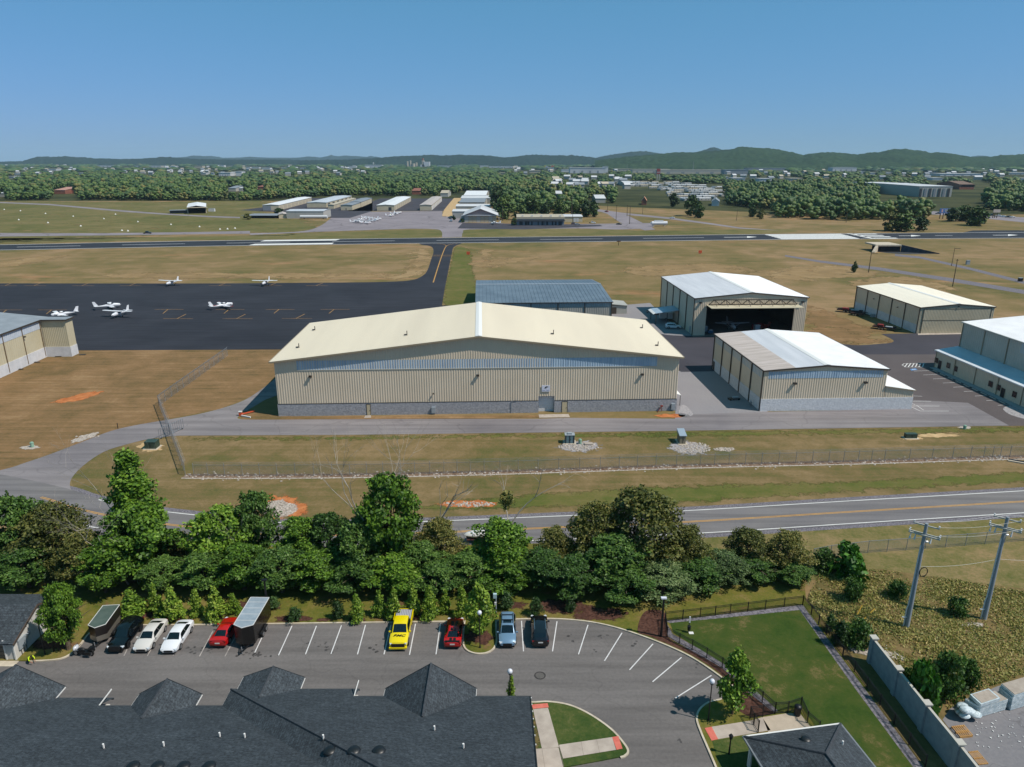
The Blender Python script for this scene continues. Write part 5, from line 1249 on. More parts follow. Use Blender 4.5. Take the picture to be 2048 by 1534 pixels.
def gable(name, label, cat, quad_px, h, hr, wallm, roofm, along='y', group=None, parts=None, ov=.4, open_front=False):
 """building from its base front-left, front-right and back-right ground pixels"""
 a, b, c = [G(*q) for q in quad_px[:3]]
 if along == 'y': v = c - b; ang = atan2(v.y, v.x) - pi / 2; D = v.length; loc, w = frame_of(a, ang); Wd = abs(loc(b)[0])
 else: ang = 0; loc, w = frame_of(a, ang); Wd = abs(loc(b)[0]); D = abs(loc(c)[1])
 t = thing(name, label, cat, (a.x, a.y, 0), ang, group)
 if along == 'y':
  tp = lambda s: h + (hr - h) * (1 - abs(s - Wd/2) / (Wd/2))
  mb = MB(); mb.poly([(0, 0, 0), (Wd, 0, 0), (Wd, 0, h), (Wd/2, 0, hr), (0, 0, h)])
  if not open_front: mb.build('front_wall', wallm, t)
  mb = MB(); mb.poly([(Wd, D, 0), (0, D, 0), (0, D, h), (Wd/2, D, hr), (Wd, D, h)]); mb.quad((0, D, 0), (0, 0, 0), (0, 0, h), (0, D, h)); mb.quad((Wd, 0, 0), (Wd, D, 0), (Wd, D, h), (Wd, 0, h)); mb.build('wall', wallm, t)
  for s in (0, 1):
   xe = -ov if s == 0 else Wd + ov
   mb = MB(); roof_side(mb, (xe, -ov, h), (xe, D + ov, h), (Wd/2, -ov, hr), (Wd/2, D + ov, hr), 0, 0, .25); mb.build('roof', roofm, t)
 else:
  mb = MB(); mb.quad((0, 0, 0), (Wd, 0, 0), (Wd, 0, h), (0, 0, h)); mb.build('front_wall', wallm, t)
  mb = MB(); mb.quad((Wd, D, 0), (0, D, 0), (0, D, h), (Wd, D, h)); mb.poly([(Wd, 0, 0), (Wd, D, 0), (Wd, D, h), (Wd, D/2, hr), (Wd, 0, h)]); mb.poly([(0, D, 0), (0, 0, 0), (0, 0, h), (0, D/2, hr), (0, D, h)]); mb.build('wall', wallm, t)
  for s in (0, 1):
   ye = -ov if s == 0 else D + ov
   mb = MB(); roof_side(mb, (-ov, ye, h), (Wd + ov, ye, h), (-ov, D/2, hr), (Wd + ov, D/2, hr), 0, 0, .25); mb.build('roof', roofm, t)
 return t, Wd, D, h
GT = 'hangars around the far apron'
def bays(t, Wd, D, h, n, side=1, op=m_fdk, w=.6):
 for k in range(n):
  y0 = D * (k + .5 * (1 - w)) / n; y1 = y0 + D * w / n
  x = Wd + .05 if side > 0 else -.05
  MB().box(x - .05, y0, .05, x + .05, y1, h * .75).build('bay_door_or_shade', op, t)
def fdoors(t, Wd, n, h, mats, x0=.0, x1=1.0):
 for k in range(n):
  a, b = Wd * (x0 + (x1 - x0) * k / n), Wd * (x0 + (x1 - x0) * (k + 1) / n)
  MB().box(a + .12, -.14, 0, b - .12, -.02, h).build('door', mats[k % len(mats)], t)
# small open hangar on the left
t, w_, d_, h_ = gable('open_shed_hangar', 'small pale hangar with a dark open front in the far left meadow', 'hangar', [(376, 427), (413, 426.5), (413, 418.5)], 6.2, 7.6, m_wallg, m_wroof, group=GT, open_front=True)
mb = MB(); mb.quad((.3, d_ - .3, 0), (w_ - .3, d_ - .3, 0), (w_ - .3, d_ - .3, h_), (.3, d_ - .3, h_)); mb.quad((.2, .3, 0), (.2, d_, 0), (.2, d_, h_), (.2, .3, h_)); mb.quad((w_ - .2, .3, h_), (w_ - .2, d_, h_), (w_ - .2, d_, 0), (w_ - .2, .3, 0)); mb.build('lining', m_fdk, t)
mb = MB(); mb.box(-.3, -6, h_ - .6, w_ + 1.5, 0, h_ - .3); mb.build('door_leaf', m_fb, t); MB().box(-.4, -.1, 0, .5, .1, h_).build('door_post', m_fb, t); MB().box(w_ - .5, -.1, 0, w_ + .4, .1, h_).build('door_post', m_fb, t)
mb = MB(); mb.box(-17, 4, 2.9, -.2, 12, 3.2); mb.build('lean_to_roof', m_fgr, t); MB().box(-16.5, 6, 0, -.2, 11.5, 2.9).build('lean_to', m_fdk, t)
q = G(424, 423); b = thing('white_crate', 'small white crate right of the open meadow hangar', 'crate', (q.x, q.y, 0)); MB().box(-3, -1.5, 0, 3, 1.5, 3).build('body', m_fw, b); MB().box(-3.1, -1.6, 3, 3.1, 1.6, 3.15).build('lid', m_fw2, b)
# long hangars
t, w_, d_, h_ = gable('long_hangar', 'leftmost long white roofed hangar of the far row', 'hangar', [(526, 421), (559, 420.7), (624, 403.5)], 5.6, 6.3, m_wallb, m_wroof, group=GT)
bays(t, w_, d_, h_, 9, 1, m_fb, .75); fdoors(t, w_, 2, 4.5, [m_fgr, m_wallb])
t, w_, d_, h_ = gable('long_hangar', 'long blue-grey roofed hangar with open bays, second of the far row', 'hangar', [(614, 415), (653, 415), (703.5, 400)], 5.4, 6.0, m_wallb, m_silver, group=GT)
bays(t, w_, d_, h_, 6, 1, m_fdk, .45); fdoors(t, w_, 4, 4.4, [m_wallb])  # dark bay panels paint the shade inside the open bays
t, w_, d_, h_ = gable('long_hangar', 'low beige hangar strip beside the blue-grey roofed one', 'hangar', [(656, 417.5), (668, 417.5), (712, 403)], 4.2, 4.6, m_wallb, m_fb, group=GT); bays(t, w_, d_, h_, 6, 1, m_fb, .6)
t, w_, d_, h_ = gable('grey_twin_hangar', 'front half of the stepped pair of grey far hangars', 'hangar', [(682, 420.5), (704.5, 420.5), (725, 413)], 5.3, 5.8, m_wallb, m_fgr, group=GT); fdoors(t, w_, 1, 2.2, [m_fdk], .42, .5)
t, w_, d_, h_ = gable('grey_twin_hangar', 'rear half of the stepped pair of grey far hangars', 'hangar', [(700, 414.5), (726, 413), (746.5, 404.5)], 5.8, 6.4, m_wallb, m_fgr, group=GT); bays(t, w_, d_, h_, 4, 1, m_wallb, .6)
t, w_, d_, h_ = gable('white_far_hangar', 'bright white roofed far hangar in the middle of the row', 'hangar', [(754, 421.3), (789, 421.3), (822, 402.5)], 5.6, 6.3, m_wallb, m_wroof, group=GT); bays(t, w_, d_, h_, 9, 1, m_fb, .55); fdoors(t, w_, 1, 3.5, [m_fdk], .66, .84)
t, w_, d_, h_ = gable('beige_far_hangar', 'beige roofed far hangar right of the white one', 'hangar', [(840, 421), (863.5, 420.7), (884, 402)], 5.6, 6.2, m_wallb, m_pink, group=GT); bays(t, w_, d_, h_, 8, 1, m_roll, .55)
# white maintenance hangar facing the meadow, carport, huts
t, w_, d_, h_ = gable('maintenance_hangar', 'wide white far hangar with grey and white roof sheets and sliding doors', 'hangar', [(573.5, 437), (646, 437.5), (662, 432.5)], 6.6, 7.3, m_fw2, m_silver, 'x', GT)
fdoors(t, w_, 4, 5.4, [m_fw2]);
q = G(629, 437.6); b = thing('white_tank', 'white round topped tank before the white maintenance hangar', 'tank', (q.x, q.y - 2, 0)); MB().tube([(-12, 0, 1.9), (12, 0, 1.9)], 1.5, 14).build('body', m_fw, b, True); MB().box(-9, -.8, 0, -8, .8, .6).build('saddle', m_fdk, b); MB().box(8, -.8, 0, 9, .8, .6).build('saddle', m_fdk, b)
q = G(522, 436); b = thing('open_carport', 'low grey open shelter in front of the dark tree by the far hangars', 'shelter', (q.x, q.y, 0))
MB().add([(-16, -5, 2.6), (16, -5, 2.6), (20, 6, 3.6), (-8, 6, 3.6), (-16, -5, 2.4), (16, -5, 2.4), (20, 6, 3.4), (-8, 6, 3.4)], [(0, 1, 2, 3), (7, 6, 5, 4), (0, 4, 5, 1), (1, 5, 6, 2), (3, 7, 4, 0)]).build('roof', m_fgr, b)
for x in (-14, 0, 14): MB().box(x - .2, -4, 0, x + .2, -3.6, 2.5).build('post', m_fdk, b)
MB().box(-10, 2, 0, 15, 5, 2.4).build('shade_block', m_fdk, b)  # dark block stands in for the shade beneath the shelter roof
t, *_ = gable('hut', 'small beige hut between the shelter and the white maintenance hangar', 'hut', [(558, 437), (573, 437), (573, 433)], 3.4, 4.6, m_wallb, m_pink)
# white roofs stacked one behind the other
for (a, b_, c_, h0, hr, rm, lb) in (([(905, 437), (975, 437), (975, 432)], 0, 0, 6.4, 7.4, m_fw, 'nearest white roof of the row behind the pink gabled hangar'),
  ([(912, 425), (981, 425), (981, 420)], 0, 0, 6.2, 7.4, m_fw, 'second white roof behind the pink gabled hangar'),
  ([(919, 416), (969, 416), (969, 407)], 0, 0, 6.2, 8.2, m_fgr, 'grey roofed hangar in the row behind the pink gable'),
  ([(922, 406.5), (981, 406.5), (981, 401.5)], 0, 0, 6.2, 8.0, m_fw, 'fourth roof, narrow and white, behind the pink gabled hangar'),
  ([(928, 400.5), (972, 400.5), (972, 391)], 0, 0, 6.6, 9.6, m_wroof, 'rearmost and tallest white roof of the row behind the pink gable')):
 t, w_, d_, h_ = gable('row_hangar', lb, 'hangar', a, h0, hr, m_fw2, rm, 'x', GT); fdoors(t, w_, 3, h_ * .8, [m_fw2, m_fb])
m_pg = M('pink_gable', '#a48f8c', .7)
t, w_, d_, h_ = gable('pink_gable_hangar', 'gabled hangar with a pinkish front, white roof and eight tan doors', 'hangar', [(929, 445), (993, 445), (993, 435.5)], 5.9, 11.5, m_pg, m_fw, ov=1.6, group=GT)
fdoors(t, w_, 8, 5.6, [m_fw2, m_fb, m_fb]); MB().box(-2.6, -1.2, 5.7, w_ + 2.6, -.4, 6.3).build('fascia', m_fw, t); MB().box(-2.4, -.5, 0, -1.9, 0, 5.7).build('post', m_fw2, t); MB().box(w_ + 1.9, -.5, 0, w_ + 2.4, 0, 5.7).build('post', m_fw2, t)
# terminal
t, w_, d_, h_ = gable('terminal_building', 'long low terminal with pale flat roof and grey canopy', 'building', [(1034, 450.7), (1128, 450.5), (1128, 444)], 6.6, 6.9, m_fgr, m_fb, 'x')
MB().box(-.6, -2.2, 3.6, w_ + .6, -.3, 4.1).build('canopy', m_fdk, t); MB().box(-.6, -.6, 5.0, w_ + .6, -.2, 6.2).build('fascia', m_fb, t)
for k, (x0, x1) in enumerate(((.05, .12), (.17, .21), (.22, .26), (.3, .33), (.44, .46), (.52, .56), (.57, .58), (.62, .66), (.74, .77), (.8, .84), (.88, .95))):
 MB().box(w_ * x0, -.2, .2, w_ * x1, -.08, 3.0).build('window' if k % 3 else 'door', m_fdk, t)
for k in range(5): MB().box(w_ * (.1 + .2 * k), 3, 6.8, w_ * (.1 + .2 * k) + 1.5, 4.5, 7.8).build('roof_unit', m_fw, t)
t, w_, d_, h_ = gable('terminal_annex', 'small beige annex with white roof at the right of the terminal', 'building', [(1129, 444), (1164.5, 443.8), (1164.5, 439)], 4.6, 5.1, m_wallb, m_fw, 'x'); fdoors(t, w_, 2, 3.2, [m_fw], .5, .8)
t, *_ = gable('house', 'white house at the wood edge beyond the terminal road', 'house', [(1191, 406), (1211, 406), (1211, 402)], 5.5, 9, m_fw2, m_fw, 'x')
t, *_ = gable('house', 'small white house below the mobile homes at the wood edge', 'house', [(1423, 412), (1438, 412), (1438, 408)], 5, 8, m_fw, m_fgr)
t, *_ = gable('house', 'small red brick house with tan gable beside the round tree', 'house', [(1283, 410), (1293, 410), (1293, 407)], 4.5, 9, m_fbr, M('tan_gable', '#a5765a', .8))
t, *_ = gable('house', 'pink roofed house among the left woods', 'house', [(109, 388), (131, 388), (131, 384)], 6, 9.5, m_fbr, M('pink_roof', '#a87f70', .8), 'x')
t, *_ = gable('house', 'white roofed house among the left woods', 'house', [(135, 387), (150, 387), (150, 383)], 7, 9, m_fbr, m_fw, 'x')
for k, (a, b_, y, lb, rm) in enumerate(((457, 472, 383, 'grey roofed house in the woods above the open meadow hangar', m_fgr), (478, 486, 383, 'small white house in the woods above the shelter', m_fw), (516, 529, 380, 'red brick house in the woods behind the long white hangar', m_fbr), (824, 840, 389, 'dull brick house behind the white far hangar', m_fbr), (881, 896, 394, 'cream trailer at the dirt yard', m_fb), (0, 10, 394, 'pale roofed house at the left edge of the woods', m_fw))):
 t, *_ = gable('house', lb, 'house', [(a, y), (b_, y), (b_, y - 3.5)], 5.5, 8.5, m_fbr if rm is m_fbr else m_fw2, rm, 'x'); FARB.append((a, b_, y - 8, y))
FARB += [(109, 150, 380, 388), (1190, 1212, 394, 407), (1282, 1294, 402, 411), (1422, 1438, 400, 412)]
# mobile home park
proto = None; r = random.Random(11)
cands = []
for row in range(11):
 yy = 366 + row * 3.4 + row * row * .06
 for col in range(22):
  px_ = 1225 + col * 10.5 + (row % 2) * 5 + r.uniform(-2, 2)
  if inside((px_, yy), [(1243, 364), (1335, 364), (1442, 376), (1446, 392), (1400, 404), (1345, 400), (1335, 386), (1290, 374), (1235, 372)]) and r.random() < .82: cands.append((px_, yy))
for px_, yy in cands:
 q = G(px_, yy)
 if proto is None:
  proto = thing('mobile_home', 'pale roofed mobile home in the park beyond the airfield road', 'mobile home', (0, 0, 0), 0, 'mobile homes in the park')
  MB().box(-8, -2.3, .4, 8, 2.3, 3.2).build('wall', m_fw2, proto)
  mb = MB(); roof_side(mb, (-8.3, -2.6, 3.2), (8.3, -2.6, 3.2), (-8.3, 0, 4.1), (8.3, 0, 4.1), 0, 0, .1); roof_side(mb, (-8.3, 2.6, 3.2), (8.3, 2.6, 3.2), (-8.3, 0, 4.1), (8.3, 0, 4.1), 0, 0, .1); mb.build('roof', m_fw, proto)
  for x in (-5, 1, 5): MB().box(x - .5, -2.36, 1.4, x + .5, -2.28, 2.6).build('window', m_fdk, proto)
  o = proto
 else:
  o = dup(proto, (0, 0, 0), 0, proto['label'], mats=r.choice([None, None, {'roof': m_fgr}, {'roof': m_fb}, {'roof': m_silver}]))
 o.location = (q.x, q.y, 0); o.rotation_euler.z = r.choice([.25, .3, 1.75, .2]) + r.uniform(-.05, .05)
FARB.append((1236, 1446, 368, 400))
for (a, b_, y, lb) in ((1248, 1266, 372, 'large white roofed hall at the top edge of the mobile home park'), (1145, 1160, 375, 'white roof beside the lane through the woods'), (1112, 1124, 396, 'small white shed before the trees behind the terminal')):
 t, *_ = gable('hall', lb, 'building', [(a, y), (b_, y), (b_, y - 3)], 6, 9, m_fw2, m_fw, 'x'); FARB.append((a, b_, y - 6, y))
# brown apartment block and big white warehouse
t, w_, d_, h_ = gable('apartment_block', 'brown roofed two storey apartment block at the edge of the right hand woods', 'building', [(1918, 379), (1979, 381), (1982, 376)], 9, 14, m_fbr, M('brown_roof', '#6b5648', .8), 'x'); FARB.append((1916, 1980, 366, 382))
for k in range(12): MB().box(w_ * (.03 + .08 * k), -.25, 5, w_ * (.03 + .08 * k) + 4, -.1, 7.5).build('window', m_fdk, t)
t, w_, d_, h_ = gable('white_warehouse', 'vast white warehouse with grey panel walls beyond the right woods', 'warehouse', [(1836, 394), (1962, 399), (1930, 382)], 15, 15.6, m_fw2, m_fw, 'x'); FARB.append((1755, 1962, 374, 402))
for k in range(7): MB().box(w_ * (.02 + .14 * k), -.6, .2, w_ * (.02 + .14 * k) + w_ * .07, -.1, 12).build('panel', m_fgr if k % 2 else m_fdk, t)
t2, w2_, d2_, h2_ = gable('warehouse_wing', 'receding grey panelled wing of the vast white warehouse', 'warehouse', [(1784, 386), (1835, 393.5), (1850, 385)], 15, 15.4, M('steel_wall', '#747f8b', .5), m_fw, 'x')
for k in range(6): MB().box(w2_ * (.06 + .16 * k), -.5, .2, w2_ * (.06 + .16 * k) + w2_ * .05, -.1, 13).build('panel', m_fw, t2)
# far industry: x0, x1, top, base, kind
IND = [(93, 112, 338.3, 341, 0), (28, 42, 347, 350, 0), (195, 231, 331, 334, 0), (298, 330, 331.5, 335, 0), (270, 280, 332, 334, 0), (340, 352, 332, 335, 0), (388, 405, 332, 336, 1), (436, 448, 330.5, 335, 0), (455, 468, 332.5, 335, 0), (438, 461, 345.5, 352, 0), (472, 484, 343, 352, 0), (402, 412, 346.5, 349, 0), (422, 428, 345.5, 349, 0),
       (492, 500, 334.5, 336.5, 0), (504, 518, 334.5, 337, 0), (524, 540, 335.5, 339, 0), (696, 712, 332.5, 335.5, 0), (730, 764, 330, 336, 0), (680, 690, 333, 335, 0), (158, 168, 346.5, 349, 0), (18, 28, 354, 357, 0),
       (875, 905, 331.5, 335, 0), (905, 960, 326.5, 330, 1), (960, 976, 331, 337, 0), (978, 1032, 333, 335.6, 0), (1045, 1074, 327, 332, 1), (1076, 1084, 329, 332, 0), (1096, 1108, 336, 341, 0),
       (1123, 1140, 339, 344, 0), (1140, 1211, 336, 346.5, 0), (1206, 1216, 333, 345, 0), (1228, 1262, 337.8, 342, 1), (1265, 1340, 338.8, 345.5, 2), (1320, 1452, 340.5, 347.5, 2), (1272, 1302, 335, 338, 3), (1354, 1430, 333, 338.5, 0), (1449, 1496, 339.8, 348.5, 4),
       (1497, 1580, 336.5, 340, 4), (1600, 1660, 333.5, 337, 4), (1665, 1713, 335, 342.5, 0), (1465, 1490, 356.5, 361, 0), (1519, 1542, 357.5, 364, 0), (1580, 1604, 357, 362, 2), (1450, 1456, 354, 358, 0), (1722, 1728, 343, 347, 0), (1740, 1752, 346, 349, 0), (1770, 1785, 345.5, 348, 0),
       (1860, 1872, 345, 350, 4), (1880, 1960, 347.5, 352, 0), (1865, 1885, 358.5, 360.5, 0), (2016, 2060, 346, 349, 0), (2040, 2056, 357, 361, 0), (1000, 1010, 346, 349, 1), (1060, 1080, 341.5, 346, 1), (1185, 1192, 352, 356, 0), (560, 575, 336, 338.5, 0), (600, 612, 336, 338, 0), (245, 262, 335, 337, 1)]
fm = [m_fw, m_fb, M('far_cream', '#aca79a', .7), M('far_blue_roof', '#5f7f9b', .6), m_fgr]
WORDS = ['white', 'beige', 'cream', 'blue roofed', 'grey']
for k, (a, b_, tp_, bs_, kd) in enumerate(IND):
 g0, g1 = G(a, bs_), G(b_, bs_); h = max(5.5, W(a, tp_, g0.y).z); wd = g1.x - g0.x
 side = 'left' if b_ < 620 else 'middle' if b_ < 1240 else 'right'
 size = 'long' if b_ - a > 40 else 'small' if b_ - a < 14 else 'mid-sized'
 o = thing('distant_building', f'{size} {WORDS[kd]} building in the distant town, {side} part of the skyline', 'building', (g0.x, g0.y, 0), 0, 'distant town buildings')
 MB().box(0, 0, 0, wd, wd * .25 + 30, h).build('wall', fm[kd] if kd != 3 else m_fw2, o)
 MB().box(-1, -1, h, wd + 1, wd * .25 + 31, h + .8).build('roof', fm[kd], o)
 if b_ - a > 20:
  for j in range(4): MB().box(wd * (.1 + .22 * j), -.4, 0, wd * (.1 + .22 * j) + wd * .05, -.05, h * .5).build('door', m_fgr, o)
 FARB.append((a, b_, tp_ - 2, bs_))
hp0 = None; rr = random.Random(77)
for k in range(150):
 px_, py_ = (rr.uniform(10, 740), rr.uniform(331, 352)) if k < 70 else (rr.uniform(1000, 1300), rr.uniform(332, 350)) if k < 90 else (rr.uniform(1450, 2040), rr.uniform(340, 362)) if k < 125 else (rr.uniform(1100, 1260), rr.uniform(356, 378))
 g = G(px_, py_); s_ = g.y / 3000
 if hp0 is None:
  hp0 = thing('distant_house', 'small pale roofed house speck among the distant woods', 'house', (0, 0, 0), 0, 'small pale houses in the distant woods')
  MB().box(-6, -4, 0, 6, 4, 5).build('wall', m_fw2, hp0); mb = MB(); roof_side(mb, (-6.5, -4.5, 5), (6.5, -4.5, 5), (-6.5, 0, 7.5), (6.5, 0, 7.5), 0, 0, .2); roof_side(mb, (-6.5, 4.5, 5), (6.5, 4.5, 5), (-6.5, 0, 7.5), (6.5, 0, 7.5), 0, 0, .2); mb.build('roof', m_fw, hp0); o = hp0
 else: o = dup(hp0, (0, 0, 0), 0, hp0['label'], mats=rr.choice([None, None, None, {'roof': m_fgr}, {'roof': m_fb}]))
 q_ = rr.uniform(.9, 1.5); o.location = (g.x, g.y, 0); o.rotation_euler.z = rr.uniform(-.4, .4); o.scale = (max(1, s_ * .8) * q_, 1.5, 1.5); w_ = 8 * s_ * q_ / mpp(g.y); FARB.append((px_ - w_, px_ + w_, py_ - 3, py_))
# silos, tanks, steeple, masts, signs
def far_thing(name, lb, cat, px_, bs_):
 g = G(px_, bs_); return thing(name, lb, cat, (g.x, g.y, 0)), g
o, g = far_thing('silo_tower', 'tan twin concrete silo towers left of the white elevator', 'silo', 815, 333.5); u = mpp(g.y)
for x, tp_, w_ in ((0, 322.5, 2.2), (6, 321, 1.8), (12, 327, 4), (18, 325, 2)):
 h = W(815, tp_, g.y).z; MB().cyl((x * u, 0), w_ * u, 0, h, 12).build('silo', m_fb, o, True)
FARB.append((810, 836, 320, 334))
o, g = far_thing('grain_elevator', 'tall white elevator block with a red topped tower in the distance', 'elevator', 841, 333.5); u = mpp(g.y)
for x0, x1, tp_, mt in ((0, 8, 329, m_fw), (5, 18, 323.5, m_fw), (3, 6.5, 321, m_fb)):
 h = W(841, tp_, g.y).z; MB().box(x0 * u, 0, 0, x1 * u, 60, h).build('block', mt, o)
h = W(841, 320, g.y).z; MB().box(3.2 * u, 5, W(841, 321, g.y).z, 6.2 * u, 40, h + 15).build('red_top', m_fbr, o); FARB.append((839, 862, 318, 335))
o, g = far_thing('church_steeple', 'white church steeple rising from the left woods', 'church', 341.5, 344.5); u = mpp(g.y)
MB().box(-2 * u, 0, 0, 2 * u, 15, 12).build('nave', m_fw, o); MB().tube([(0, 5, 0), (0, 5, 14), (0, 5, W(341, 337.5, g.y).z)], [1.1 * u, .9 * u, .05], 6).build('spire', m_fw, o); FARB.append((338, 345, 336, 345))
for px_, tp_, bs_, lb in ((747, 325, 333, 'round white water tank on a stem above the distant white plant'), (437, 331, 336, 'small white domed tank in the distant town'), (578, 331.5, 337, 'orange topped tower tank in the distant town')):
 o, g = far_thing('water_tower', lb, 'water tower', px_, bs_); u = mpp(g.y); h = W(px_, tp_, g.y).z
 MB().ell((0, 0, h - 1.4 * u), (1.7 * u, 1.7 * u, 1.3 * u)).build('tank', m_fw, o, True); MB().cyl((0, 0), .5 * u, 0, h - 1.5 * u).build('stem', m_fb, o)
def mast(lb, px_, tp_, bs_, r=.6, name='mast', mt=m_fgr):
 o, g = far_thing(name, lb, 'mast', px_, bs_); h = W(px_, tp_, g.y).z
 MB().tube([(0, 0, 0), (0, 0, h)], [r, r * .5], 6).build('pole', mt, o); return o, h, g
o, h, g = mast('thin red and white radio mast on the skyline', 630, 296, 322, 2.0); MB().cyl((0, 0), 2.4, h * .45, h * .55, 6).build('red_band', m_fbr, o); MB().cyl((0, 0), 2.2, h * .85, h * .95, 6).build('red_band', m_fbr, o)
mast('grey lattice mast before the hills left of the cream factories', 1385.5, 323, 346, 1.4); mast('slim mast in the woods left of the apron', 541, 333, 350, 1.0); mast('slim mast at the cream factory', 1254, 328, 343, 1.0)
for px_, tp_, bs_ in ((1290, 340, 352), (1300, 341, 352), (1310, 341, 352), (1345, 341, 353), (1262, 340, 351)): mast('light pole before the cream distant factories', px_, tp_, bs_, .35)['0'] if False else mast('light pole before the cream distant factories', px_, tp_, bs_, .35, 'light_pole')[0].__setitem__('group', 'light poles at the factories')
o, g = far_thing('pylon_sign', 'red and white pylon sign standing above the right woods', 'sign', 1316, 361); u = mpp(g.y)
z0, z1 = W(1316, 348, g.y).z, W(1316, 337.5, g.y).z
MB().box(-3.6 * u, -1, z0, 3.6 * u, 1, z1).build('panel', M('sign_red', '#8e3b38', .6), o); MB().box(-3 * u, -1.15, z0 + (z1 - z0) * .3, 3 * u, -1.02, z0 + (z1 - z0) * .4).build('stripe', m_fw, o)
for x in (-2.6, 1.6): MB().box(x * u, -.8, 0, (x + .9) * u, .8, z0).build('leg', m_fw, o)
FARB.append((1311, 1321, 337, 361))
for px_, tp_, bs_, mt, lb, w_ in ((1106, 331.5, 338, M('sign_orange', '#b4502c', .6), 'orange-red roadside sign in the distance', 3.5), (1090, 331, 339, M('sign_yellow', '#b8a23a', .6), 'yellow roadside sign in the distance', 1.2)):
 o, g = far_thing('roadside_sign', lb, 'sign', px_, bs_); u = mpp(g.y); h = W(px_, tp_, g.y).z
 MB().box(-w_ * u, -1, h - 2.2 * u, w_ * u, 1, h).build('panel', mt, o); MB().box(-.3 * u, -.8, 0, .3 * u, .8, h - 2.2 * u).build('post', m_fb, o)
# billboards by the highway
for (px_, bs_, x0, x1, t0, t1, mt, lb) in ((1885, 438, 1876.5, 1901, 417, 426.5, M('billboard_blue', '#3c5f9e', .5, c2='#5f84c0', s=.25), 'blue billboard with white lettering on posts by the highway'), (1992, 436, 1984, 1998, 419, 425, M('billboard_pale', '#b5a99c', .6), 'pale cream billboard by the highway at the right')):
 o, g = far_thing('billboard', lb, 'billboard', (x0 + x1) / 2, bs_); u = mpp(g.y, 12); w_ = (x1 - x0) / 2 * u; z0, z1 = W(px_, t1, g.y).z, W(px_, t0, g.y).z
 MB().box(-w_, -.3, z0, w_, .3, z1).build('panel', mt, o)
 for x in (-.75, -.25, .4): MB().box(w_ * x - .3, .3, 0, w_ * x + .3, .8, z1 - .5).build('post', m_bark, o)
 if 'blue' in lb:
  MB().box(-w_ * .72, -.36, z0 + (z1-z0)*.2, -w_ * .5, -.31, z1 - (z1-z0)*.15).build('figure', M('billboard_pink', '#c9a5a5', .6), o)
  for k in range(7): MB().box(-w_ * .2 + k * w_ * .15, -.36, z0 + (z1-z0)*.55, -w_ * .2 + k * w_ * .15 + w_ * .1, -.31, z0 + (z1-z0)*.78).build('letter', m_fw, o)
  for k in range(5): MB().box(-w_ * .1 + k * w_ * .14, -.36, z0 + (z1-z0)*.2, -w_ * .1 + k * w_ * .14 + w_ * .09, -.31, z0 + (z1-z0)*.4).build('letter', m_fw, o)
# underpass with dark wing walls
o = thing('underpass', 'concrete underpass mouth with dark stone wing wall below the runway', 'underpass', G(1757, 505)[:], 0, world=True)
a, b_, c_, d_ = G(1755, 504.5), G(1803, 504), G(1878, 507.5), G(1757, 504)
zt_ = W(1757, 489, G(1760, 504).y).z; Yw = G(1760, 504).y
def wy(px, py): p = W(px, py, Yw); return (p.x, Yw, max(p.z, 0))
mb = MB(); pA, pB, pC, pD = wy(1757, 489.5), wy(1803, 489.5), wy(1803, 503.5), wy(1757, 503.5)
mb.box(pA[0] - 1, Yw - .3, pA[2] - .8, pB[0], Yw + 14, pA[2]); mb.build('deck', m_kerb, o)
mb = MB(); mb.box(pA[0], Yw + .4, 0, pB[0], Yw + 7, pA[2] - .8); mb.build('mouth', M('mouth_shade', '#0e1014', .9), o)  # solid box; the darkness of the opening is put into its colour
mb = MB(); f = G(1749, 505.5); mb.add([(pA[0], Yw - .1, 0), (pA[0], Yw - .1, pA[2]), (f.x, f.y, .6), (f.x, f.y, 0), (pA[0] - 1.2, Yw + .3, pA[2]), (f.x - 1.4, f.y + .3, .6), (f.x - 1.4, f.y + .3, 0)], [(0, 1, 2, 3), (1, 4, 5, 2), (2, 5, 6, 3)]); mb.build('wing_wall', m_kerb, o)
mb = MB(); e = G(1879, 508); mb.add([(pB[0], Yw, 0), (e.x, e.y, 0), (e.x, e.y, .4), (pB[0], Yw, pB[2]), (pB[0] + .5, Yw + 3, pB[2]), (e.x, e.y + 6, .4)], [(0, 1, 2, 3), (3, 2, 5, 4)]); mb.build('wing_wall', M('dark_stone', '#262c36', .9, c2='#3a4350', s=.5), o)
mb = MB(); q = [G(1759, 504), G(1800, 504), G(1870, 508), G(1800, 508), G(1775, 506)]; mb.poly(flat([Vector((v.x, v.y)) for v in q], .05)); mb.build('floor', m_fdk, o)
# ---------- scatter the woods ----------
rg = np.random.default_rng(5); r = random.Random(55)
near_pts, mid_pts, far_pts = [], [], []
def scatter(Y0, Y1, sp, out, jit=.45, zt=10, cw=5):
 y = Y0
 while y < Y1:
  half = (1150 * mpp(y)) ; n = int(2 * half / sp)
  for i in range(n + 1):
   x = -half + i * sp + r.uniform(-jit, jit) * sp; yy = y + r.uniform(-jit, jit) * sp
   px_, py_ = PX((x, yy, 0))
   if py_ > woods_edge(px_) - 1.2: continue
   hp = zt / mpp(yy)
   if keepout(px_, py_, hp, cw / mpp(yy)): continue
   if any(inside((px_, py_), c) for c in CLEAR): continue
   if noise.noise(Vector((x * .004, yy * .004, 1))) > .6 and Y0 > 1000: continue
   out.append((x, yy))
  y += sp
scatter(640, 1420, 10.0, near_pts, .6, 12); scatter(1420, 2800, 16.5, mid_pts, .6, 15, 8); scatter(2800, 13500, 50, far_pts, .6, 14, 16)
near_pts.sort(key=lambda p: p[1] if True else 0)
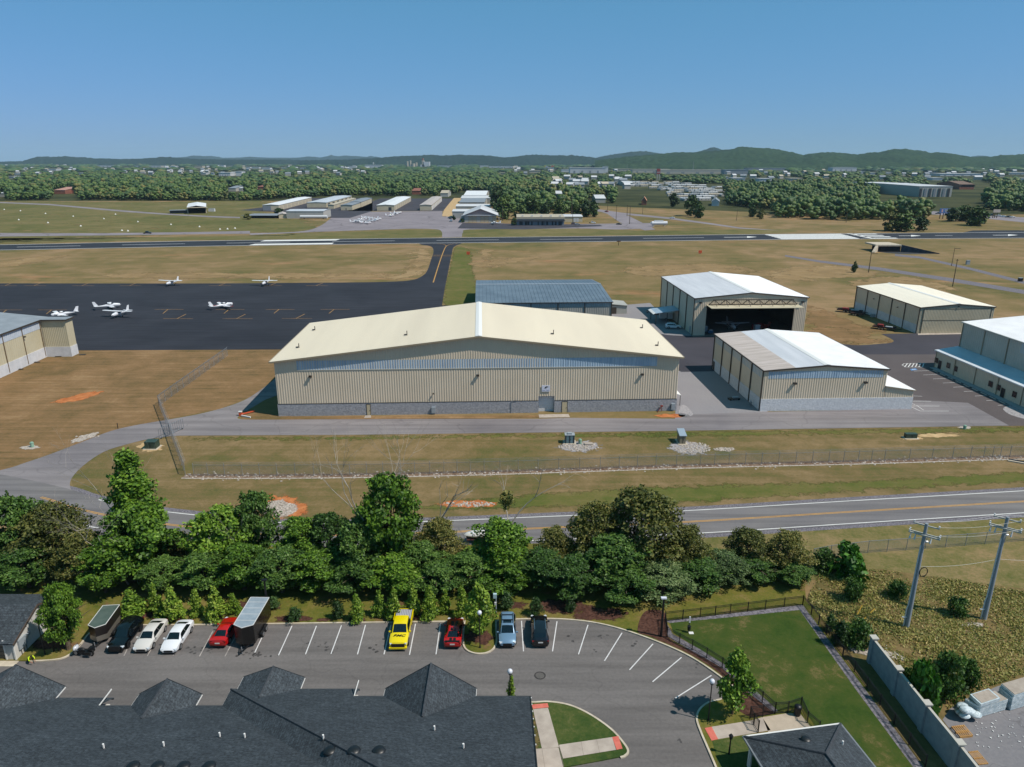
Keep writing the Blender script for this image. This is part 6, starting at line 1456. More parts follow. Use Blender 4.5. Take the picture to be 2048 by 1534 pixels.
def edge_rank(p):
 px_, py_ = PX((p[0], p[1], 0)); return (woods_edge(px_) - py_) * 1.0 + (p[1] - 600) * .004
near_pts.sort(key=edge_rank)
indiv, rest = near_pts[:205], near_pts[205:]
tcr = [np_mesh('wood_crown', *LC[i % 4], [m_farA, m_farB, m_farC, m_farA][i % 4]) for i in range(4)]
tb = MB().tube([(0, 0, 0), (0, 0, 6)], [.35, .2], 6).build('trunk', m_bark); tbm = tb.data; bpy.data.objects.remove(tb)
for k, (x, y) in enumerate(indiv):
 s = r.uniform(.8, 1.15); t = thing('wood_tree', 'leafy tree at the front edge of the far woods', 'tree', (x, y, 0), r.uniform(0, 6), 'trees at the front edge of the far woods')
 c = bpy.data.objects.new('crown', tcr[r.choice([0, 0, 1, 2, 3])]); C.objects.link(c); c.parent = t; c.scale = (s * 1.15, s * 1.15, s); c.location.z = -1.5
 q = bpy.data.objects.new('trunk', tbm); C.objects.link(q); q.parent = t
def mass(name, pts, protos, smin, smax, mats, wts, lab, zs=1.0, dz=-1.5):
 VV, FF, MI = [], [], []; o = 0
 for (x, y) in pts:
  V, Fa = protos[r.randrange(len(protos))]; a = r.uniform(0, 6.28); s = r.uniform(smin, smax); ca, sa = cos(a) * s, sin(a) * s
  v = np.empty_like(V); v[:, 0] = V[:, 0] * ca - V[:, 1] * sa + x; v[:, 1] = V[:, 0] * sa + V[:, 1] * ca + y; v[:, 2] = V[:, 2] * s * zs * r.uniform(.8, 1.2) + dz
  VV.append(v); FF.append(Fa + o); o += len(v)
  z = noise.noise(Vector((x * .006, y * .006, 3))) + r.uniform(-.5, .5)
  m = 0 if z < .38 else 2
  if z < -.2: m = 1
  MI.append(np.full(len(Fa), m))
 me = np_mesh(name, np.concatenate(VV), np.concatenate(FF), mats, np.concatenate(MI))
 ob = bpy.data.objects.new(name, me); C.objects.link(ob); return tag(ob, lab, kind='stuff')
mass('woods', rest, LC, .75, 1.5, [m_farA, m_farB, m_farC], None, 'dense mixed woods beyond the airfield')
mass('farther_woods', mid_pts, LC2, 1.2, 2.0, [m_farA, m_farB, m_farC], None, 'more distant woods around the town', .62)
mass('distant_woods', far_pts, LC3, 3.2, 5.5, [m_farA, m_farB, m_farC], None, 'hazy distant woods running to the hills', .26, -2)
# single trees standing free of the woods
SOLO = [(1172, 1183, 400, 434, 15, 'dark tree of the pair on the grass right of the terminal', 1), (1187, 1200, 403, 434, 12, 'lighter tree of the pair on the grass right of the terminal', 0), (1382, 1382, 392, 432, 17, 'free standing dark tree by the far road', 1), (1398, 1398, 402, 436, 12, 'small round tree beside the free standing one', 0), (1504, 1504, 410, 434, 9, 'small dark tree on the slope before the right woods', 1), (1522, 1522, 418, 438, 9, 'pale shrubby tree on the slope before the right woods', 2),
  (1347, 1347, 386, 414, 11, 'dark tree beside the mobile homes', 1), (1950, 1950, 414, 451, 24, 'big rounded tree between billboard and highway cars', 0), (1903, 1903, 416, 443, 16, 'dark tree right of the blue billboard', 1), (1925, 1925, 410, 442, 20, 'leafy tree behind the blue billboard', 0), (1803, 1803, 426, 462, 26, 'large bushy tree spreading at the end of the right woods', 0), (1838, 1838, 434, 462, 16, 'low bushy tree at the runway end of the woods', 1), (1778, 1778, 424, 462, 18, 'left bushy tree at the runway end of the woods', 2),
  (1040, 1040, 408, 440, 16, 'green tree behind the left end of the terminal', 0), (1062, 1062, 392, 436, 18, 'yellow-green tree behind the terminal', 0), (1090, 1090, 404, 436, 14, 'round green tree behind the middle of the terminal', 1), (1120, 1120, 398, 434, 16, 'dark green tree behind the right end of the terminal', 0), (1150, 1150, 405, 434, 14, 'green tree behind the terminal annex', 0), (1008, 1008, 390, 438, 20, 'tall green tree beside the row of white roofs', 0), (998, 998, 372, 425, 18, 'tall tree rising behind the row of white roofs', 1),
  (559, 559, 416, 430, 11, 'dark round tree before the leftmost long hangar', 1), (495, 495, 427, 439, 8, 'bright bush left of the grey shelter', 2), (1028, 1028, 436, 451, 6, 'dark bush at the left end of the terminal', 1), (908, 908, 430, 440, 4, 'small dark bush beside the white apron hangars', 1), (925, 925, 437, 445, 5, 'dark clipped bush left of the pink gabled hangar', 1), (1708, 1708, 524, 545, 6, 'single small dark tree on the worn ground by the gravel track', 1)]
for (px_, _, tp_, bs_, hw, lb, mi) in SOLO:
 g = G(px_, bs_); u = mpp(g.y); H = W(px_, tp_, g.y).z; t = thing('tree', lb, 'tree' if 'bush ' not in lb else 'bush', (g.x, g.y, 0), r.uniform(0, 6))
 V, Fa = crown_arrays(int(px_), R=5.5, H=12, z0=1.2, n=1500, leaf=1.1, clumps=26, cr=1.9)
 c = bpy.data.objects.new('crown', np_mesh('solo_crown', V, Fa, [m_farA, m_farB, m_farC][mi])); C.objects.link(c); c.parent = t; c.scale = (hw * u / 5.5, hw * u / 5.5, H / 12)
 q = bpy.data.objects.new('trunk', tbm); C.objects.link(q); q.parent = t; q.scale = (1, 1, H / 12)
# ---------- hills ----------
def hillmat(name, a, b, s):
 mt, n, l, p = nt(name); vec = mapping(n, l)
 f = math_(n, l, 'ADD', math_(n, l, 'MULTIPLY', noi(n, l, vec, s, 5, .7), .7), math_(n, l, 'MULTIPLY', noi(n, l, vec, s * .12, 3), .3))
 l.new(ramp(n, l, f, [(.35, a), (.65, b)]), p.inputs['Base Color']); p.inputs['Roughness'].default_value = 1; p.inputs['Specular IOR Level'].default_value = 0
 return mt
m_h1 = hillmat('wooded_hill', '#1a2a1e', '#3c5034', .03); m_h2 = hillmat('far_hill', '#1c2c26', '#2c3d34', .01)
def hill(name, sil, D, depth, mat, nx=500, ny=26, rough=8, seed=0, foot=0):
 sil = sorted(sil); xs = np.linspace(sil[0][0], sil[-1][0], nx); ys = np.interp(xs, [s[0] for s in sil], [s[1] for s in sil])
 V = [];
 for j in range(ny):
  k = j / (ny - 1); t = min(1.0, k * 1.35); prof = sin(t * pi / 2) ** 1.0 if k < .74 else cos((k - .74) / .26 * pi / 2) ** .5
  for i in range(nx):
   Y = D + depth * (k - .74); p = W(xs[i], ys[i], D); x = p.x * (1 + (k - .74) * depth / D)
   zc = max(0, p.z); z = zc * prof
   nn = noise.fractal(Vector((x * .0022, Y * .0022, seed)), 1.0, 2.0, 4) * zc * .22 * (1 - abs(2 * k - 1.2)) if k < .7 else 0
   bumpz = noise.noise(Vector((x * .03, Y * .03, seed))) * rough * (.5 if zc > 5 else 0)
   V.append((x, Y, max(-1, z + nn + bumpz + foot)))
 idx = np.arange(nx * ny).reshape(ny, nx)
 Fa = np.stack([idx[:-1, :-1], idx[:-1, 1:], idx[1:, 1:], idx[1:, :-1]], -1).reshape(-1, 4)
 me = np_mesh(name, V, Fa, mat); ob = bpy.data.objects.new(name, me); C.objects.link(ob); return tag(ob, kind='structure')
S = lambda *p: [(a, b) for a, b in p]
hill('hills', S((-400, 323), (0, 323.5), (45, 322.5), (60, 318), (72, 315), (90, 313.5), (105, 314), (130, 312.8), (150, 314.5), (180, 316.5), (215, 317.3), (240, 318), (300, 317.5), (330, 315.5), (345, 316), (400, 318), (470, 319), (600, 320)), 8500, 1500, m_h2, rough=16, seed=1)
hill('hills', S((200, 321), (300, 318), (345, 315.5), (370, 313.8), (386, 311.8), (405, 312.5), (422, 313.3), (445, 316), (470, 315.5), (500, 314), (545, 315.5), (580, 315.5), (598, 315.2), (620, 313), (640, 315), (662, 311.3), (677, 313), (691, 311.7), (712, 312), (732, 314), (742, 312), (752, 313.5), (766, 316), (840, 319)), 15500, 2500, m_h2, rough=14, seed=2)
hill('hills', S((600, 321), (700, 319), (762, 315.6), (785, 314), (805, 312), (831, 312), (861, 309.3), (882, 311), (916, 310), (964, 310.7), (990, 313), (1008, 315), (1033, 313.5), (1046, 311), (1062, 309.8), (1096, 310.6), (1144, 312.2), (1180, 314.6), (1196, 317), (1260, 320)), 7800, 1500, m_h2, rough=18, seed=3)
hill('hills', S((1130, 320), (1190, 316), (1205, 312.4), (1228, 308.5), (1255, 305), (1275, 303.4), (1289, 302.8), (1302, 304), (1318, 306.6), (1345, 309), (1400, 313)), 9500, 1800, m_h2, rough=14, seed=4)
hill('hills', S((1360, 318), (1392, 304.8), (1410, 300), (1426, 296.6), (1436, 298.5), (1449, 303.5), (1480, 314)), 9000, 1200, m_h2, rough=14, seed=5)
hill('hills', S((1930, 318), (1944, 312.6), (1956, 311.5), (1970, 311.5), (1982, 313.5), (2000, 318)), 12000, 1200, m_h2, rough=8, seed=6)
hill('hills', S((1190, 321), (1240, 316), (1290, 311), (1320, 308.3), (1357, 305), (1394, 305.3), (1440, 303.5), (1455, 302), (1468, 299), (1478, 297), (1505, 296.2), (1530, 298), (1543, 299.3), (1566, 302.5), (1589, 306.8), (1606, 311), (1618, 308.5), (1643, 305.8), (1672, 305.8), (1700, 308.5), (1716, 310), (1734, 306.8), (1761, 305.8), (1777, 301.6), (1790, 300.4), (1806, 299.7), (1842, 302.3), (1863, 306.6), (1892, 306.6), (1915, 310), (1935, 314), (1958, 314.5), (1985, 313.7), (2003, 311), (2048, 310.2), (2200, 307), (2500, 312)), 5600, 1900, m_h1, nx=1100, ny=60, rough=17, seed=7)
# scar of the quarry on the left hill
q = [W(a, b, 8280) for a, b in ((128, 315), (150, 316), (172, 318.5), (150, 319.5), (120, 318.5))]
# ---------- haze ----------
hz = MB().box(-23000, -180, -3, 23000, 21500, 330).build('haze', None); hz.data.materials.clear()
mt = bpy.data.materials.new('air'); mt.use_nodes = True; n_, l_ = mt.node_tree.nodes, mt.node_tree.links
for x in list(n_):
 if x.type == 'BSDF_PRINCIPLED': n_.remove(x)
pv = n_.new('ShaderNodeVolumePrincipled'); pv.inputs['Color'].default_value = (.55, .78, 1, 1); pv.inputs['Density'].default_value = 3.1e-5; pv.inputs['Anisotropy'].default_value = 0.0
l_.new(pv.outputs[0], n_['Material Output'].inputs['Volume']); hz.data.materials.append(mt); tag(hz, 'thin bluish haze over the far land', kind='stuff')
# ================= foreground buildings =================
def shingle(name, a, b, row=.14):
 mt, n, l, p = nt(name); tc = n.new("ShaderNodeTexCoord"); sx = n.new("ShaderNodeSeparateXYZ"); cb = n.new("ShaderNodeCombineXYZ")
 l.new(tc.outputs['Object'], sx.inputs[0])
 l.new(math_(n, l, 'ADD', sx.outputs[0], math_(n, l, 'MULTIPLY', sx.outputs[1], 1.0)), cb.inputs[0]); l.new(math_(n, l, 'MULTIPLY', sx.outputs[2], 2.0), cb.inputs[1])
 br = n.new("ShaderNodeTexBrick"); br.inputs['Scale'].default_value = 1; br.inputs['Brick Width'].default_value = .32; br.inputs['Row Height'].default_value = row * 1.6
 br.inputs['Mortar Size'].default_value = .012; br.inputs['Bias'].default_value = -.2
 br.inputs['Color1'].default_value = (*lin(a), 1); br.inputs['Color2'].default_value = (*lin(b), 1); br.inputs['Mortar'].default_value = (*[x * .6 for x in lin(a)], 1)
 l.new(cb.outputs[0], br.inputs['Vector'])
 vec = mapping(n, l); sp_ = ramp(n, l, noi(n, l, vec, 4.5, 4, .85), [(.36, .5), (.64, 1.6)])
 lg = ramp(n, l, noi(n, l, vec, .35, 3), [(.35, .9), (.65, 1.12)])
 l.new(mixc(n, l, 1.0, mixc(n, l, 1.0, br.outputs['Color'], sp_, 'MULTIPLY'), lg, 'MULTIPLY'), p.inputs['Base Color'])
 p.inputs['Roughness'].default_value = .85; p.inputs['Specular IOR Level'].default_value = .3
 bump(n, l, p, noi(n, l, vec, 12, 3, .7), .5, .02)
 return mt
m_shin = shingle('charcoal_shingle', '#33393e', '#434a4f'); m_shcap = M('ridge_shingle', '#2b3035', .9, c2='#3c4248', s=4)
m_stucco = M('white_stucco', '#c3c1bc', .9, c2='#b2b0ab', s=1, bmp=.1)
m_gut = M('white_gutter', '#cfcfcc', .5); m_ventb = M('vent_black', '#15181a', .45); m_pipew = M('vent_white', '#d6d6d4', .5)
# long shingle roofed building whose rear slope fills the bottom of the picture
ZE, TP = 5.5, .5
def E(px, py, z=ZE): return G(px, py, z)
yC = E(1000, 1393).y; xR = E(1060, 1393).x; yR = yC; yRidge = 33.0
bld = thing('shingle_roof_building', 'long two storey building under a charcoal shingle roof with rear gables', 'building', (xR, yR, 0), 0, world=True)
def zB(y): return ZE + (yC - y) * TP
def on_plane(px, py, zf):
 dx, dy, dz = ray(px, py); a, b = 30.0, 70.0
 for _ in range(60):
  m = (a + b) / 2; z = CAMH + dz * m / dy
  if z > zf(m): a = m
  else: b = m
 return Vector((dx * m / dy, m, zf(m)))
Hc = on_plane(462, 1378.5, zB); xh, yB, zh = Hc.x, Hc.y, Hc.z
yA = G(300, 1412, zh).y
def zA(y): return zh + (yA - y) * TP
yL = on_plane(170, 1396.5, zA).y
x0, x1, x3, x4 = -60.0, on_plane(212, 1404, zA).x, on_plane(713, 1386, zB).x, xR
def slab3(nm, pts, zf, parent=bld):
 mb = MB(); mb.poly([(x, y, zf(y)) for x, y in pts]); return mb.build(nm, m_shin, parent)
D_ = yB - yRidge; vx = xh + (yA - yRidge)
slab3('roof', [(x0, yL), (x0, yRidge), (x1, yRidge), (x1, yL)], zA)
slab3('roof', [(x1, yA), (x1, yRidge), (vx, yRidge), (xh, yA)], zA)
mb = MB(); mb.poly([(xh, yB, zh), (xh, yA, zh), (vx, yRidge, zh + (yA - yRidge) * TP), (xh + D_, yRidge, zh + D_ * TP)]); mb.build('hip_roof', m_shin, bld)
y3 = yB - (x3 - xh)
slab3('roof', [(xh, yB), (x3, y3), (x3, yB)], zB)
slab3('roof', [(x3, yC), (x3, y3), (xh + D_, yRidge), (x4, yRidge), (x4, yC)], zB)
for a, b, zf in ((x0, vx, zA), (xh + D_, x4, zB)): mb = MB(); mb.quad((a, yRidge, zf(yRidge)), (a, yRidge - 16, zf(yRidge) - 8), (b, yRidge - 16, zf(yRidge) - 8), (b, yRidge, zf(yRidge))); mb.build('front_roof', m_shin, bld)
mb = MB(); mb.tube([(xh, yB, zh + .02), (xh + D_, yRidge, zh + D_ * TP + .0)], .09, 6); mb.build('hip_cap', m_shcap, bld)
def rgable(xc, yG, za, pl, pr, zf, ye, nm='gable_roof'):
 """gable over the rear eave: apex (xc, yG, za), left / right eave corner points, zf = main slope, ye = main eave"""
 mb = MB(); inv = lambda z: ye - (z - zf(ye)) / TP
 yv = inv(za)
 for c in (pl, pr):
  yc = min(ye, inv(c.z))
  q = [(xc, yG, za), (c.x, yG, c.z), (c.x, yc, c.z), (xc, yv, za)]
  mb.poly(q if c is pr else q[::-1])
  mb.poly([(a, b, z - .16) for a, b, z in (q if c is not pr else q[::-1])])
 o = mb.build(nm, m_shin, bld)
 mb = MB(); mb.tube([(xc, yG, za + .02), (xc, yv, za + .02)], .1, 6); mb.build('cap', m_shcap, o)
 mb = MB()
 for c in (pl, pr): mb.bar((xc, yG + .02, za - .1), (c.x, yG + .02, c.z - .1), .06, .22)
 mb.build('verge', m_ventb, o)
 mb = MB(); mb.poly([(pl.x + .4, yG - .5, 0), (pr.x - .4, yG - .5, 0), (pr.x - .4, yG - .5, pr.z - .2), (xc, yG - .5, za - .35), (pl.x + .4, yG - .5, pl.z - .2)]); mb.build('gable_wall', m_stucco, bld)
 for c, s in ((pl, 1), (pr, -1)):
  MB().box(c.x - .03, ye, c.z - .13, c.x + .03, yG, c.z - .02).build('gutter', m_gut, o)
  MB().box(c.x + s * .42, ye - .6, 0, c.x + s * .46, yG - .5, c.z - .2).build('cheek_wall', m_stucco, bld)
for (ax, ay, lx_, ly, rx, ry, zf, ye) in ((32, 1330, -52, 1374, 131, 1373, zA, yL), (335, 1358, 279, 1387.5, 404.5, 1388.5, zA, yA), (547, 1333, 487.5, 1353.5, 610, 1355, zB, yB), (862, 1327, 771, 1370, 953, 1384, zB, yC)):
 z_c = zf(ye); yG = G((lx_ + rx) / 2, (ly + ry) / 2, z_c).y
 a = W(ax, ay, yG); pl = W(lx_, (ly + ry) / 2 if ax > 800 else ly, yG); pr = W(rx, (ly + ry) / 2 if ax > 800 else ry, yG)
 rgable(a.x, yG, a.z, pl, pr, zf, ye)
for a, b, y, z in ((x0, x1, yL, zA(yL)), (x1, xh, yA, zh), (xh, x3, yB, zh), (x3, x4, yC, ZE)):
 MB().box(a, y + .0, z - .16, b, y + .1, z - .01).build('gutter', M('dark_gutter', '#3a3c3e', .5), bld)
 MB().box(a, y - .75, 0, b, y - .6, z - .1).build('wall', m_stucco, bld)
for (x, ya, yb, z) in ((x1, yA, yL, zh), (x3, yC, yB, ZE), (xh, yA, yB, zh)): MB().box(x - .03, ya + .1, z - .14, x + .03, yb, z - .04).build('gutter', m_gut, bld)
MB().box(xR - .7, yRidge - 15, 0, xR - .5, yC - .6, ZE).build('wall', m_stucco, bld)
mb = MB(); mb.bar((xR + .03, yC, ZE - .06), (xR + .03, yRidge, zB(yRidge) - .06), .1, .18); mb.build('verge', m_ventb, bld)
mb = MB()
for k in range(7): y = yC - .4 - k * 1.75; mb.obox((xR + .1, y, zB(y)), (.07, .1, .07))
mb.build('light_clips', m_gut, bld)
def roof_z(x, y): return zA(y) if x < xh else max(zA(y), min(zh + (x - xh) * TP, zB(y)))
def on_roof(px, py):
 for k in range(1600):
  z = 16 - k * .01; g = G(px, py, z)
  if roof_z(g.x, g.y) >= z: return g
for px_, py_ in ((208, 1493), (328, 1489), (440, 1470), (490, 1472), (647, 1475), (869, 1457), (927, 1493)):
 g = on_roof(px_, py_ + 4)
 mb = MB(); mb.tube([(0, 0, -.1), (0, 0, .42)], .07, 10);
 o = mb.build('vent_pipe', m_pipew, bld, True, off=(0, 0, 0)); o.location = (g.x - xR, g.y - yR, g.z)
 MB().tube([(0, 0, -.02), (0, 0, .07)], [.17, .08], 10).build('flashing', m_ventb, o, off=(0, 0, 0))
for px_, py_ in ((660, 1500), (708, 1500), (758, 1500), (266, 1531), (315, 1531), (367, 1531), (418, 1531)):
 g = on_roof(px_, py_ + 3)
 mb = MB(); mb.ell((0, 0, .06), (.46, .46, .22), 16, 6, 0); mb.cyl((0, 0), .3, -.2, .1, 12)
 o = mb.build('round_vent', m_ventb, bld, True, off=(0, 0, 0)); o.location = (g.x - xR, g.y - yR, g.z)
# garage at the left edge
gY = G(38, 1321).y; gx = G(38, 1321).x; gE = 2.75
gar = thing('garage', 'white detached garage with charcoal shingle roof at the left edge', 'garage', (gx, gY, 0), 0, world=True)
gd = W(31, 1284, gY + .0); gE = gd.z; yr_ = gY + 4.1; gr = gE + 4.1 * .42
yb = gY + 8.2; xl = gx - 14; ex = gd.x + .0
mb = MB(); mb.quad((xl, gY - .35, gE), (ex, gY - .35, gE), (ex, yr_, gr), (xl, yr_, gr)); mb.quad((ex, yb + .35, gE), (xl, yb + .35, gE), (xl, yr_, gr), (ex, yr_, gr));
mb.quad((xl, yr_, gr - .15), (ex, yr_, gr - .15), (ex, gY - .35, gE - .15), (xl, gY - .35, gE - .15)); mb.build('roof', m_shin, gar)
mb = MB(); mb.bar((ex, gY - .4, gE - .1), (ex, yr_, gr - .08), .08, .2); mb.bar((ex, yr_, gr - .08), (ex, yb + .35, gE - .1), .08, .2); mb.build('verge', M('fascia_brown', '#4c4038', .6), gar)
xw = ex - .3
mb = MB(); mb.poly([(xw, gY, 0), (xw, yb, 0), (xw, yb, gE - .1), (xw, yr_, gr - .2), (xw, gY, gE - .1)]); mb.quad((xw, gY, 0), (xw, gY, gE), (xw - 1.1, gY, gE), (xw - 1.1, gY, 0)); mb.quad((xw, gY, 2.35), (xw, gY, gE), (xl, gY, gE), (xl, gY, 2.35)); mb.quad((xw, yb, 0), (xl, yb, 0), (xl, yb, gE), (xw, yb, gE)); mb.build('wall', m_stucco, gar)
mb = MB(); mb.box(xl, gY + .12, 0, xw - 1.1, gY + .2, 2.4)
for k in range(1, 5): mb.box(xl, gY + .09, k * .5 - .02, xw - 1.1, gY + .13, k * .5 + .02)
mb.build('garage_door', M('garage_door_grey', '#4f4c47', .5), gar)
MB().box(xw - 1.1, gY - .05, 0, xw - .95, gY + .1, 2.45).build('door_frame', m_gut, gar); MB().box(xw - .1, gY - .1, 0, xw + .03, gY + .02, gE - .15).build('corner_trim', m_gut, gar)
MB().box(xw + .0, gY + .5, .9, xw + .2, gY + 1.7, 2.0).build('meter_panel', m_box, gar)
for y in (gY + 2.0, gY + 2.3): MB().obox((xw + .12, y, 1.7), (.22, .2, .3)).build('meter', m_box, gar)
for y in (gY + .8, gY + 1.2, gY + 1.6): MB().cyl((xw + .06, y), .03, .15, .95, 6).build('conduit', m_ventb, gar)
tag(MB().box(xl, gY - 1.0, 0, gx + .1, gY, .1).build('garage_apron', m_kerb), kind='structure')
# small hip roofed pavilion at the bottom right
PA, PB = G(1489, 1473.5, 2.95), G(1681, 1448, 2.95)
pang = atan2(PB.y - PA.y, PB.x - PA.x); PLn = (PB - PA).length; PD = 15.0; k_ = PLn / 2
pav = thing('pavilion', 'small white pavilion with a charcoal hip roof beside the patio', 'pavilion', (PA.x, PA.y, 0), pang)
ph = 2.95; pr_ = ph + k_ * .42
c_ = [(0, 0, ph), (PLn, 0, ph), (PLn, -PD, ph), (0, -PD, ph)]; r1_, r2_ = (PLn / 2, -k_, pr_), (PLn / 2, -PD + k_, pr_)
mb = MB(); mb.poly([c_[1], c_[0], r1_]); mb.poly([c_[0], c_[3], r2_, r1_]); mb.poly([c_[2], c_[1], r1_, r2_]); mb.poly([c_[3], c_[2], r2_]); mb.build('roof', m_shin, pav)
mb = MB()
for a, b in ((c_[0], r1_), (c_[1], r1_), (r1_, r2_)): mb.tube([(a[0], a[1], a[2] + .02), (b[0], b[1], b[2] + .02)], .11, 6)
mb.build('hip_cap', m_shcap, pav)
mb = MB(); mb.box(0, 0, ph - .18, PLn, .14, ph + .01); mb.build('gutter', m_gut, pav)
mb = MB(); mb.box(-.14, -PD, ph - .16, 0, .14, ph - .01); mb.box(PLn, -PD, ph - .16, PLn + .14, .14, ph - .01); mb.build('side_gutter', M('side_gutter', '#6d7276', .5), pav)
MB().box(.5, -PD + .5, 0, PLn - .5, -3.2, ph - .1).build('wall', m_stucco, pav)
for x in (.45, PLn - .45): MB().box(x - .13, -.6, 0, x + .13, -.35, ph - .15).build('post', m_gut, pav)
MB().box(.35, -2.6, 0, .6, -2.35, ph - .15).build('post', m_gut, pav)
mb = MB(); mb.tube([(.05, -.5, ph - .2), (.05, -1.2, ph - .6), (.05, -1.2, .1)], .05, 6); mb.build('downpipe', m_gut, pav)
locp, wp = frame_of((PA.x, PA.y), pang)
def pav_pt(px, py):
 for k in range(600):
  z = 6 - k * .01; x, y = locp(G(px, py, z))
  d = min(x, PLn - x, -y, PD + y)
  if ph + d * .42 >= z: return x, y, ph + d * .42
q = pav_pt(1612, 1480); o = MB(); o.ell((0, 0, .05), (.42, .42, .2), 16, 6, 0); o.cyl((0, 0), .28, -.2, .08); o = o.build('round_vent', m_ventb, pav, True); o.location = q
q = pav_pt(1685, 1489); o = MB().tube([(0, 0, -.1), (0, 0, .36)], .07, 10).build('vent_pipe', m_pipew, pav, True); o.location = q
# ================= fences, wall, poles, lamps =================
m_blk = M('black_metal', '#15161a', .45, spec=.4); m_galv = M('galvanised', '#8b9096', .45, .5, c2='#a0a4a8', s=2)
def picket_fence(pts, h, label, name='black_fence', step=2.2, z=LZ):
 t = thing(name, label, 'fence', (pts[0].x, pts[0].y, z), world=True); mb = MB(); rl = MB(); k = 0; nposts = []
 for a, b in zip(pts, pts[1:]):
  L = (b - a).length; n = max(1, int(round(L / step)))
  for i in range(n + 1):
   if i or k == 0: nposts.append(a.lerp(b, i / n))
  for zz in (.12, h - .18, h): rl.bar((a.x, a.y, z + zz), (b.x, b.y, z + zz), .035, .04)
  m = int(L / .125)
  for i in range(1, m): p = a.lerp(b, i / m); mb.box(p.x - .011, p.y - .011, z + .08, p.x + .011, p.y + .011, z + h)
  k = 1
 mb.build('pickets', m_blk, t); rl.build('rail', m_blk, t)
 for p in nposts: MB().box(p.x - .04, p.y - .04, z - .05, p.x + .04, p.y + .04, z + h + .08).build('post', m_blk, t)
 return t
V2 = lambda L, z=LZ: [Vector((G(*p, z).x, G(*p, z).y)) for p in L]
picket_fence(V2([(1334, 1274), (1358.5, 1287), (1384, 1299.5), (1413, 1316), (1444, 1336), (1486, 1370), (1524, 1405), (1549.5, 1428)]), 1.25, 'black picket fence curving along the kerb beside the mulch bed')
picket_fence(V2([(1334, 1274), (1330, 1243), (1400, 1235), (1460, 1227.5), (1530, 1219), (1605, 1210)]), 1.25, 'black picket fence along the tree side of the park lawn')
picket_fence(V2([(1605, 1210), (1622, 1230), (1652, 1270), (1685, 1313), (1759, 1411), (1850, 1534)]), 1.25, 'black picket fence running down the weed side of the park lawn')
picket_fence(V2([(1549.5, 1428), (1575, 1426), (1601, 1417), (1614, 1446), (1637, 1466)]), 1.3, 'short black fence behind the patio and litter bin', step=1.9)
picket_fence(V2([(1549.5, 1428), (1525, 1433), (1499.5, 1436.5), (1507, 1450), (1516, 1465)]), 1.3, 'black gate pen fence at the path end before the patio', step=1.5)
def chain_fence(pts, h, label, step=3.0, barb=True, z=0, cell=.22, wd=.016):
 t = thing('chain_link_fence', label, 'fence', (pts[0].x, pts[0].y, z), world=True); mb = MB(); rl = MB(); s = 0; posts = []
 for a, b in zip(pts, pts[1:]):
  L = (b - a).length; d = (b - a) / L; n = max(1, round(L / step))
  posts += [a.lerp(b, i / n) for i in range(n)]
  m = int(L / cell)
  for sg in (1, -1):
   for i in range(-int(h / cell), m):
    u0, u1 = i * cell, i * cell + h; z0, z1 = (0, h)
    if u0 < 0: z0 = -u0; u0 = 0
    if u1 > L: z1 = h - (u1 - L); u1 = L
    if z1 - z0 < .05: continue
    if sg < 0: z0, z1 = h - z0, h - z1
    p, q = a + d * u0, a + d * u1
    mb.quad((p.x, p.y, z + z0 - wd), (p.x, p.y, z + z0 + wd), (q.x, q.y, z + z1 + wd), (q.x, q.y, z + z1 - wd))
  rl.bar((a.x, a.y, z + h), (b.x, b.y, z + h), .05)
  if barb:
   nn = Vector((-d.y, d.x))
   for k in (1, 2, 3): o = nn * .1 * k; rl.bar((a.x + o.x, a.y + o.y, z + h + .13 * k), (b.x + o.x, b.y + o.y, z + h + .13 * k), .02)
 posts.append(pts[-1])
 mb.build('mesh_panel', m_galv, t); rl.build('rail', m_galv, t)
 for p in posts[:98]: MB().cyl((p.x, p.y), .045, z - .05, z + h + (.3 if barb else .06), 6).build('post', m_galv, t)
 return t
chain_fence(V2([(455, 712), (400, 752), (318, 812)], 0), 2.2, 'chain link fence crossing the mown grass behind the gate')
chain_fence(V2([(318, 812), (338, 862), (371, 951)], 0), 2.2, 'chain link fence and gate run crossing the airfield drive', step=2.4)
chain_fence([Vector((p.x, p.y)) for p in fl if PX((p.x, p.y, 0))[0] > 369][:], 2.0, 'long chain link fence on the soil strip along the grass bank')
chain_fence(V2([(1625, 1122), (1660, 1115), (1735, 1106), (1850, 1098), (2048, 1082), (2200, 1070)], 0), 1.8, 'chain link fence on the pasture beside the road', barb=False)
gt = thing('rolled_gate', 'folded sliding gate stack on wheels at the airfield drive', 'gate', (*G(344, 868)[:2], 0), radians(70))
for k in range(4): MB().box(-3, k * .25, .2, 3, k * .25 + .05, 2.1).build('gate_bar', m_galv, gt) if False else None
mb = MB()
for k in range(13): mb.box(-3 + k * .5 - .03, -.03, .2, -3 + k * .5 + .03, .03, 2.1)
mb.box(-3, -.03, .2, 3, .03, .3); mb.box(-3, -.03, 2.0, 3, .03, 2.1); mb.build('gate_frame', m_galv, gt)
for x in (-2.6, 2.6): MB().tube([(x, -.06, .12), (x, .06, .12)], .12, 10).build('wheel', m_blk, gt)
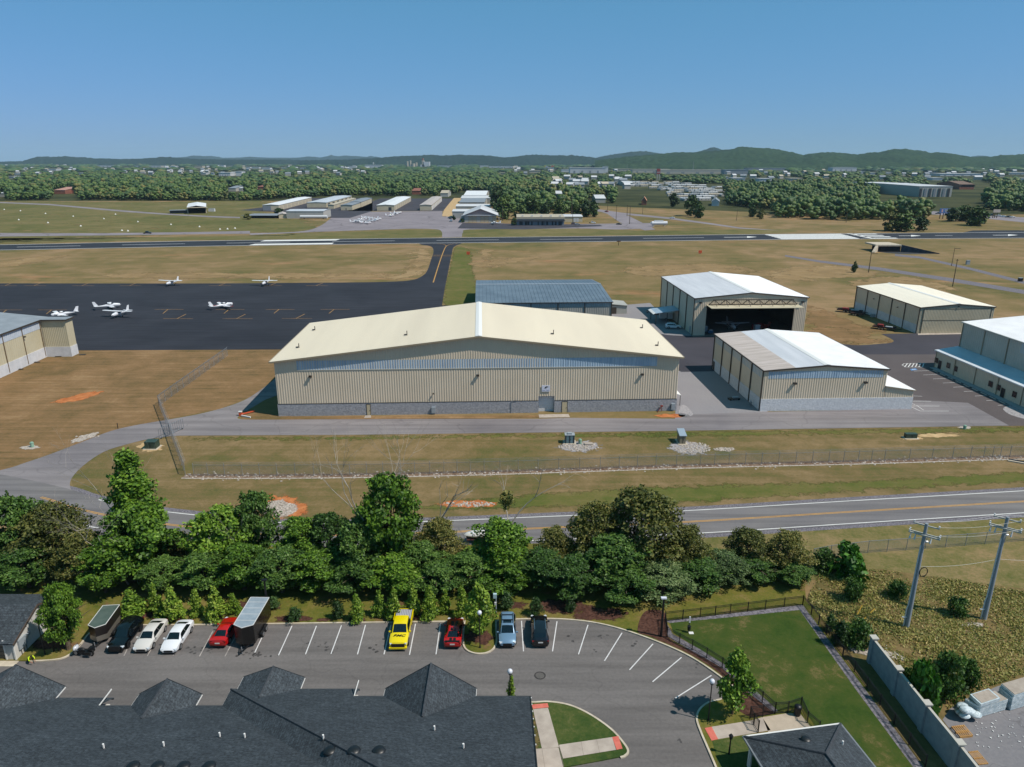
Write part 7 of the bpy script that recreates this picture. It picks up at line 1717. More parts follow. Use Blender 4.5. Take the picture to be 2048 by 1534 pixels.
# precast wall
m_pre = M('precast_concrete', '#8a8e93', .85, c2='#9a9ea2', s=1.5, bmp=.15); m_cap = M('precast_cap', '#aaa79e', .85)
wallp = [G(1739, 1327), G(1787, 1391), G(1842, 1463), G(1906, 1545), G(1985, 1650)]
hW = W(1752, 1279, wallp[0].y).z
wt_ = thing('precast_wall', 'tall grey precast panel wall with capped pillars between lawn and yard', 'wall', wallp[0][:], world=True)
for a, b in zip(wallp, wallp[1:]):
 d = (b - a).normalized(); n_ = Vector((-d.y, d.x, 0)) * .08
 mb = MB(); mb.bar((a.x + d.x * .25, a.y + d.y * .25, hW / 2), (b.x - d.x * .25, b.y - d.y * .25, hW / 2), .16, hW); mb.build('panel', m_pre, wt_)
 mb = MB(); mb.bar((a.x + d.x * .25, a.y + d.y * .25, hW + .04), (b.x - d.x * .25, b.y - d.y * .25, hW + .04), .24, .08); mb.build('coping', m_cap, wt_)
for a in wallp:
 d = (wallp[1] - wallp[0]); rz = atan2(d.y, d.x)
 mb = MB(); mb.obox((a.x, a.y, (hW + .2) / 2), (.5, .5, hW + .2), rz); p_ = mb.build('pillar', m_pre, wt_)
 MB().obox((a.x, a.y, hW + .27), (.7, .7, .14), rz).build('cap', m_cap, wt_)
# utility poles
m_pole = M('weathered_pole', '#7d858c', .7, c2='#8e969c', s=.8, stretch=(1, 1, .1)); m_arm = M('arm_grey', '#a3a49c', .7); m_ins = M('insulator', '#c5c8c9', .3)
POLE = []
for (bx, by, tx, ty, lb) in ((1813, 1254, 1849, 1047, 'grey utility pole with slanted crossarms and a hanging cable ring'), (1968, 1238, 2014.5, 1034, 'grey utility pole nearest the right frame edge with double crossarms')):
 g = G(bx, by); h = W(tx, ty, g.y).z; t = thing('utility_pole', lb, 'utility pole', (g.x, g.y, 0)); POLE.append((g, h, t))
 MB().tube([(0, 0, -.3), (0, 0, h)], [.27, .17], 12).build('pole', m_pole, t, True)
 MB().tube([(-.42, -.05, 0), (-.42, -.05, 2.4), (-.30, -.05, 3.0), (-.22, -.05, h - 2.6)], .07, 6).build('riser_pipe', m_ins, t, True)
 MB().obox((-.5, -.05, 1.35), (.5, .12, .1)).build('bracket', m_ins, t)
 rz = radians(-38); d = Vector((cos(rz), sin(rz), 0)); nn = Vector((-d.y, d.x, 0))
 for zz, L, offs in ((h - .35, 1.25, (.2,)), (h - 1.35, 1.5, (-.22, .22))):
  for o in offs:
   c0 = nn * o; mb = MB(); mb.bar((c0.x - d.x * L, c0.y - d.y * L, zz), (c0.x + d.x * L, c0.y + d.y * L, zz), .13, .13); arm = mb.build('crossarm', m_arm, t)
   for s in (-.95, .95):
    p = c0 + d * L * s; MB().tube([(p.x, p.y, zz + .06), (p.x, p.y, zz + .32)], [.05, .09], 8).build('insulator', m_ins, arm)
 for s in (-.9, -.55, .6): p = d * s * 1.3; MB().tube([(p.x - .1, p.y, h - 1.5), (p.x - .25, p.y - .1, h - 2.1)], [.05, .1], 8).build('cutout', m_ins, t)
 MB().tube([(.18, 0, h - 2.2), (.5, 0, h - 2.2)], .12, 10).build('arrester', m_ins, t)
t = POLE[0][2]; mb = MB(); mb.tube([(.55 + .42 * cos(a), -.2, 7.2 + .55 * sin(a)) for a in [2*pi*k/20 for k in range(21)]], .05, 6, False); mb.build('cable_ring', m_blk, t, True)
wt = thing('overhead_wires', 'overhead wires running past both grey utility poles', 'wires', (POLE[0][0].x, POLE[0][0].y, 8), world=True)
def wire(a, b, sag, r=.011):
 pts = []
 for k in range(17): s = k / 16; p = Vector(a).lerp(Vector(b), s); p.z -= sag * 4 * s * (1 - s); pts.append(p)
 MB().tube(pts, r, 4, False).build('wire', m_ins, wt)
g1, h1, _ = POLE[0]; g2, h2, _ = POLE[1]; dd = (g2 - g1)
for o, zz in ((-1.1, -.1), (.1, .3), (1.1, -.1), (1.3, -1.1), (0, -5.2)):
 rz = radians(-38); q = Vector((cos(rz), sin(rz), 0)) * o
 a = g1 + q + Vector((0, 0, h1 + zz)); b = g2 + q + Vector((0, 0, h2 + zz)); c = g2 + dd * 3 + q + Vector((0, 0, h2 + zz)); wire(a, b, .35); wire(b, c, 1.2)
# guy guards in the weeds
for a, b, lb in (((1712, 1234), (1723, 1218), 'short yellow guy wire guard standing in the weeds'), ((1723, 1243), (1750, 1217), 'long yellow guy wire guard standing in the weeds')):
 g = G(*a); p = W(*b, g.y + .8); o = thing('guy_guard', lb, 'guy guard', (g.x, g.y, .03)); MB().tube([(0, 0, 0), (p.x - g.x, p.y - g.y, max(1.0, p.z))], .05, 6).build('tube', M('guard_yellow', '#b7902c', .5), o)
# globe lamps
m_globe = M('globe_glass', '#c9ccd4', .25, spec=.6)
def globe_lamp(px, pb, pt, lb, z=LZ):
 g = G(px, pb, z); h = W(px, pt, g.y).z - z; t = thing('globe_lamp', lb, 'lamp', (g.x, g.y, z), 0, 'globe lamps of the car park')
 MB().tube([(0, 0, 0), (0, 0, .3), (0, 0, h - .5)], [.12, .06, .045], 10).build('post', m_blk, t, True); MB().cyl((0, 0), .14, h - .52, h - .42, 12).build('collar', m_blk, t)
 MB().ell((0, 0, h - .2), (.25, .25, .25), 16, 12).build('globe', m_globe, t, True); return t
globe_lamp(960, 1295, 1222, 'globe lamp standing in the kerbed parking island')
globe_lamp(1416.5, 1440, 1359, 'globe lamp at the kerb beside the oval park tree')
globe_lamp(1020, 1415, 1339, 'globe lamp partly hidden behind the shingle roof')
globe_lamp(90, 1308, 1237, 'globe lamp in front of the dense tree by the garage')
for px_, pb, pt, lb in ((537, 1232, 1160, 'dark lamp post at the rear corner of the long black box trailer'), (1322, 1273, 1196, 'dark lamp post in the mulch at the park fence corner')):
 g = G(px_, pb, LZ); h = W(px_, pt, g.y).z; t = thing('lamp_post', lb, 'lamp post', (g.x, g.y, LZ)); MB().tube([(0, 0, 0), (0, 0, h - .2)], [.14, .1], 8).build('post', m_blk, t); MB().obox((0, 0, h - .12), (.6, .35, .14)).build('lamp_head', m_globe if px_ > 1000 else m_blk, t)
g = G(1458, 1508, LZ); h = W(1462, 1467, g.y).z - LZ; t = thing('lantern_post', 'black lantern post on the lawn before the pavilion', 'lamp', (g.x, g.y, LZ))
MB().tube([(0, 0, 0), (0, 0, h - .6)], [.09, .05], 8).build('post', m_blk, t); mb = MB(); mb.tube([(0, 0, h - .6), (0, 0, h - .25)], [.12, .19], 6); mb.tube([(0, 0, h - .25), (0, 0, h)], [.22, .02], 6); mb.build('lantern', m_blk, t); MB().tube([(0, 0, h - .55), (0, 0, h - .27)], [.1, .16], 6).build('glass', m_globe, t)
# bin, pet station, utility post, bench like stand, boxes
g = G(1594, 1430, LZ); t = thing('litter_bin', 'black domed litter bin in the fenced patio corner', 'bin', (g.x, g.y, LZ)); MB().tube([(0, 0, 0), (0, 0, .1), (0, 0, .9)], [.26, .31, .33], 14).build('body', m_blk, t, True); MB().ell((0, 0, .9), (.36, .36, .28), 14, 6, 0).build('lid', m_blk, t, True)
g = G(1377, 1264, LZ); t = thing('pet_station', 'small dark pet waste station with a white panel on the lawn', 'pet station', (g.x, g.y, LZ)); MB().bar((0, 0, 0), (0, 0, 1.7), .08).build('post', m_blk, t); MB().box(-.05, -.08, 1.25, .1, .02, 2.0).build('panel', m_gut, t); MB().tube([(0, -.1, .35), (0, -.1, .85)], [.17, .2], 10).build('bin', m_blk, t); MB().obox((.25, -.2, .03), (.5, .4, .04)).build('base', m_gut, t)
g = G(992, 1226, LZ); t = thing('utility_post', 'pale grey utility post with small cabinet behind the blue-grey wagon', 'post', (g.x, g.y, LZ)); MB().cyl((0, 0), .07, 0, 2.4, 8).build('post', m_box, t); MB().obox((-.1, 0, 2.3), (.4, .3, .55)).build('cabinet', M('pale_cabinet', '#a8c0c4', .5), t); MB().obox((-.05, -.06, 1.3), (.22, .2, .4)).build('meter', m_gut, t)
g = G(108, 1303, LZ); t = thing('sign_stand', 'dark leaning sign stand under the dense tree by the garage', 'stand', (g.x, g.y, LZ)); MB().bar((0, 0, 0), (.1, 0, 1.5), .1).build('leg', m_blk, t); MB().bar((.5, .1, 0), (.4, .1, 1.4), .1).build('leg', m_blk, t); MB().obox((.2, .05, 1.3), (.9, .06, .4)).build('panel', M('brown_panel', '#3a2a22', .7), t)
def cabinet(name, lb, px0, px1, pb, pt, dep, mat, z0=0, lid=None, ang=0, cat='cabinet'):
 a, b = G(px0, pb), G(px1, pb); c = (a + b) / 2; w_ = (b - a).length; h = W((px0 + px1) / 2, pt, c.y).z
 t = thing(name, lb, cat, (c.x, c.y, 0), ang); MB().box(-w_/2 - .3, -.3, 0, w_/2 + .3, dep + .3, .12).build('plinth', m_kerb, t)
 MB().box(-w_/2, 0, .1, w_/2, dep, h).build('body', mat, t); MB().box(-w_/2 - .04, -.04, h, w_/2 + .04, dep + .04, h + .06).build('lid', lid or mat, t)
 MB().box(-.02, -.03, .2, .02, 0, h - .1).build('door_seam', m_blk, t); MB().box(.08, -.06, h * .5, .14, -.0, h * .5 + .16).build('handle', m_blk, t); return t, w_, h
m_gcab = M('green_cabinet', '#34463a', .5, c2='#2c3c32', s=2); m_bcab = M('blue_cabinet', '#4f6a72', .4, c2='#5d7a83', s=2)
cabinet('transformer_cabinet', 'dark green transformer cabinet by the drive junction', 290, 312, 899, 885, 1.6, m_gcab)
t, w_, h_ = cabinet('transformer_cabinet', 'blue-grey transformer cabinet with dark bands on the gravel patch', 1130, 1149, 888, 871, 1.4, m_bcab, lid=m_box)
for x in (-.42, 0, .42): MB().box(x * w_ - .06, -.05, .1, x * w_ + .06, -.0, h_).build('band', m_blk, t)
MB().box(-.4, .3, h_, .4, .9, h_ + .35).build('top_box', m_box, t)
t, w_, h_ = cabinet('control_shed', 'tall narrow tan control box with sloped grey roof on gravel', 1359, 1371, 889, 872, 2.2, M('shed_tan', '#76705f', .6))
MB().add([(-w_/2 - .12, -.15, h_ + .1), (w_/2 + .12, -.15, h_ + .1), (w_/2 + .12, 2.4, h_ + .6), (-w_/2 - .12, 2.4, h_ + .6), (-w_/2 - .12, -.15, h_), (w_/2 + .12, -.15, h_), (w_/2 + .12, 2.4, h_ + .0), (-w_/2 - .12, 2.4, h_ + .0)], [(0, 1, 2, 3), (4, 5, 1, 0), (5, 6, 2, 1), (6, 7, 3, 2), (7, 4, 0, 3)]).build('roof', M('shed_roof', '#8a99a5', .4), t)
cabinet('transformer_cabinet', 'low dark green box half way along the right grass bank', 1812, 1834, 878, 869, .9, m_gcab)
for px_, pb, pt, lb, mt in ((65, 894, 884, 'pale green round topped pedestal in the grass left of the drive', M('pale_green', '#7fa08c', .5)), (1160, 888, 878, 'pale green pedestal between transformer and concrete lid', M('pale_green', '#7fa08c', .5)), (1929, 858, 850.5, 'pale green pedestal at the edge of the side car park', M('pale_green', '#7fa08c', .5)), (1124, 893, 885, 'dark marker post left of the blue-grey transformer', m_blk), (236, 857, 846, 'dark marker post beside the airfield drive', m_blk)):
 g = G(px_, pb); h = W(px_, pt, g.y).z; t = thing('pedestal' if mt is not m_blk else 'marker_post', lb, 'pedestal' if mt is not m_blk else 'post', (g.x, g.y, 0)); r_ = .3 if mt is not m_blk else .07
 MB().tube([(0, 0, 0), (0, 0, h * .85), (0, 0, h)], [r_, r_, r_ * .8], 10).build('body', mt, t, True); MB().cyl((0, 0), r_ * 1.15, h * .8, h * .86, 10).build('collar', mt, t)
g = G(1177, 890); t = thing('concrete_lid', 'flat pale concrete lid on the gravel beside the transformer', 'slab', (g.x, g.y, .03)); MB().box(-.75, -.4, 0, .75, .5, .35).build('slab', m_conc, t)
g = G(487, 832); t = thing('traffic_barrier', 'orange and white barrier pieces at the bare hangar corner', 'barrier', (g.x, g.y, .05)); mo = M('barrier_orange', '#c4502c', .6)
MB().box(-.9, -.1, 0, -.3, .3, .8).build('barrel', mo, t); mb = MB(); mb.bar((-.4, .2, .3), (1.6, 2.2, .3), .2); mb.build('rail', mo, t); mb = MB(); mb.bar((-.3, -.3, .15), (1.9, -1.3, .15), .25); mb.build('rail', m_gut, t); MB().box(-.95, -.14, .8, -.25, .34, .95).build('top', m_gut, t)
# yard goods
m_wrap = M('plastic_wrap', '#9fb0b6', .25, c2='#c9d3d6', s=3, bmp=.8, spec=.7); m_board = M('board_top', '#8f8478', .8, c2='#a0968a', s=2)
def stack(lb, tops, zt, layers):
 c = [G(*q, zt) for q in tops]; o = c[0]; t = thing('wrapped_stack', lb, 'stack', (o.x, o.y, .045), world=True); r_ = random.Random(3); n = layers
 ctr_ = sum((Vector((q.x, q.y)) for q in c), Vector((0, 0))) / 4
 for k in range(n):
  s = 1 + r_.uniform(-.02, .03); z0 = .1 + (zt - .1) * k / n; z1 = .1 + (zt - .1) * (k + 1) / n - .04
  MB().prism([tuple(ctr_ + (Vector((q.x, q.y)) - ctr_) * s) for q in c], z0, z1).build('bundle', m_wrap, t)
 MB().prism([tuple(ctr_ + (Vector((q.x, q.y)) - ctr_) * .96) for q in c], zt - .04, zt + .02).build('top_board', m_board, t); return t
s1 = stack('large plastic wrapped board stack with a smaller layer on top', [(1931, 1397), (1962, 1413.5), (2016, 1398), (1990, 1381)], 1.35, 5)
c = [G(*q, 1.75) for q in ((1940, 1388.4), (1962.3, 1408.6), (2000.7, 1396), (1977.7, 1376.5))]; t = thing('board_bundle', 'smaller wrapped board bundle lying on the larger stack', 'bundle', (c[0].x, c[0].y, 1.37), world=True)
MB().prism([(q.x, q.y) for q in c], 1.40, 1.74).build('wrap', m_wrap, t); ctr_ = sum((Vector((q.x, q.y)) for q in c), Vector((0, 0))) / 4; MB().prism([tuple(ctr_ + (Vector((q.x, q.y)) - ctr_) * .85) for q in c], 1.74, 1.77).build('top_board', m_board, t)
stack('tall plastic wrapped board stack cut by the right frame edge', [(2001.4, 1367.5), (2028, 1390), (2120, 1363), (2090, 1342)], 1.9, 6)
g = G(1937, 1440); t = thing('wrapped_bag_pile', 'low crumpled pile of plastic wrapped bags beside the large stack', 'pile', (g.x, g.y, .045)); bm = MB(); r_ = random.Random(8)
for k in range(9): bm = MB(); bm.ell((r_.uniform(-.6, .5), r_.uniform(-.3, .8), .3 + .12 * k), (.55, .45, .28), 10, 6); bm.build('bag', m_wrap, t, True)
m_pal = M('pallet_wood', '#9a7040', .8, c2='#b38a52', s=2)
for q4, lb, zz in ((((1903, 1452), (1928, 1449), (1945, 1470.7), (1921, 1473.5)), 'wooden pallet nearer the wrapped bag pile', .28), (((1936.5, 1502.8), (1955.3, 1500.7), (1974, 1526.5), (1958, 1529)), 'wooden pallet against the precast wall at the bottom', .15)):
 c = [G(*q, zz) for q in q4]; a, b, d = c[0], c[1], c[3]; u, v = b - a, d - a; t = thing('pallet', lb, 'pallet', (a.x, a.y, .045), world=True)
 for k in range(7):
  p = a + u * (k / 6.0 * .93); mb = MB(); m_ = (p, p + u * .07, p + u * .07 + v, p + v); mb.prism([(q.x, q.y) for q in m_], zz - .03, zz); mb.build('board', m_pal, t)
 for k in (.0, .46, .92): p = a + v * k; MB().prism([(q.x, q.y) for q in (p, p + u, p + u + v * .07, p + v * .07)], zz - .13, zz - .03).build('stringer', m_pal, t)
 for k in (.0, .5, .93): p = a + v * k; MB().prism([(q.x, q.y) for q in (p, p + u, p + u + v * .06, p + v * .06)], .05, max(.07, zz - .13) ).build('foot_board', m_pal, t)
tr = MB(); r_ = random.Random(12)
for k in range(70):
 p = G(r_.uniform(1950, 2048), r_.uniform(1425, 1500)) if k < 45 else G(r_.uniform(1700, 1790), r_.uniform(1285, 1330)); s = r_.uniform(.03, .1); tr.obox((p.x, p.y, .1), (s * 2, s, .03), r_.uniform(0, 3))
tag(tr.build('litter', m_gut), 'scattered pale scraps on the yard concrete and bare soil', kind='stuff')
# storm drain at the right edge, stones along the fence strip
g = G(2044, 925); t = thing('storm_inlet', 'dark storm drain inlet with pale rim at the right edge of the bank', 'drain', (g.x, g.y, 0)); MB().add([(-2.0, .8, .06), (2.5, -2.0, .06), (3.2, -1.0, .06), (-1.2, 1.6, .06)], [(0, 1, 2, 3)]).build('opening', m_blk, t); MB().bar((-2.1, .6, .1), (2.4, -2.2, .1), .35, .25).build('rim', m_kerb, t)
st = MB(); r_ = random.Random(9)
for k in range(700):
 p = r_.choice(fl); i = r_.randrange(len(fl) - 1); p = fl[i].lerp(fl[i+1], r_.random()); s = r_.uniform(.06, .2); st.ell((p.x, p.y + r_.gauss(-.2, .7), .03), (s * 1.3, s, s * .7), 6, 4)
for cx_, cy_, a_, b_, n in ((558, 1018, 34, 15, 420), (937, 1009, 55, 5, 110), (1385, 897, 36, 12, 260), (1157, 894, 40, 9, 220), (1448, 899, 20, 3, 60), (1715, 1300, 20, 8, 60), (175, 874, 24, 3, 50)):
 for k in range(n):
  t_ = r_.uniform(0, 6.28); q_ = sqrt(r_.random()); p = G(cx_ + cos(t_) * a_ * q_, cy_ + sin(t_) * b_ * q_); s = r_.uniform(.06, .22); st.ell((p.x, p.y, .04), (s * 1.2, s, s * .7), 6, 4)
tag(st.build('stones', m_rock), 'loose pale stones on the bank and gravel patches', kind='stuff')
# things around the hangars
g = G(1655, 1)
# ================= vehicles =================
def paint(name, c, r=.28, m=0., coat=.6): return M(name, c, r, m, coat=coat, spec=.5)
m_gl = M('car_glass', '#0b1116', .06, spec=.9); m_tyre = M('tyre', '#101010', .85); m_rim = M('rim', '#9a9da0', .3, .7); m_rimd = M('dark_rim', '#222427', .4, .4)
m_head = M('headlight', '#c4ccd2', .12, spec=.8); m_tail = M('taillight', '#7a1210', .2, spec=.8); m_plastic = M('black_plastic', '#0f1012', .5); m_plate = M('plate', '#c5c6c4', .5); m_chrome = M('chrome', '#b5b8bb', .15, .9)
def wheel(t, x, y, r, w=.22, rim=m_rim):
 s = 1 if y > 0 else -1
 mb = MB(); mb.tube([(x, y - w/2, r), (x, y + w/2, r)], r, 20); wh = mb.build('wheel', m_tyre, t, True, angle=40)
 mb = MB(); mb.tube([(x, y + s * (w/2 - .02), r), (x, y + s * (w/2 + .012), r)], r * .66, 14);
 mb.build('rim', rim, wh); return wh
def car(name, label, kind, pm, loc, rz, rear_glass=True, rim=m_rim, extras=None, cat='car', group=None):
 """+x is the front. station: x, floor z, belt z, top z, half width body, half width top"""
 K = {'sedan': dict(L=4.8, hw=.91, st=[(-2.4, .42, .72, .80, .74, .60), (-2.33, .24, .90, .98, .86, .66), (-2.05, .22, .96, 1.06, .90, .68), (-1.75, .2, .97, 1.10, .91, .66), (-1.0, .18, .95, 1.40, .92, .58), (-.2, .18, .93, 1.46, .92, .60), (.45, .18, .92, 1.42, .92, .60), (1.15, .18, .90, .97, .92, .72), (1.9, .2, .82, .90, .90, .68), (2.25, .24, .68, .76, .84, .60), (2.42, .34, .56, .60, .70, .5)], cab=(3, 7), roof=(4, 6), wb=(1.42, -1.4), r=.33),
         'suv': dict(L=4.8, hw=.95, st=[(-2.4, .5, .95, 1.02, .80, .66), (-2.34, .32, 1.02, 1.15, .90, .70), (-2.2, .28, 1.04, 1.30, .93, .72), (-1.85, .26, 1.05, 1.66, .95, .66), (-.9, .26, 1.04, 1.74, .95, .66), (.1, .26, 1.03, 1.73, .95, .66), (.5, .26, 1.02, 1.66, .95, .65), (1.2, .26, 1.0, 1.08, .95, .74), (1.9, .28, .95, 1.03, .93, .70), (2.25, .32, .82, .90, .88, .64), (2.42, .42, .66, .72, .76, .55)], cab=(2, 7), roof=(3, 6), wb=(1.45, -1.42), r=.37),
         'sport': dict(L=4.75, hw=.94, st=[(-2.38, .42, .78, .86, .76, .62), (-2.3, .24, .92, .97, .90, .72), (-2.0, .2, .98, 1.01, .94, .72), (-1.65, .18, .97, 1.02, .95, .68), (-.85, .16, .93, 1.30, .94, .55), (-.2, .16, .9, 1.34, .93, .56), (.2, .16, .88, 1.30, .92, .56), (.95, .16, .84, .90, .92, .74), (1.8, .18, .76, .84, .92, .74), (2.2, .2, .62, .7, .88, .64), (2.38, .3, .5, .54, .76, .5)], cab=(3, 7), roof=(4, 6), wb=(1.42, -1.38), r=.34),
         'pickup': dict(L=5.9, hw=1.0, st=[(-.75, .4, 1.12, 1.2, .98, .8), (-.72, .38, 1.14, 1.85, .99, .72), (.2, .38, 1.14, 1.92, 1.0, .74), (.75, .38, 1.13, 1.86, 1.0, .73), (1.45, .38, 1.12, 1.2, 1.0, .82), (2.4, .4, 1.06, 1.16, .99, .8), (2.85, .42, .95, 1.04, .95, .76), (2.96, .5, .8, .86, .88, .66)], cab=(1, 4), roof=(1, 3), wb=(1.9, -1.85), r=.41)}[kind]
 t = thing(name, label, cat, loc, rz, group); st = K['st']; mb = MB(); rings = []
 def ring(s):
  x, zf, zb, zt, wb, wt = s
  h = [(0, zf), (wb * .82, zf), (wb * .97, zf + .16), (wb, (zf + zb) / 2 + .05), (wb * .975, zb), (wt, zt - .035), (wt * .82, zt), (0, zt + .02)]
  return [(x, y, z) for y, z in h] + [(x, -y, z) for y, z in h[-2:0:-1]]
 rings = [ring(s) for s in st]; n = len(rings[0]); vs = [p for r_ in rings for p in r_]; fs = []
 for i in range(len(rings) - 1):
  for k in range(n): fs.append((i*n+k, (i+1)*n+k, (i+1)*n+(k+1) % n, i*n+(k+1) % n))
 fs += [tuple(range(n)), tuple(range((len(rings)-1)*n, len(rings)*n))[::-1]]
 mb.add(vs, fs); body = mb.build('body', pm, t, True, angle=28)
 c0, c1 = K['cab']; r0, r1 = K['roof']
 def P(i, k): return Vector(rings[i][k])
 def patch(name_, A, B, off, shr=.06, mat=m_gl, side=0):
  A = [Vector(a) for a in A]; B = [Vector(b) for b in B]
  nn = (A[-1] - A[0]).cross(B[0] - A[0]).normalized(); cen = sum(A + B, Vector()) / (len(A) * 2)
  if nn.dot(cen - Vector((cen.x * .5, 0, .7))) < 0: nn = -nn
  f = lambda p: cen + (p - cen) * (1 - shr) + nn * off
  mb = MB(); m_ = len(A); v = [f(a) for a in A] + [f(b) for b in B]
  mb.add(v, [(i, i+1, m_+i+1, m_+i) for i in range(m_ - 1)]); return mb.build(name_, mat, t)
 if c1 != r1:
  patch('windshield', [P(c1, 5), P(c1, 6), P(c1, 7), P(c1, 8), P(c1, 9)], [P(r1, 5), P(r1, 6), P(r1, 7), P(r1, 8), P(r1, 9)], .022, .09)
 if rear_glass and c0 != r0: patch('rear_window', [P(c0, 5), P(c0, 6), P(c0, 7), P(c0, 8), P(c0, 9)], [P(r0, 5), P(r0, 6), P(r0, 7), P(r0, 8), P(r0, 9)], .022, .1)
 elif kind == 'pickup': patch('rear_window', [P(0, 5), P(0, 7), P(0, 9)], [P(1, 5), P(1, 7), P(1, 9)], .03, .2)
 for a, b, k in ((4, 5, 0), (10, 9, 0)):
  A, B = [P(i, a) for i in range(r0, r1 + 1)], [P(i, b) for i in range(r0, r1 + 1)]
  if c1 != r1: A.append(P(r1, a).lerp(P(c1, a), .85)); B.append(P(r1, b).lerp(P(c1, b), .2))
  if c0 != r0 and kind != 'pickup': A.insert(0, P(r0, a).lerp(P(c0, a), .75)); B.insert(0, P(r0, b).lerp(P(c0, b), .15))
  h_ = len(A) // 2; A2 = [q.lerp(A[h_], .04).lerp(B[i], .12) for i, q in enumerate(A)]; B2 = [q.lerp(B[h_], .04).lerp(A[i], .1) for i, q in enumerate(B)]
  patch('side_window', A2[:h_+1], B2[:h_+1], .012, .02); patch('side_window', A2[h_:], B2[h_:], .012, .02)
 hw = K['hw']; wf, wr = K['wb']
 for x in (wf, wr):
  for s in (-1, 1):
   mb = MB(); pts = [(x + (K['r'] + .07) * cos(a), s * (hw + .0), K['r'] + (K['r'] + .07) * sin(a)) for a in [pi * j / 10 for j in range(11)]]
   mb.poly(pts if s < 0 else pts[::-1]); mb.build('wheel_arch', m_plastic, t)
   wheel(t, x, s * (hw - .09), K['r'], .22, rim)
 fx, rx = st[-1][0], st[0][0]; zf_ = st[-2][2]; zr_ = st[1][2]
 for s in (-1, 1):
  MB().obox((fx - .16, s * hw * .74, zf_ - .05), (.26, .34, .14), s * -.45).build('headlight', m_head, t)
  MB().obox((rx + .07, s * hw * .74, zr_ - .06), (.12, .4, .15), s * .18).build('taillight', m_tail, t)
  MB().obox((st[c1][0] - .25, s * (hw + .1), st[c1][2] + .06), (.14, .2, .13)).build('mirror', pm, t)
 MB().box(fx - .1, -hw * .5, .38, fx + .02, hw * .5, zf_ - .1).build('grille', m_plastic, t)
 MB().box(fx - .12, -hw * .8, .2, fx - .02, hw * .8, .34).build('bumper', m_plastic, t); MB().box(rx + .0, -hw * .8, .3, rx + .1, hw * .8, .44).build('bumper', m_plastic, t)
 MB().box(rx - .02, -.26, zr_ - .28, rx + .03, .26, zr_ - .14).build('plate', m_plate, t)
 if extras: extras(t, P, K)
 return t
def heading_down(px, py):    # heading of a car parked square to the kerb with its nose to the camera
 return radians(-90) + radians(2.0)
def place(px, pb, L, rz, z=.022):      # car centre from the pixel of the middle of the near bumper's foot
 g = G(px, pb, z); d = Vector((cos(rz), sin(rz))); return g, d
def nose_at(px, pb, L, rz): g = G(px, pb, .022); return (g.x - cos(rz) * L/2, g.y - sin(rz) * L/2, .022)
def tail_at(px, pb, L, rz): g = G(px, pb, .022); return (g.x + cos(rz) * L/2, g.y + sin(rz) * L/2, .022)
HD = radians(-88.5); HU = radians(92)
def roof_rails(t, P, K):
 for s in (-1, 1): MB().bar((-1.5, s * .6, 1.78), (.3, s * .6, 1.78), .04, .05).build('roof_rail', m_chrome if 0 else m_rimd, t)
def wagon_x(t, P, K):
 roof_rails(t, P, K); MB().box(-.3, -.45, 1.757, .25, .45, 1.775).build('sunroof', m_gl, t)
 for x in (-1.1, -.2): MB().box(x - .05, -.62, 1.8, x + .05, .62, 1.84).build('crossbar', m_rimd, t)
def black_suv_x(t, P, K):
 for s in (-1, 1): MB().bar((-1.5, s * .6, 1.79), (.4, s * .6, 1.78), .05, .06).build('roof_rail', m_chrome, t)
def patrol_x(t, P, K):
 MB().box(2.36, -.55, .4, 2.62, .55, .95).build('push_bar', m_plastic, t)
car('saloon_car', 'white saloon with dark rear quarter parked left of the other white saloon', 'sedan', paint('pearl_white', '#c2c0bb'), nose_at(283, 1308, 4.8, HD), HD)
car('saloon_car', 'brighter white saloon parked nearest the empty bay line', 'sedan', paint('bright_white', '#d4d7db'), nose_at(338.5, 1309, 4.6, HD), HD)
car('patrol_car', 'black unmarked patrol car with push bar beside the low cargo trailer', 'suv', paint('gloss_black', '#0b0d10', .15), nose_at(231, 1308, 5.0, HD), HD, rim=m_rimd, extras=patrol_x)
car('wagon', 'blue-grey wagon with roof bars and sunroof right of the island', 'suv', paint('ice_blue', '#6f8da6', .3, .3), nose_at(1015, 1298, 4.8, radians(-89.5)), radians(-89.5), extras=wagon_x)
car('estate_car', 'black estate car with silver roof rails and red tail lights', 'suv', paint('black_metal_paint', '#111317', .2), tail_at(1081, 1298, 4.8, radians(90.5)), radians(90.5), extras=black_suv_x)
def sport_x(stripes):
 def f(t, P, K):
  MB().box(-2.35, -.8, 1.02, -2.15, .8, 1.06).build('spoiler', stripes and m_plastic or paint('sport_red', '#a80f0c'), t)
  if stripes:
   for nm, (xa, xb, za, zb, y0) in {'hood': (.98, 2.1, .935, .80, .4), 'roof': (-.85, .2, 1.335, 1.345, .3), 'deck': (-2.1, -1.7, 1.035, 1.05, .35)}.items():
    for s in (-1, 1): MB().quad((xa, s * .06, za), (xb, s * .06, zb), (xb, s * y0, zb - .005), (xa, s * y0, za - .005)).build('stripe', m_plastic, t) if s > 0 else MB().quad((xa, -y0, za - .005), (xb, -y0, zb - .005), (xb, -.06, zb), (xa, -.06, za)).build('stripe', m_plastic, t)
 return f
car('sports_car', 'plain red sports car in the shade of the long box trailer', 'sport', paint('sport_red', '#a80f0c'), tail_at(436, 1298, 4.75, radians(90.5)), radians(90.5), extras=sport_x(False))
car('sports_car', 'red sports car with black stripes parked left of the island', 'sport', paint('sport_red', '#a80f0c'), tail_at(905, 1300, 4.75, radians(90)), radians(90), extras=sport_x(True))
m_ypaint = paint('signal_yellow', '#d8c400')
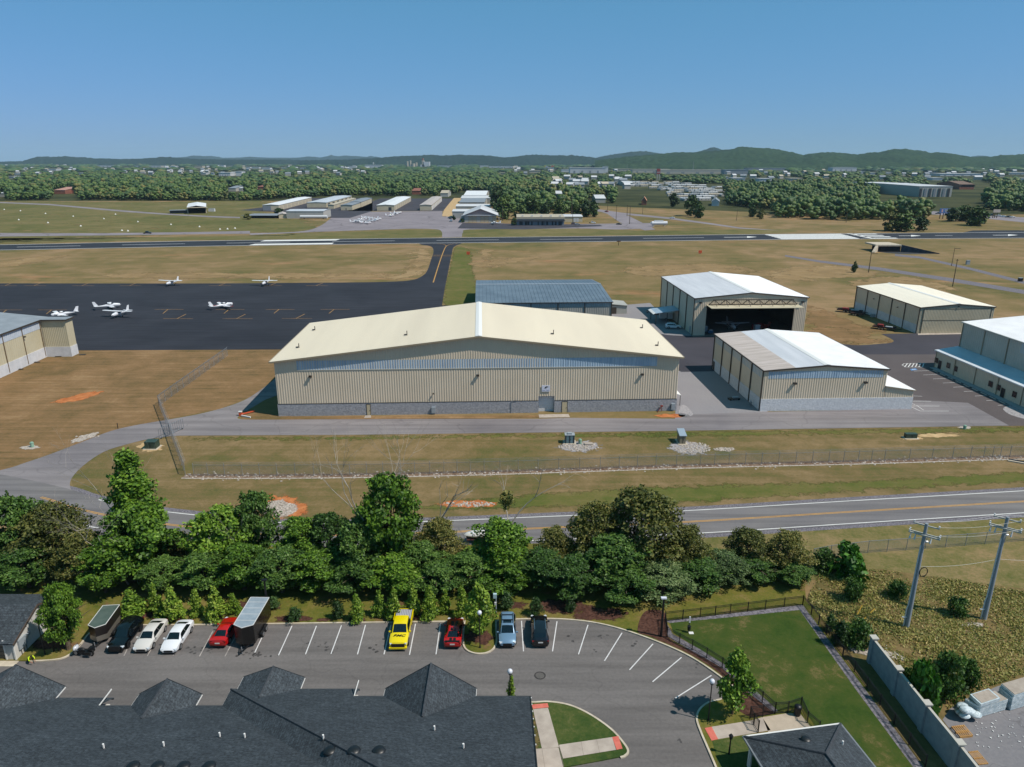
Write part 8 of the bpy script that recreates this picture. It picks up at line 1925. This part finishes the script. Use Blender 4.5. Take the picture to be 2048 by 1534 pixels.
def pick_x(t, P, K):
 MB().box(-2.95, -.98, .45, -.78, .98, .72).build('bed_floor', m_plastic, t)
 for s in (-1, 1): MB().box(-2.95, s * .98 - .05, .5, -.78, s * .98 + .02 * s + .03, 1.18).build('bed_side', m_ypaint, t)
 MB().box(-2.98, -.95, .5, -2.9, .95, 1.16).build('tailgate', m_ypaint, t)
 MB().box(-2.85, -.86, 1.05, -.95, .86, 1.14).build('bed_cover', M('ribbed_cover', '#8d9098', .5, c2='#777a82', s=14, stretch=(.1, 1, 1)), t)
 mb = MB()
 for k in range(9): mb.box(-2.8, -.8 + k * .19, 1.14, -1.0, -.72 + k * .19, 1.17)
 mb.build('cover_ribs', M('cover_rib', '#a8abb2', .4), t)
 cu = bpy.data.curves.new('lettering', 'FONT'); cu.body = 'BMC'; cu.size = .62; cu.extrude = .004; cu.align_x = 'CENTER'; cu.shear = .3; cu.offset = .02
 o = bpy.data.objects.new('lettering', cu); C.objects.link(o); me = bpy.data.meshes.new_from_object(o.evaluated_get(bpy.context.evaluated_depsgraph_get())); bpy.data.objects.remove(o)
 o = bpy.data.objects.new('lettering', me); C.objects.link(o); me.materials.clear(); me.materials.append(m_plastic); o.parent = t; o.location = (2.12, 0, 1.225); o.rotation_euler = (0, radians(2.0), radians(90)); o.scale = (1.0, .8, 1)
 MB().box(2.9, -.7, .5, 3.05, .7, .92).build('front_grille', m_plastic, t); MB().box(2.88, -.95, .36, 3.1, .95, .56).build('front_bumper', m_ypaint, t)
car('pickup_truck', 'bright yellow pickup with black BMC lettering on its bonnet', 'pickup', m_ypaint, nose_at(796.5, 1303, 6.0, radians(-89)), radians(-89), rear_glass=False, rim=m_rimd, extras=pick_x, cat='pickup')
# box trailers: roof corners give the place
def box_trailer(label, px, pb, L, Wd, H, rz, bodym, roofm, seams, base=None, group=None):
 g = G(px, pb, H); g = (g.x - cos(rz) * L / 2, g.y - sin(rz) * L / 2, .022); t = thing('box_trailer', label, 'trailer', g, rz, group); a, b = L/2, Wd/2; zf = .5
 pl = [(-a, -b), (a - .55, -b), (a, 0), (a - .55, b), (-a, b)]
 MB().prism(pl, zf, H).build('body', bodym, t)
 MB().prism([(x * 1.005, y * 1.02) for x, y in pl], H, H + .05).build('roof', roofm, t)
 mb = MB()
 for i in range(5): p, q = pl[i], pl[(i + 1) % 5]; mb.bar((p[0], p[1], H + .05), (q[0], q[1], H + .05), .05, .06)
 mb.build('roof_trim', m_gut, t)
 if seams:
  for k in range(seams): x = -a + L * (k + 1) / (seams + 1) - .2; MB().box(x - .02, -b * .97, H + .05, x + .02, b * .97, H + .075).build('roof_seam', m_gut, t)
 if base: MB().prism([(x * 1.008, y * 1.03) for x, y in pl], zf, zf + .6).build('stone_guard', base, t)
 for s in (-1, 1):
  MB().box(-1.0, s * b, .55, .9, s * (b + .24), .62).build('fender', m_plastic, t)
  for x in (-.55, .4): wheel(t, x, s * (b + .12), .34, .2)
 mb = MB(); mb.bar((a - .9, -.6, .45), (a + .95, 0, .45), .09); mb.bar((a - .9, .6, .45), (a + .95, 0, .45), .09); mb.build('tongue', m_plastic, t); MB().cyl((a + .6, 0), .05, 0.02, .85, 8).build('jack', m_galv, t)
 MB().box(-a - .03, -b * .94, zf + .05, -a, b * .94, H - .08).build('rear_door', bodym, t)
 return t
RZ1 = radians(-90.5)
box_trailer('low dark cargo trailer with a pale roof edge behind the motorcycle', 189, 1257, 4.1, 1.8, 2.2, radians(-84.5), M('dark_brown_panel', '#211d1c', .3), M('dark_roof', '#4b5a52', .4, .2, c2='#5d6a62', s=1), 0, M('stone_guard_plate', '#8f8a80', .35, .6))
box_trailer('long black box trailer with a silver segmented roof', 483, 1257, 5.5, 2.1, 2.75, radians(-91), M('gloss_black_panel', '#0f0f10', .25), M('silver_trailer_roof', '#7d8a94', .4, .0, c2='#8f9ba4', s=1.2), 4)
# motorcycle
g = G(168, 1311, .022); mc = thing('motorcycle', 'white and black touring motorcycle parked crosswise at the kerb', 'motorcycle', (g.x, g.y, .022), radians(176)); mw = paint('bike_white', '#b9bcc0')
for x in (.82, -.82):
 mb = MB(); mb.tube([(x, -.08, .33), (x, .08, .33)], .33, 18); w_ = mb.build('wheel', m_tyre, mc); MB().tube([(x, -.09, .33), (x, .09, .33)], .2, 12).build('rim', m_rim, w_)
MB().ell((.15, 0, .78), (.42, .2, .18), 12, 8).build('fuel_tank', m_plastic, mc, True); MB().ell((-.4, 0, .72), (.42, .2, .1), 12, 8).build('seat', m_plastic, mc, True)
MB().obox((0, 0, .45), (.8, .35, .4)).build('engine', m_rimd, mc); MB().ell((.72, 0, .95), (.25, .42, .3), 12, 8).build('fairing', mw, mc, True); mb = MB(); mb.quad((.72, -.28, 1.1), (.72, .28, 1.1), (.5, .2, 1.5), (.5, -.2, 1.5)); mb.build('windscreen', m_gl, mc)
mb = MB(); mb.bar((.45, -.45, 1.05), (.6, 0, 1.0), .04); mb.bar((.45, .45, 1.05), (.6, 0, 1.0), .04); mb.build('handlebar', m_chrome, mc)
for s in (-1, 1): MB().obox((-.72, s * .34, .55), (.6, .22, .36)).build('saddlebag', m_plastic, mc); MB().tube([(.1, s * .3, .25), (-.95, s * .3, .28)], .05, 8).build('exhaust', m_chrome, mc)
MB().ell((.82, 0, .62), (.36, .1, .12), 10, 6).build('front_mudguard', mw, mc, True); MB().ell((-.85, 0, .66), (.34, .13, .12), 10, 6).build('rear_mudguard', m_plastic, mc, True); MB().bar((.82, -.12, .33), (.6, -.12, 1.0), .05).build('fork', m_chrome, mc); MB().bar((.82, .12, .33), (.6, .12, 1.0), .05).build('fork', m_chrome, mc); MB().obox((-.95, 0, .95), (.35, .5, .3)).build('top_case', m_plastic, mc)
# crouching worker
g = G(62, 1325, .022)
m_hiv = M('hi_vis_yellow', '#b7d412', .8); m_dkc = M('dark_trousers', '#23262b', .85); m_skin = M('skin', '#8a5a44', .6); m_hair = M('dark_hair', '#1d1512', .8); m_boot = M('boots', '#1a1714', .8)
wk = thing('person', 'person in a yellow high visibility shirt crouching at the kerb', 'person', (g.x, g.y, .022), radians(-28))
def skin_body(J, Ed, mats_by, parent):
 me = bpy.data.meshes.new('body'); names = list(J); me.from_pydata([J[n][0] for n in names], [(names.index(a), names.index(b)) for a, b in Ed], [])
 o = bpy.data.objects.new('body', me); C.objects.link(o)
 md = o.modifiers.new('s', 'SKIN'); md.use_smooth_shade = True
 for i, n in enumerate(names): v = me.skin_vertices[0].data[i]; v.radius = (J[n][1], J[n][1] if len(J[n]) < 3 else J[n][2]); v.use_root = (n == 'pelvis')
 sb = o.modifiers.new('b', 'SUBSURF'); sb.levels = sb.render_levels = 2
 dg = bpy.context.evaluated_depsgraph_get(); m2 = bpy.data.meshes.new_from_object(o.evaluated_get(dg)); bpy.data.objects.remove(o)
 o = bpy.data.objects.new('body', m2); C.objects.link(o); o.parent = parent; m2.materials.clear()
 for m_ in mats_by[0]: m2.materials.append(m_)
 for p in m2.polygons: p.material_index = mats_by[1](p.center); p.use_smooth = True
 return o
# x forward: squatting, back bent forward, arms reaching to the kerb
J = {'pelvis': ((-.22, 0, .42), .15), 'belly': ((-.12, 0, .56), .15), 'chest': ((.06, 0, .74), .16), 'neck': ((.24, 0, .84), .065), 'headb': ((.31, 0, .86), .085), 'headt': ((.40, 0, .90), .1),
     'shL': ((.14, .2, .78), .07), 'elL': ((.34, .26, .56), .05), 'wrL': ((.52, .16, .38), .033), 'haL': ((.58, .13, .34), .036), 'shR': ((.14, -.2, .78), .07), 'elR': ((.30, -.28, .55), .05), 'wrR': ((.5, -.18, .36), .033), 'haR': ((.56, -.15, .32), .036),
     'hiL': ((-.2, .12, .4), .1), 'knL': ((.16, .24, .46), .075), 'anL': ((-.06, .2, .1), .05), 'foL': ((.12, .22, .05), .045), 'hiR': ((-.2, -.12, .4), .1), 'knR': ((.18, -.22, .36), .075), 'anR': ((-.14, -.2, .1), .05), 'foR': ((.04, -.22, .05), .045)}
for s, hnd in (('L', (.58, .13, .34)), ('R', (.56, -.15, .32))):
 for k, (dx, dy, dz) in enumerate(((.06, -.03, -.04), (.08, -.01, -.05), (.08, .01, -.05), (.06, .035, -.04), (.02, -.05, -.02))):
  J[f'f{s}{k}a'] = ((hnd[0] + dx * .6, hnd[1] + dy, hnd[2] + dz * .5), .011); J[f'f{s}{k}b'] = ((hnd[0] + dx * 1.1, hnd[1] + dy * 1.1, hnd[2] + dz * 1.3), .008)
Ed = [('pelvis', 'belly'), ('belly', 'chest'), ('chest', 'neck'), ('neck', 'headb'), ('headb', 'headt'), ('chest', 'shL'), ('shL', 'elL'), ('elL', 'wrL'), ('wrL', 'haL'), ('chest', 'shR'), ('shR', 'elR'), ('elR', 'wrR'), ('wrR', 'haR'),
      ('pelvis', 'hiL'), ('hiL', 'knL'), ('knL', 'anL'), ('anL', 'foL'), ('pelvis', 'hiR'), ('hiR', 'knR'), ('knR', 'anR'), ('anR', 'foR')] + [(f'ha{s}', f'f{s}{k}a') for s in 'LR' for k in range(5)] + [(f'f{s}{k}a', f'f{s}{k}b') for s in 'LR' for k in range(5)]
def which(c):
 if c.z < .09: return 3
 if c.x > .26 and c.z > .76: return 2
 if c.x > .40 and c.z < .48 and abs(c.y) < .3: return 2
 if c.z > .5 and (c.x + (.9 - c.z)) > .02 and not (c.z < .56 and abs(c.y) > .14 and c.x < .22): return 0
 return 1 if c.z < .56 else 0
skin_body(J, Ed, ([m_hiv, m_dkc, m_skin, m_boot], which), wk)
MB().ell((.36, 0, .93), (.13, .105, .09), 12, 8, 0).build('hair', m_hair, wk, True)
MB().obox((.47, .045, .86), (.02, .03, .012)).build('eye', m_hair, wk); MB().obox((.47, -.045, .86), (.02, .03, .012)).build('eye', m_hair, wk); MB().ell((.5, 0, .83), (.025, .014, .018), 8, 6).build('nose', m_skin, wk, True); MB().obox((.485, 0, .795), (.015, .045, .008)).build('mouth', M('lip', '#6a3a30', .6), wk)
for s in (-1, 1): MB().ell((.37, s * .1, .85), (.022, .012, .03), 8, 6).build('ear', m_skin, wk, True)
# other vehicles: small far ones share the same builders
wq = w3(-8.2, 3.2)
car('white_suv', 'white car parked in the shade beside the open truss door hangar', 'suv', paint('bright_white', '#d4d7db'), (*G(1346, 657)[:2], .05), radians(-8))
def util_trailer(label, px, pb, rz, L, Wd, H, mt, z=.05):
 g = G(px, pb); t = thing('box_trailer', label, 'trailer', (g.x, g.y, z), rz); MB().box(-L/2, -Wd/2, .45, L/2, Wd/2, H).build('body', mt, t); MB().box(-L/2 - .03, -Wd/2 - .03, H, L/2 + .03, Wd/2 + .03, H + .07).build('roof', m_gut, t)
 for s in (-1, 1): wheel(t, 0, s * (Wd/2 + .1), .34)
 MB().bar((L/2, 0, .4), (L/2 + 1.1, 0, .4), .1).build('tongue', m_plastic, t); return t
util_trailer('white box trailer under the lean-to canopy of the open hangar', 1331, 639, radians(-6), 4.2, 2.0, 2.3, m_gut)
car('canopy_truck', 'dark truck parked under the lean-to canopy beside the open hangar', 'pickup', paint('dull_grey_paint', '#59636b'), (*G(1306, 627)[:2], .05), radians(-60), rear_glass=False, cat='truck')
m_rust = M('rusty_steel', '#4b2520', .7, c2='#352022', s=1.5); m_redm = M('machine_red', '#7c211c', .6)
def flat_trailer(label, px, pb, rz, L, red, load=True):
 g = G(px, pb); t = thing('equipment_trailer', label, 'trailer', (g.x, g.y, .03), rz)
 MB().box(-L/2, -1.1, .6, L/2, 1.1, .75).build('deck', m_rust, t)
 for s in (-1, 1):
  MB().box(-L/2, s * 1.1 - .05, .75, L/2, s * 1.1 + .05, 1.0).build('side_rail', m_plastic, t)
  for x in (-L*.2, -L*.05): wheel(t, x, s * 1.2, .38)
 mb = MB(); mb.bar((L/2, -.8, .6), (L/2 + 1.6, 0, .55), .12); mb.bar((L/2, .8, .6), (L/2 + 1.6, 0, .55), .12); mb.build('tongue', m_plastic, t)
 if load: MB().box(-L*.3, -.7, .76, -L*.05, .7, 1.5).build('load', m_redm if red else m_box, t); MB().box(L*.05, -.8, .76, L*.35, .3, 1.15).build('load', m_box if red else m_redm, t)
 return t
flat_trailer('dark equipment trailer with red load at the far end of the cream hangar', 1699, 625, radians(-32), 8, True); flat_trailer('short dark trailer behind the long one on the grass', 1714, 631, radians(-38), 4.5, False, False); flat_trailer('red loaded equipment trailer beside the folding door hangar', 1768, 659, radians(-35), 6.5, True)
# things inside the open hangar
def inh(x, y, z=.07): return H3in(x, y, z)
lf = thing('red_lift', 'red machinery inside the right half of the open hangar', 'machinery', inh(W3 * .72, 8), ANG)
for k in range(7): MB().obox((rnd.uniform(-3.5, 3.5), rnd.uniform(-1.5, 2), rnd.uniform(.5, 1.4)), (rnd.uniform(.5, 1.6), .6, rnd.uniform(.5, 1.6)), rnd.uniform(0, 3)).build('machine_part', m_redm, lf)
bt = thing('blue_tarp_cart', 'blue covered cart just inside the left of the open hangar', 'cart', inh(ox0 + 2.2, 1.8), ANG); MB().obox((0, 0, .6), (1.6, 1.0, .8)).build('cover', M('tarp_blue', '#1f4a66', .6), bt); MB().obox((.2, 0, 1.1), (1.0, .7, .25)).build('box', m_box, bt)
for x, y, s, lb in ((ox0 + 1.6, 5, 1.2, 'grey cabinet inside the left wall of the open hangar'), (W3 * .62, 4, 1.5, 'pale grey round machine in the middle of the open hangar')):
 q = thing('workshop_cabinet', lb, 'cabinet', inh(x, y), ANG); MB().box(-s/2, -s/2, 0, s/2, s/2, s * 1.3).build('body', m_box, q); MB().box(-s/2 - .05, -s/2 - .05, s * 1.3, s/2 + .05, s/2 + .05, s * 1.4).build('top', m_gut, q)
# ================= aircraft =================
m_pw = M('aircraft_white', '#cfd2d6', .3, spec=.5); m_pb = M('aircraft_blue', '#27385c', .35); m_pr = M('aircraft_red', '#8a1a22', .35); m_prop = M('propeller', '#17181a', .4)
def airfoil(mb, root, tip, c0, c1, th0=.14, th1=.09, sweep=0):
 """wing panel from root (x,y,z of leading edge) to tip"""
 P0 = [(0, 0), (-.08, .55), (-.35, .9), (-1, .05), (-.4, -.35), (-.08, -.35)]
 A = [(root[0] + x * c0, root[1], root[2] + z * th0) for x, z in P0]; B = [(tip[0] + x * c1, tip[1], tip[2] + z * th1) for x, z in P0]
 n = 6; fs = [(i, (i+1) % n, n + (i+1) % n, n + i) for i in range(n)] + [tuple(range(n))[::-1], tuple(range(n, 2*n))]
 if tip[1] > root[1]: fs = [f[::-1] for f in fs]
 mb.add(A + B, fs)
def plane(kind, label, loc, rz, trim=None, group=None, low=False):
 t = thing('light_aircraft', label, 'aircraft', loc, rz, group); hi = kind == 'high'
 S = [(3.1, .5, .12, 1.15), (2.9, .9, .28, 1.15), (2.3, 1.0, .46, 1.2), (1.2, 1.15, .55, 1.3), (.3, 1.2 if hi else 1.0, .56, 1.42 if hi else 1.2), (-1.0, 1.1 if hi else .95, .5, 1.42 if hi else 1.15), (-2.6, .6, .3, 1.3 if hi else 1.1), (-4.6, .3, .12, 1.35 if hi else 1.15), (-5.2, .1, .04, 1.4 if hi else 1.2)]
 mb = MB(); n = 12; vs = []
 for (x, h, w, zc) in S:
  for k in range(n): a = 2*pi*k/n; ca, sa = cos(a), sin(a); vs.append((x, w * (abs(ca) ** .75) * (1 if ca > 0 else -1), zc + h/2 * (abs(sa) ** .75) * (1 if sa > 0 else -1)))
 fs = [(i*n+k, i*n+(k+1) % n, (i+1)*n+(k+1) % n, (i+1)*n+k) for i in range(len(S)-1) for k in range(n)] + [tuple(range(n))[::-1], tuple(range((len(S)-1)*n, len(S)*n))]
 mb.add(vs, fs); mb.build('fuselage', m_pw, t, True, angle=50)
 zw = 2.08 if hi else .82
 for s in (-1, 1):
  mb = MB(); airfoil(mb, (.95, s * (.05 if hi else .4), zw), (.75, s * 5.3, zw + (.12 if hi else .5)), 1.6, 1.15); mb.build('wing', m_pw, t, False)
  mb = MB(); airfoil(mb, (-4.1, s * .08, 1.5 if hi else 1.35), (-4.35, s * 1.7, 1.5 if hi else 1.4), .95, .6, .08, .05); mb.build('tailplane', m_pw, t)
  if hi: mb = MB(); mb.bar((.4, s * .45, .75), (.3, s * 2.6, zw + .02), .09, .05); mb.build('strut', m_pw, t)
  else: MB().tube([(.9, s * 5.3, zw + .5), (-.4, s * 5.35, zw + .52)], [.1, .03], 8).build('wing_tip', m_pr if trim is m_pr else m_pw, t)
  mb = MB(); mb.bar((-.1, s * .4, .8), (-.15, s * 1.15, .25), .08, .06); mb.build('gear_leg', m_pw, t); MB().tube([(-.15, s * 1.1, .22), (-.15, s * 1.25, .22)], .22, 12).build('wheel', m_tyre, t)
 MB().bar((2.3, 0, .9), (2.3, 0, .22), .08).build('gear_leg', m_chrome, t); MB().tube([(2.3, -.07, .2), (2.3, .07, .2)], .2, 12).build('wheel', m_tyre, t)
 mb = MB(); z0 = 1.5 if hi else 1.3; mb.prism([(0, 0), (1, 0)], 0, 1) if False else mb.add([(-3.7, -.05, z0), (-5.1, -.04, z0), (-5.5, -.03, z0 + 1.6), (-4.7, -.03, z0 + 1.6), (-3.7, .05, z0), (-5.1, .04, z0), (-5.5, .03, z0 + 1.6), (-4.7, .03, z0 + 1.6)], [(0, 1, 2, 3), (7, 6, 5, 4), (0, 3, 7, 4), (3, 2, 6, 7), (2, 1, 5, 6)]); mb.build('fin', m_pw, t)
 mb = MB(); mb.bar((3.2, -.95, 1.15 + .1), (3.2, .95, 1.15 - .1), .05, .16); mb.build('propeller', m_prop, t); MB().tube([(3.05, 0, 1.15), (3.4, 0, 1.15)], [.16, .02], 10).build('spinner', trim or m_pw, t)
 if hi:
  mb = MB(); mb.quad((1.15, -.5, 1.72), (1.15, .5, 1.72), (.75, .48, 2.1), (.75, -.48, 2.1)); mb.build('windshield', m_gl, t)
  for s in (-1, 1): mb = MB(); mb.quad((.9, s * .575, 1.5), (-1.2, s * .53, 1.5), (-1.0, s * .5, 1.95), (.6, s * .52, 1.98)); mb.build('side_window', m_gl, t)
 else:
  mb = MB(); mb.ell((.1, 0, 1.55), (1.35, .5, .42), 14, 6, 0); mb.build('canopy', m_gl, t, True); MB().ell((.0, 0, 1.62), (.9, .46, .4), 12, 6, 0).build('cabin_roof', m_pw, t, True)
 if trim:
  for s in (-1, 1): mb = MB(); mb.quad((2.3, s * .5, 1.1), (-4.4, s * .16, 1.3), (-4.4, s * .16, 1.42), (2.3, s * .5, 1.25)); mb.build('stripe', trim, t)
 return t
def g0(px, py, z=.035): q = G(px, py, z); return (q.x, q.y, z)
plane('high', 'white high wing aircraft at the far edge of the dark ramp, left one', g0(343, 571), radians(-100), m_pb, 'aircraft on the dark ramp')
plane('high', 'white high wing aircraft at the far edge of the dark ramp, right one', g0(531, 571), radians(-92), m_pr, 'aircraft on the dark ramp')
plane('low', 'white low wing aircraft with tail towards the camera, nose away right', g0(222, 617), radians(35), None, 'aircraft on the dark ramp')
plane('high', 'white high wing aircraft facing the camera beside the low wing one', g0(238, 634), radians(-100), None, 'aircraft on the dark ramp')
plane('low', 'purple and white low wing aircraft standing alone on the ramp', g0(449, 616), radians(45), m_pr, 'aircraft on the dark ramp')
t = plane('low', 'white twin engined aircraft partly behind the cream left hangar', g0(124, 634), radians(-130), m_pb, 'aircraft on the dark ramp')
for s in (-1, 1): MB().tube([(1.9, s * 2.0, 1.05), (1.5, s * 2.0, 1.1), (-.6, s * 2.0, 1.05)], [.2, .36, .1], 10).build('engine', m_pw, t, True); MB().bar((1.98, s * 2.0 - .9, 1.05), (1.98, s * 2.0 + .9, 1.05), .05, .14).build('propeller', m_prop, t)
hp = plane('high', 'small high wing aircraft standing inside the open hangar', tuple(H3in(W3 * .42, 7, .07)), radians(-88), None)
FARP = [(712, 446, 30, 'blue'), (722, 441, 200, ''), (735, 448, 20, 'red'), (741, 444, 160, 'red'), (728, 447, 60, ''), (750, 442, 10, ''), (718, 445, 100, ''), (745, 439, 190, ''), (733, 438, 45, ''), (782, 433, 25, ''), (791, 430, 30, ''), (798, 427, 35, ''), (989, 449, 185, 'blue'), (756, 440, 15, '')]
ph = plane('high', '', g0(712, 446), 0, m_pb); pl_ = plane('low', '', g0(735, 448), 0, m_pr); freeze(ph); freeze(pl_)
used = {'h': False, 'l': False}
POSN = ['blue trimmed white aircraft at the left end of the parked cluster', 'white aircraft behind the left end of the parked cluster', 'red trimmed aircraft at the near side of the parked cluster', 'red trimmed aircraft in the middle of the parked cluster', 'white high wing aircraft at the front of the parked cluster', 'white aircraft near the right end of the parked cluster', 'white aircraft between cluster front and its left end', 'white aircraft at the back right of the parked cluster', 'white aircraft at the very back of the parked cluster', 'front one of three white aircraft lined up by the white far hangar', 'middle one of three white aircraft lined up by the white far hangar', 'rear one of three white aircraft lined up by the white far hangar', 'white aircraft parked in front of the pink gabled hangar', 'rightmost white aircraft of the parked cluster']
for k, (px_, py_, a, c) in enumerate(FARP):
 low = k % 2 == 1 or c == 'red'; src = pl_ if low else ph; key = 'l' if low else 'h'
 if not used[key]: o = src; used[key] = True; o.rotation_euler.z = radians(a); o.location = g0(px_, py_, .05)
 else: o = dup(src, g0(px_, py_, .05), radians(a), POSN[k])
 o['label'] = POSN[k]; o['group'] = 'aircraft on the far apron'
# far cars
def fcar(px, py, rz, col, lb, kind='sedan', s=1.0):
 t = car('parked_car' if py > 440 else 'car', lb, kind, paint('fp_' + col, col), (*G(px, py)[:2], .06), radians(rz)); return t
fcar(1184, 447, 5, '#c9ccd0', 'white pickup parked on the pavement right of the terminal', 'pickup'); fcar(1148, 449, 3, '#5a4a4c', 'dark red car parked against the terminal annex', 'suv'); fcar(1155, 450, 3, '#8d9296', 'silver car parked in front of the terminal annex'); fcar(1238, 449.5, 0, '#14161a', 'black car parked alone on the terminal pavement', 'sport')
fcar(902, 443.5, 92, '#9db4c4', 'pale blue car parked at the edge of the far apron', 'pickup'); fcar(901, 438, 92, '#1b2a3a', 'dark blue car parked behind the pale blue one', 'pickup'); fcar(1344, 437, 170, '#c9ccd0', 'white car driving on the road behind the white tank'); fcar(1213, 424, 120, '#8a2a22', 'small red car on the far road junction'); fcar(1876, 428, 175, '#101114', 'black car beside the blue billboard on the highway', 'suv')
for k, (px_, py_, col, kd, lb) in enumerate(((1984, 432, '#141516', 'pickup', 'black truck leading the highway traffic below the pale billboard'), (1996, 433, '#b8bcc0', 'suv', 'white van in the highway traffic queue'), (2006, 434, '#9fb8cc', 'sedan', 'pale blue car in the highway traffic queue'), (2016, 435, '#1d1f22', 'suv', 'dark car near the end of the highway traffic queue'), (2024, 435.5, '#c4c6c8', 'sedan', 'white car at the end of the highway traffic queue'))): fcar(px_, py_, 176, col, lb, kd, 1.2)
fcar(294, 467.5, 8, '#1b1c1e', 'dark vehicle driving on the grey taxi lane', 'pickup')
# scrapped white van seen through the belt trees
g = G(962, 1081, LZ); t = thing('scrap_trailer', 'white boat-like hull on a rusty trailer seen through the belt trees', 'trailer', (g.x, g.y, LZ), radians(8)); MB().ell((0, 0, 1.1), (2.3, .8, .5), 14, 8).build('hull', m_gut, t, True); MB().box(-2, -.7, .5, 2, .7, .62).build('frame', m_rust, t); MB().box(-.8, -.5, 1.3, .9, .5, 1.75).build('cabin', m_gut, t)
for s in (-1, 1): wheel(t, 0, s * .8, .3)
# white tank with pump house
g = G(1318, 452.5); u = mpp(g.y); t = thing('fuel_tank', 'white horizontal fuel tank right of the terminal road', 'tank', (g.x, g.y, 0)); MB().tube([(-15 * u, 0, 2.4), (16 * u, 0, 2.4)], 1.5, 16).build('body', m_pw, t, True); MB().box(-10 * u, -.8, 3.6, 8 * u, .8, 4.6).build('top_housing', m_pw, t); MB().box(-17 * u, -1, 1.9, -12 * u, 1, 3.2).build('end_box', m_pw, t)
for x in (-11, 11): MB().box(x * u - .5, -1.2, 0, x * u + .5, 1.2, 1.3).build('saddle', m_kerb, t)
# white runway cones in the meadow
cone0 = None
for k, (px_, py_) in enumerate(((8.5, 419.5), (41, 422), (91, 427.5), (146.5, 433), (37.5, 440), (96, 446), (208, 438), (161.5, 452.5), (276, 444), (231, 429), (342, 449.5), (244, 461.5), (256, 462.5), (399, 454), (440, 459), (455, 458.5), (470, 457))):
 g = G(px_, py_)
 if cone0 is None:
  cone0 = thing('field_cone', 'white cone marker standing in the far left meadow', 'cone', (g.x, g.y, 0), 0, 'white cone markers in the meadow'); MB().tube([(0, 0, .1), (0, 0, 1.0)], [.7, .1], 12).build('cone', m_whiteb, cone0, True); MB().cyl((0, 0), 0.8, 0, .1, 12).build('base', m_whiteb, cone0)
 else: dup(cone0, (g.x, g.y, 0), 0, cone0['label'])
# poles
def upole(px, pb, pt, lb, r=.16, arm=0, name='utility_pole'):
 g = G(px, pb); h = W(px, pt, g.y).z; t = thing(name, lb, 'pole', (g.x, g.y, 0)); MB().tube([(0, 0, 0), (0, 0, h)], [r, r * .6], 6).build('pole', m_bark, t)
 if arm: MB().box(0 if arm < 0 else -arm / 2, -.1, h - .6, abs(arm) if arm < 0 else arm / 2, .1, h - .4).build('crossarm', m_bark, t)
 return t
for a in ((1737, 545, 505, 'dark lamp pole beside the single small tree on the worn ground', .22, -3), (1905, 573, 518, 'tall thin pole at the gravel track behind the folding door hangar', .2, 1.2), (1902, 495, 492, '', 0, 0)):
 if a[3]: upole(*a)
g = G(1903, 538); upole(1903, 532, 495, 'thin light pole on the far side of the second gravel track', .16, -3)
for a in ((998, 430, 408, 'pole with a square lamp head behind the pink gabled hangar', .35, 5), (1005.5, 442, 412, 'wooden pole with a transformer right of the pink gabled hangar', .35, 1.5), (1143, 440, 390, 'tall thin pole at the right end of the terminal', .3, 2), (1145, 449, 420, 'short pole before the terminal annex', .25, 1), (1215, 421, 398, 'pole at the near side of the far road junction', .25, 1.5), (1254, 432, 410, 'double pole beside the far road junction', .3, 4), (1259, 448, 412, 'pole with box near the far road junction', .3, 2), (1232, 441, 410, 'pole at the entry of the terminal road', .25, 2), (1692, 445, 424, 'bare pole before the right woods', .25, 0), (1473, 441, 418, 'short pole on the slope before the right woods', .22, 0), (1285, 429, 405, 'thin pole behind the far road', .2, 1)): upole(*a)
g = G(1237, 491); t = thing('runway_instrument', 'small dark instrument mast beside the runway', 'instrument', (g.x, g.y, 0)); MB().bar((0, 0, 0), (0, 0, 3), .3).build('mast', m_blk, t); MB().obox((0, 0, 2.6), (2.4, .5, .5)).build('vane', m_rust, t)
for px_, pb in ((936.5, 510.5), (1400, 508)):
 g = G(px_, pb); t = thing('runway_sign', 'small orange-red airfield sign left of centre in the brown grass' if px_ < 1000 else 'small orange-red airfield marker on the worn ground by the runway', 'sign', (g.x, g.y, 0)); MB().box(-.9, -.15, .4, .9, .15, 2.0).build('panel', mo, t); MB().box(-.1, -.1, 0, .1, .1, .4).build('leg', m_blk, t)
for px_, pb, pt, lb in ((1935, 529, 521, 'small grey cabinet in the grass right of the gravel track'), (2040, 563, 556, 'dark box beside the end of the far gravel track')):
 g = G(px_, pb); h = W(px_, pt, g.y).z; t = thing('field_cabinet', lb, 'cabinet', (g.x, g.y, 0)); MB().box(-.8, -.5, 0, .8, .5, h).build('body', m_box if px_ < 2000 else m_blk, t); MB().box(-.9, -.6, h, .9, .6, h + .1).build('lid', m_box, t)
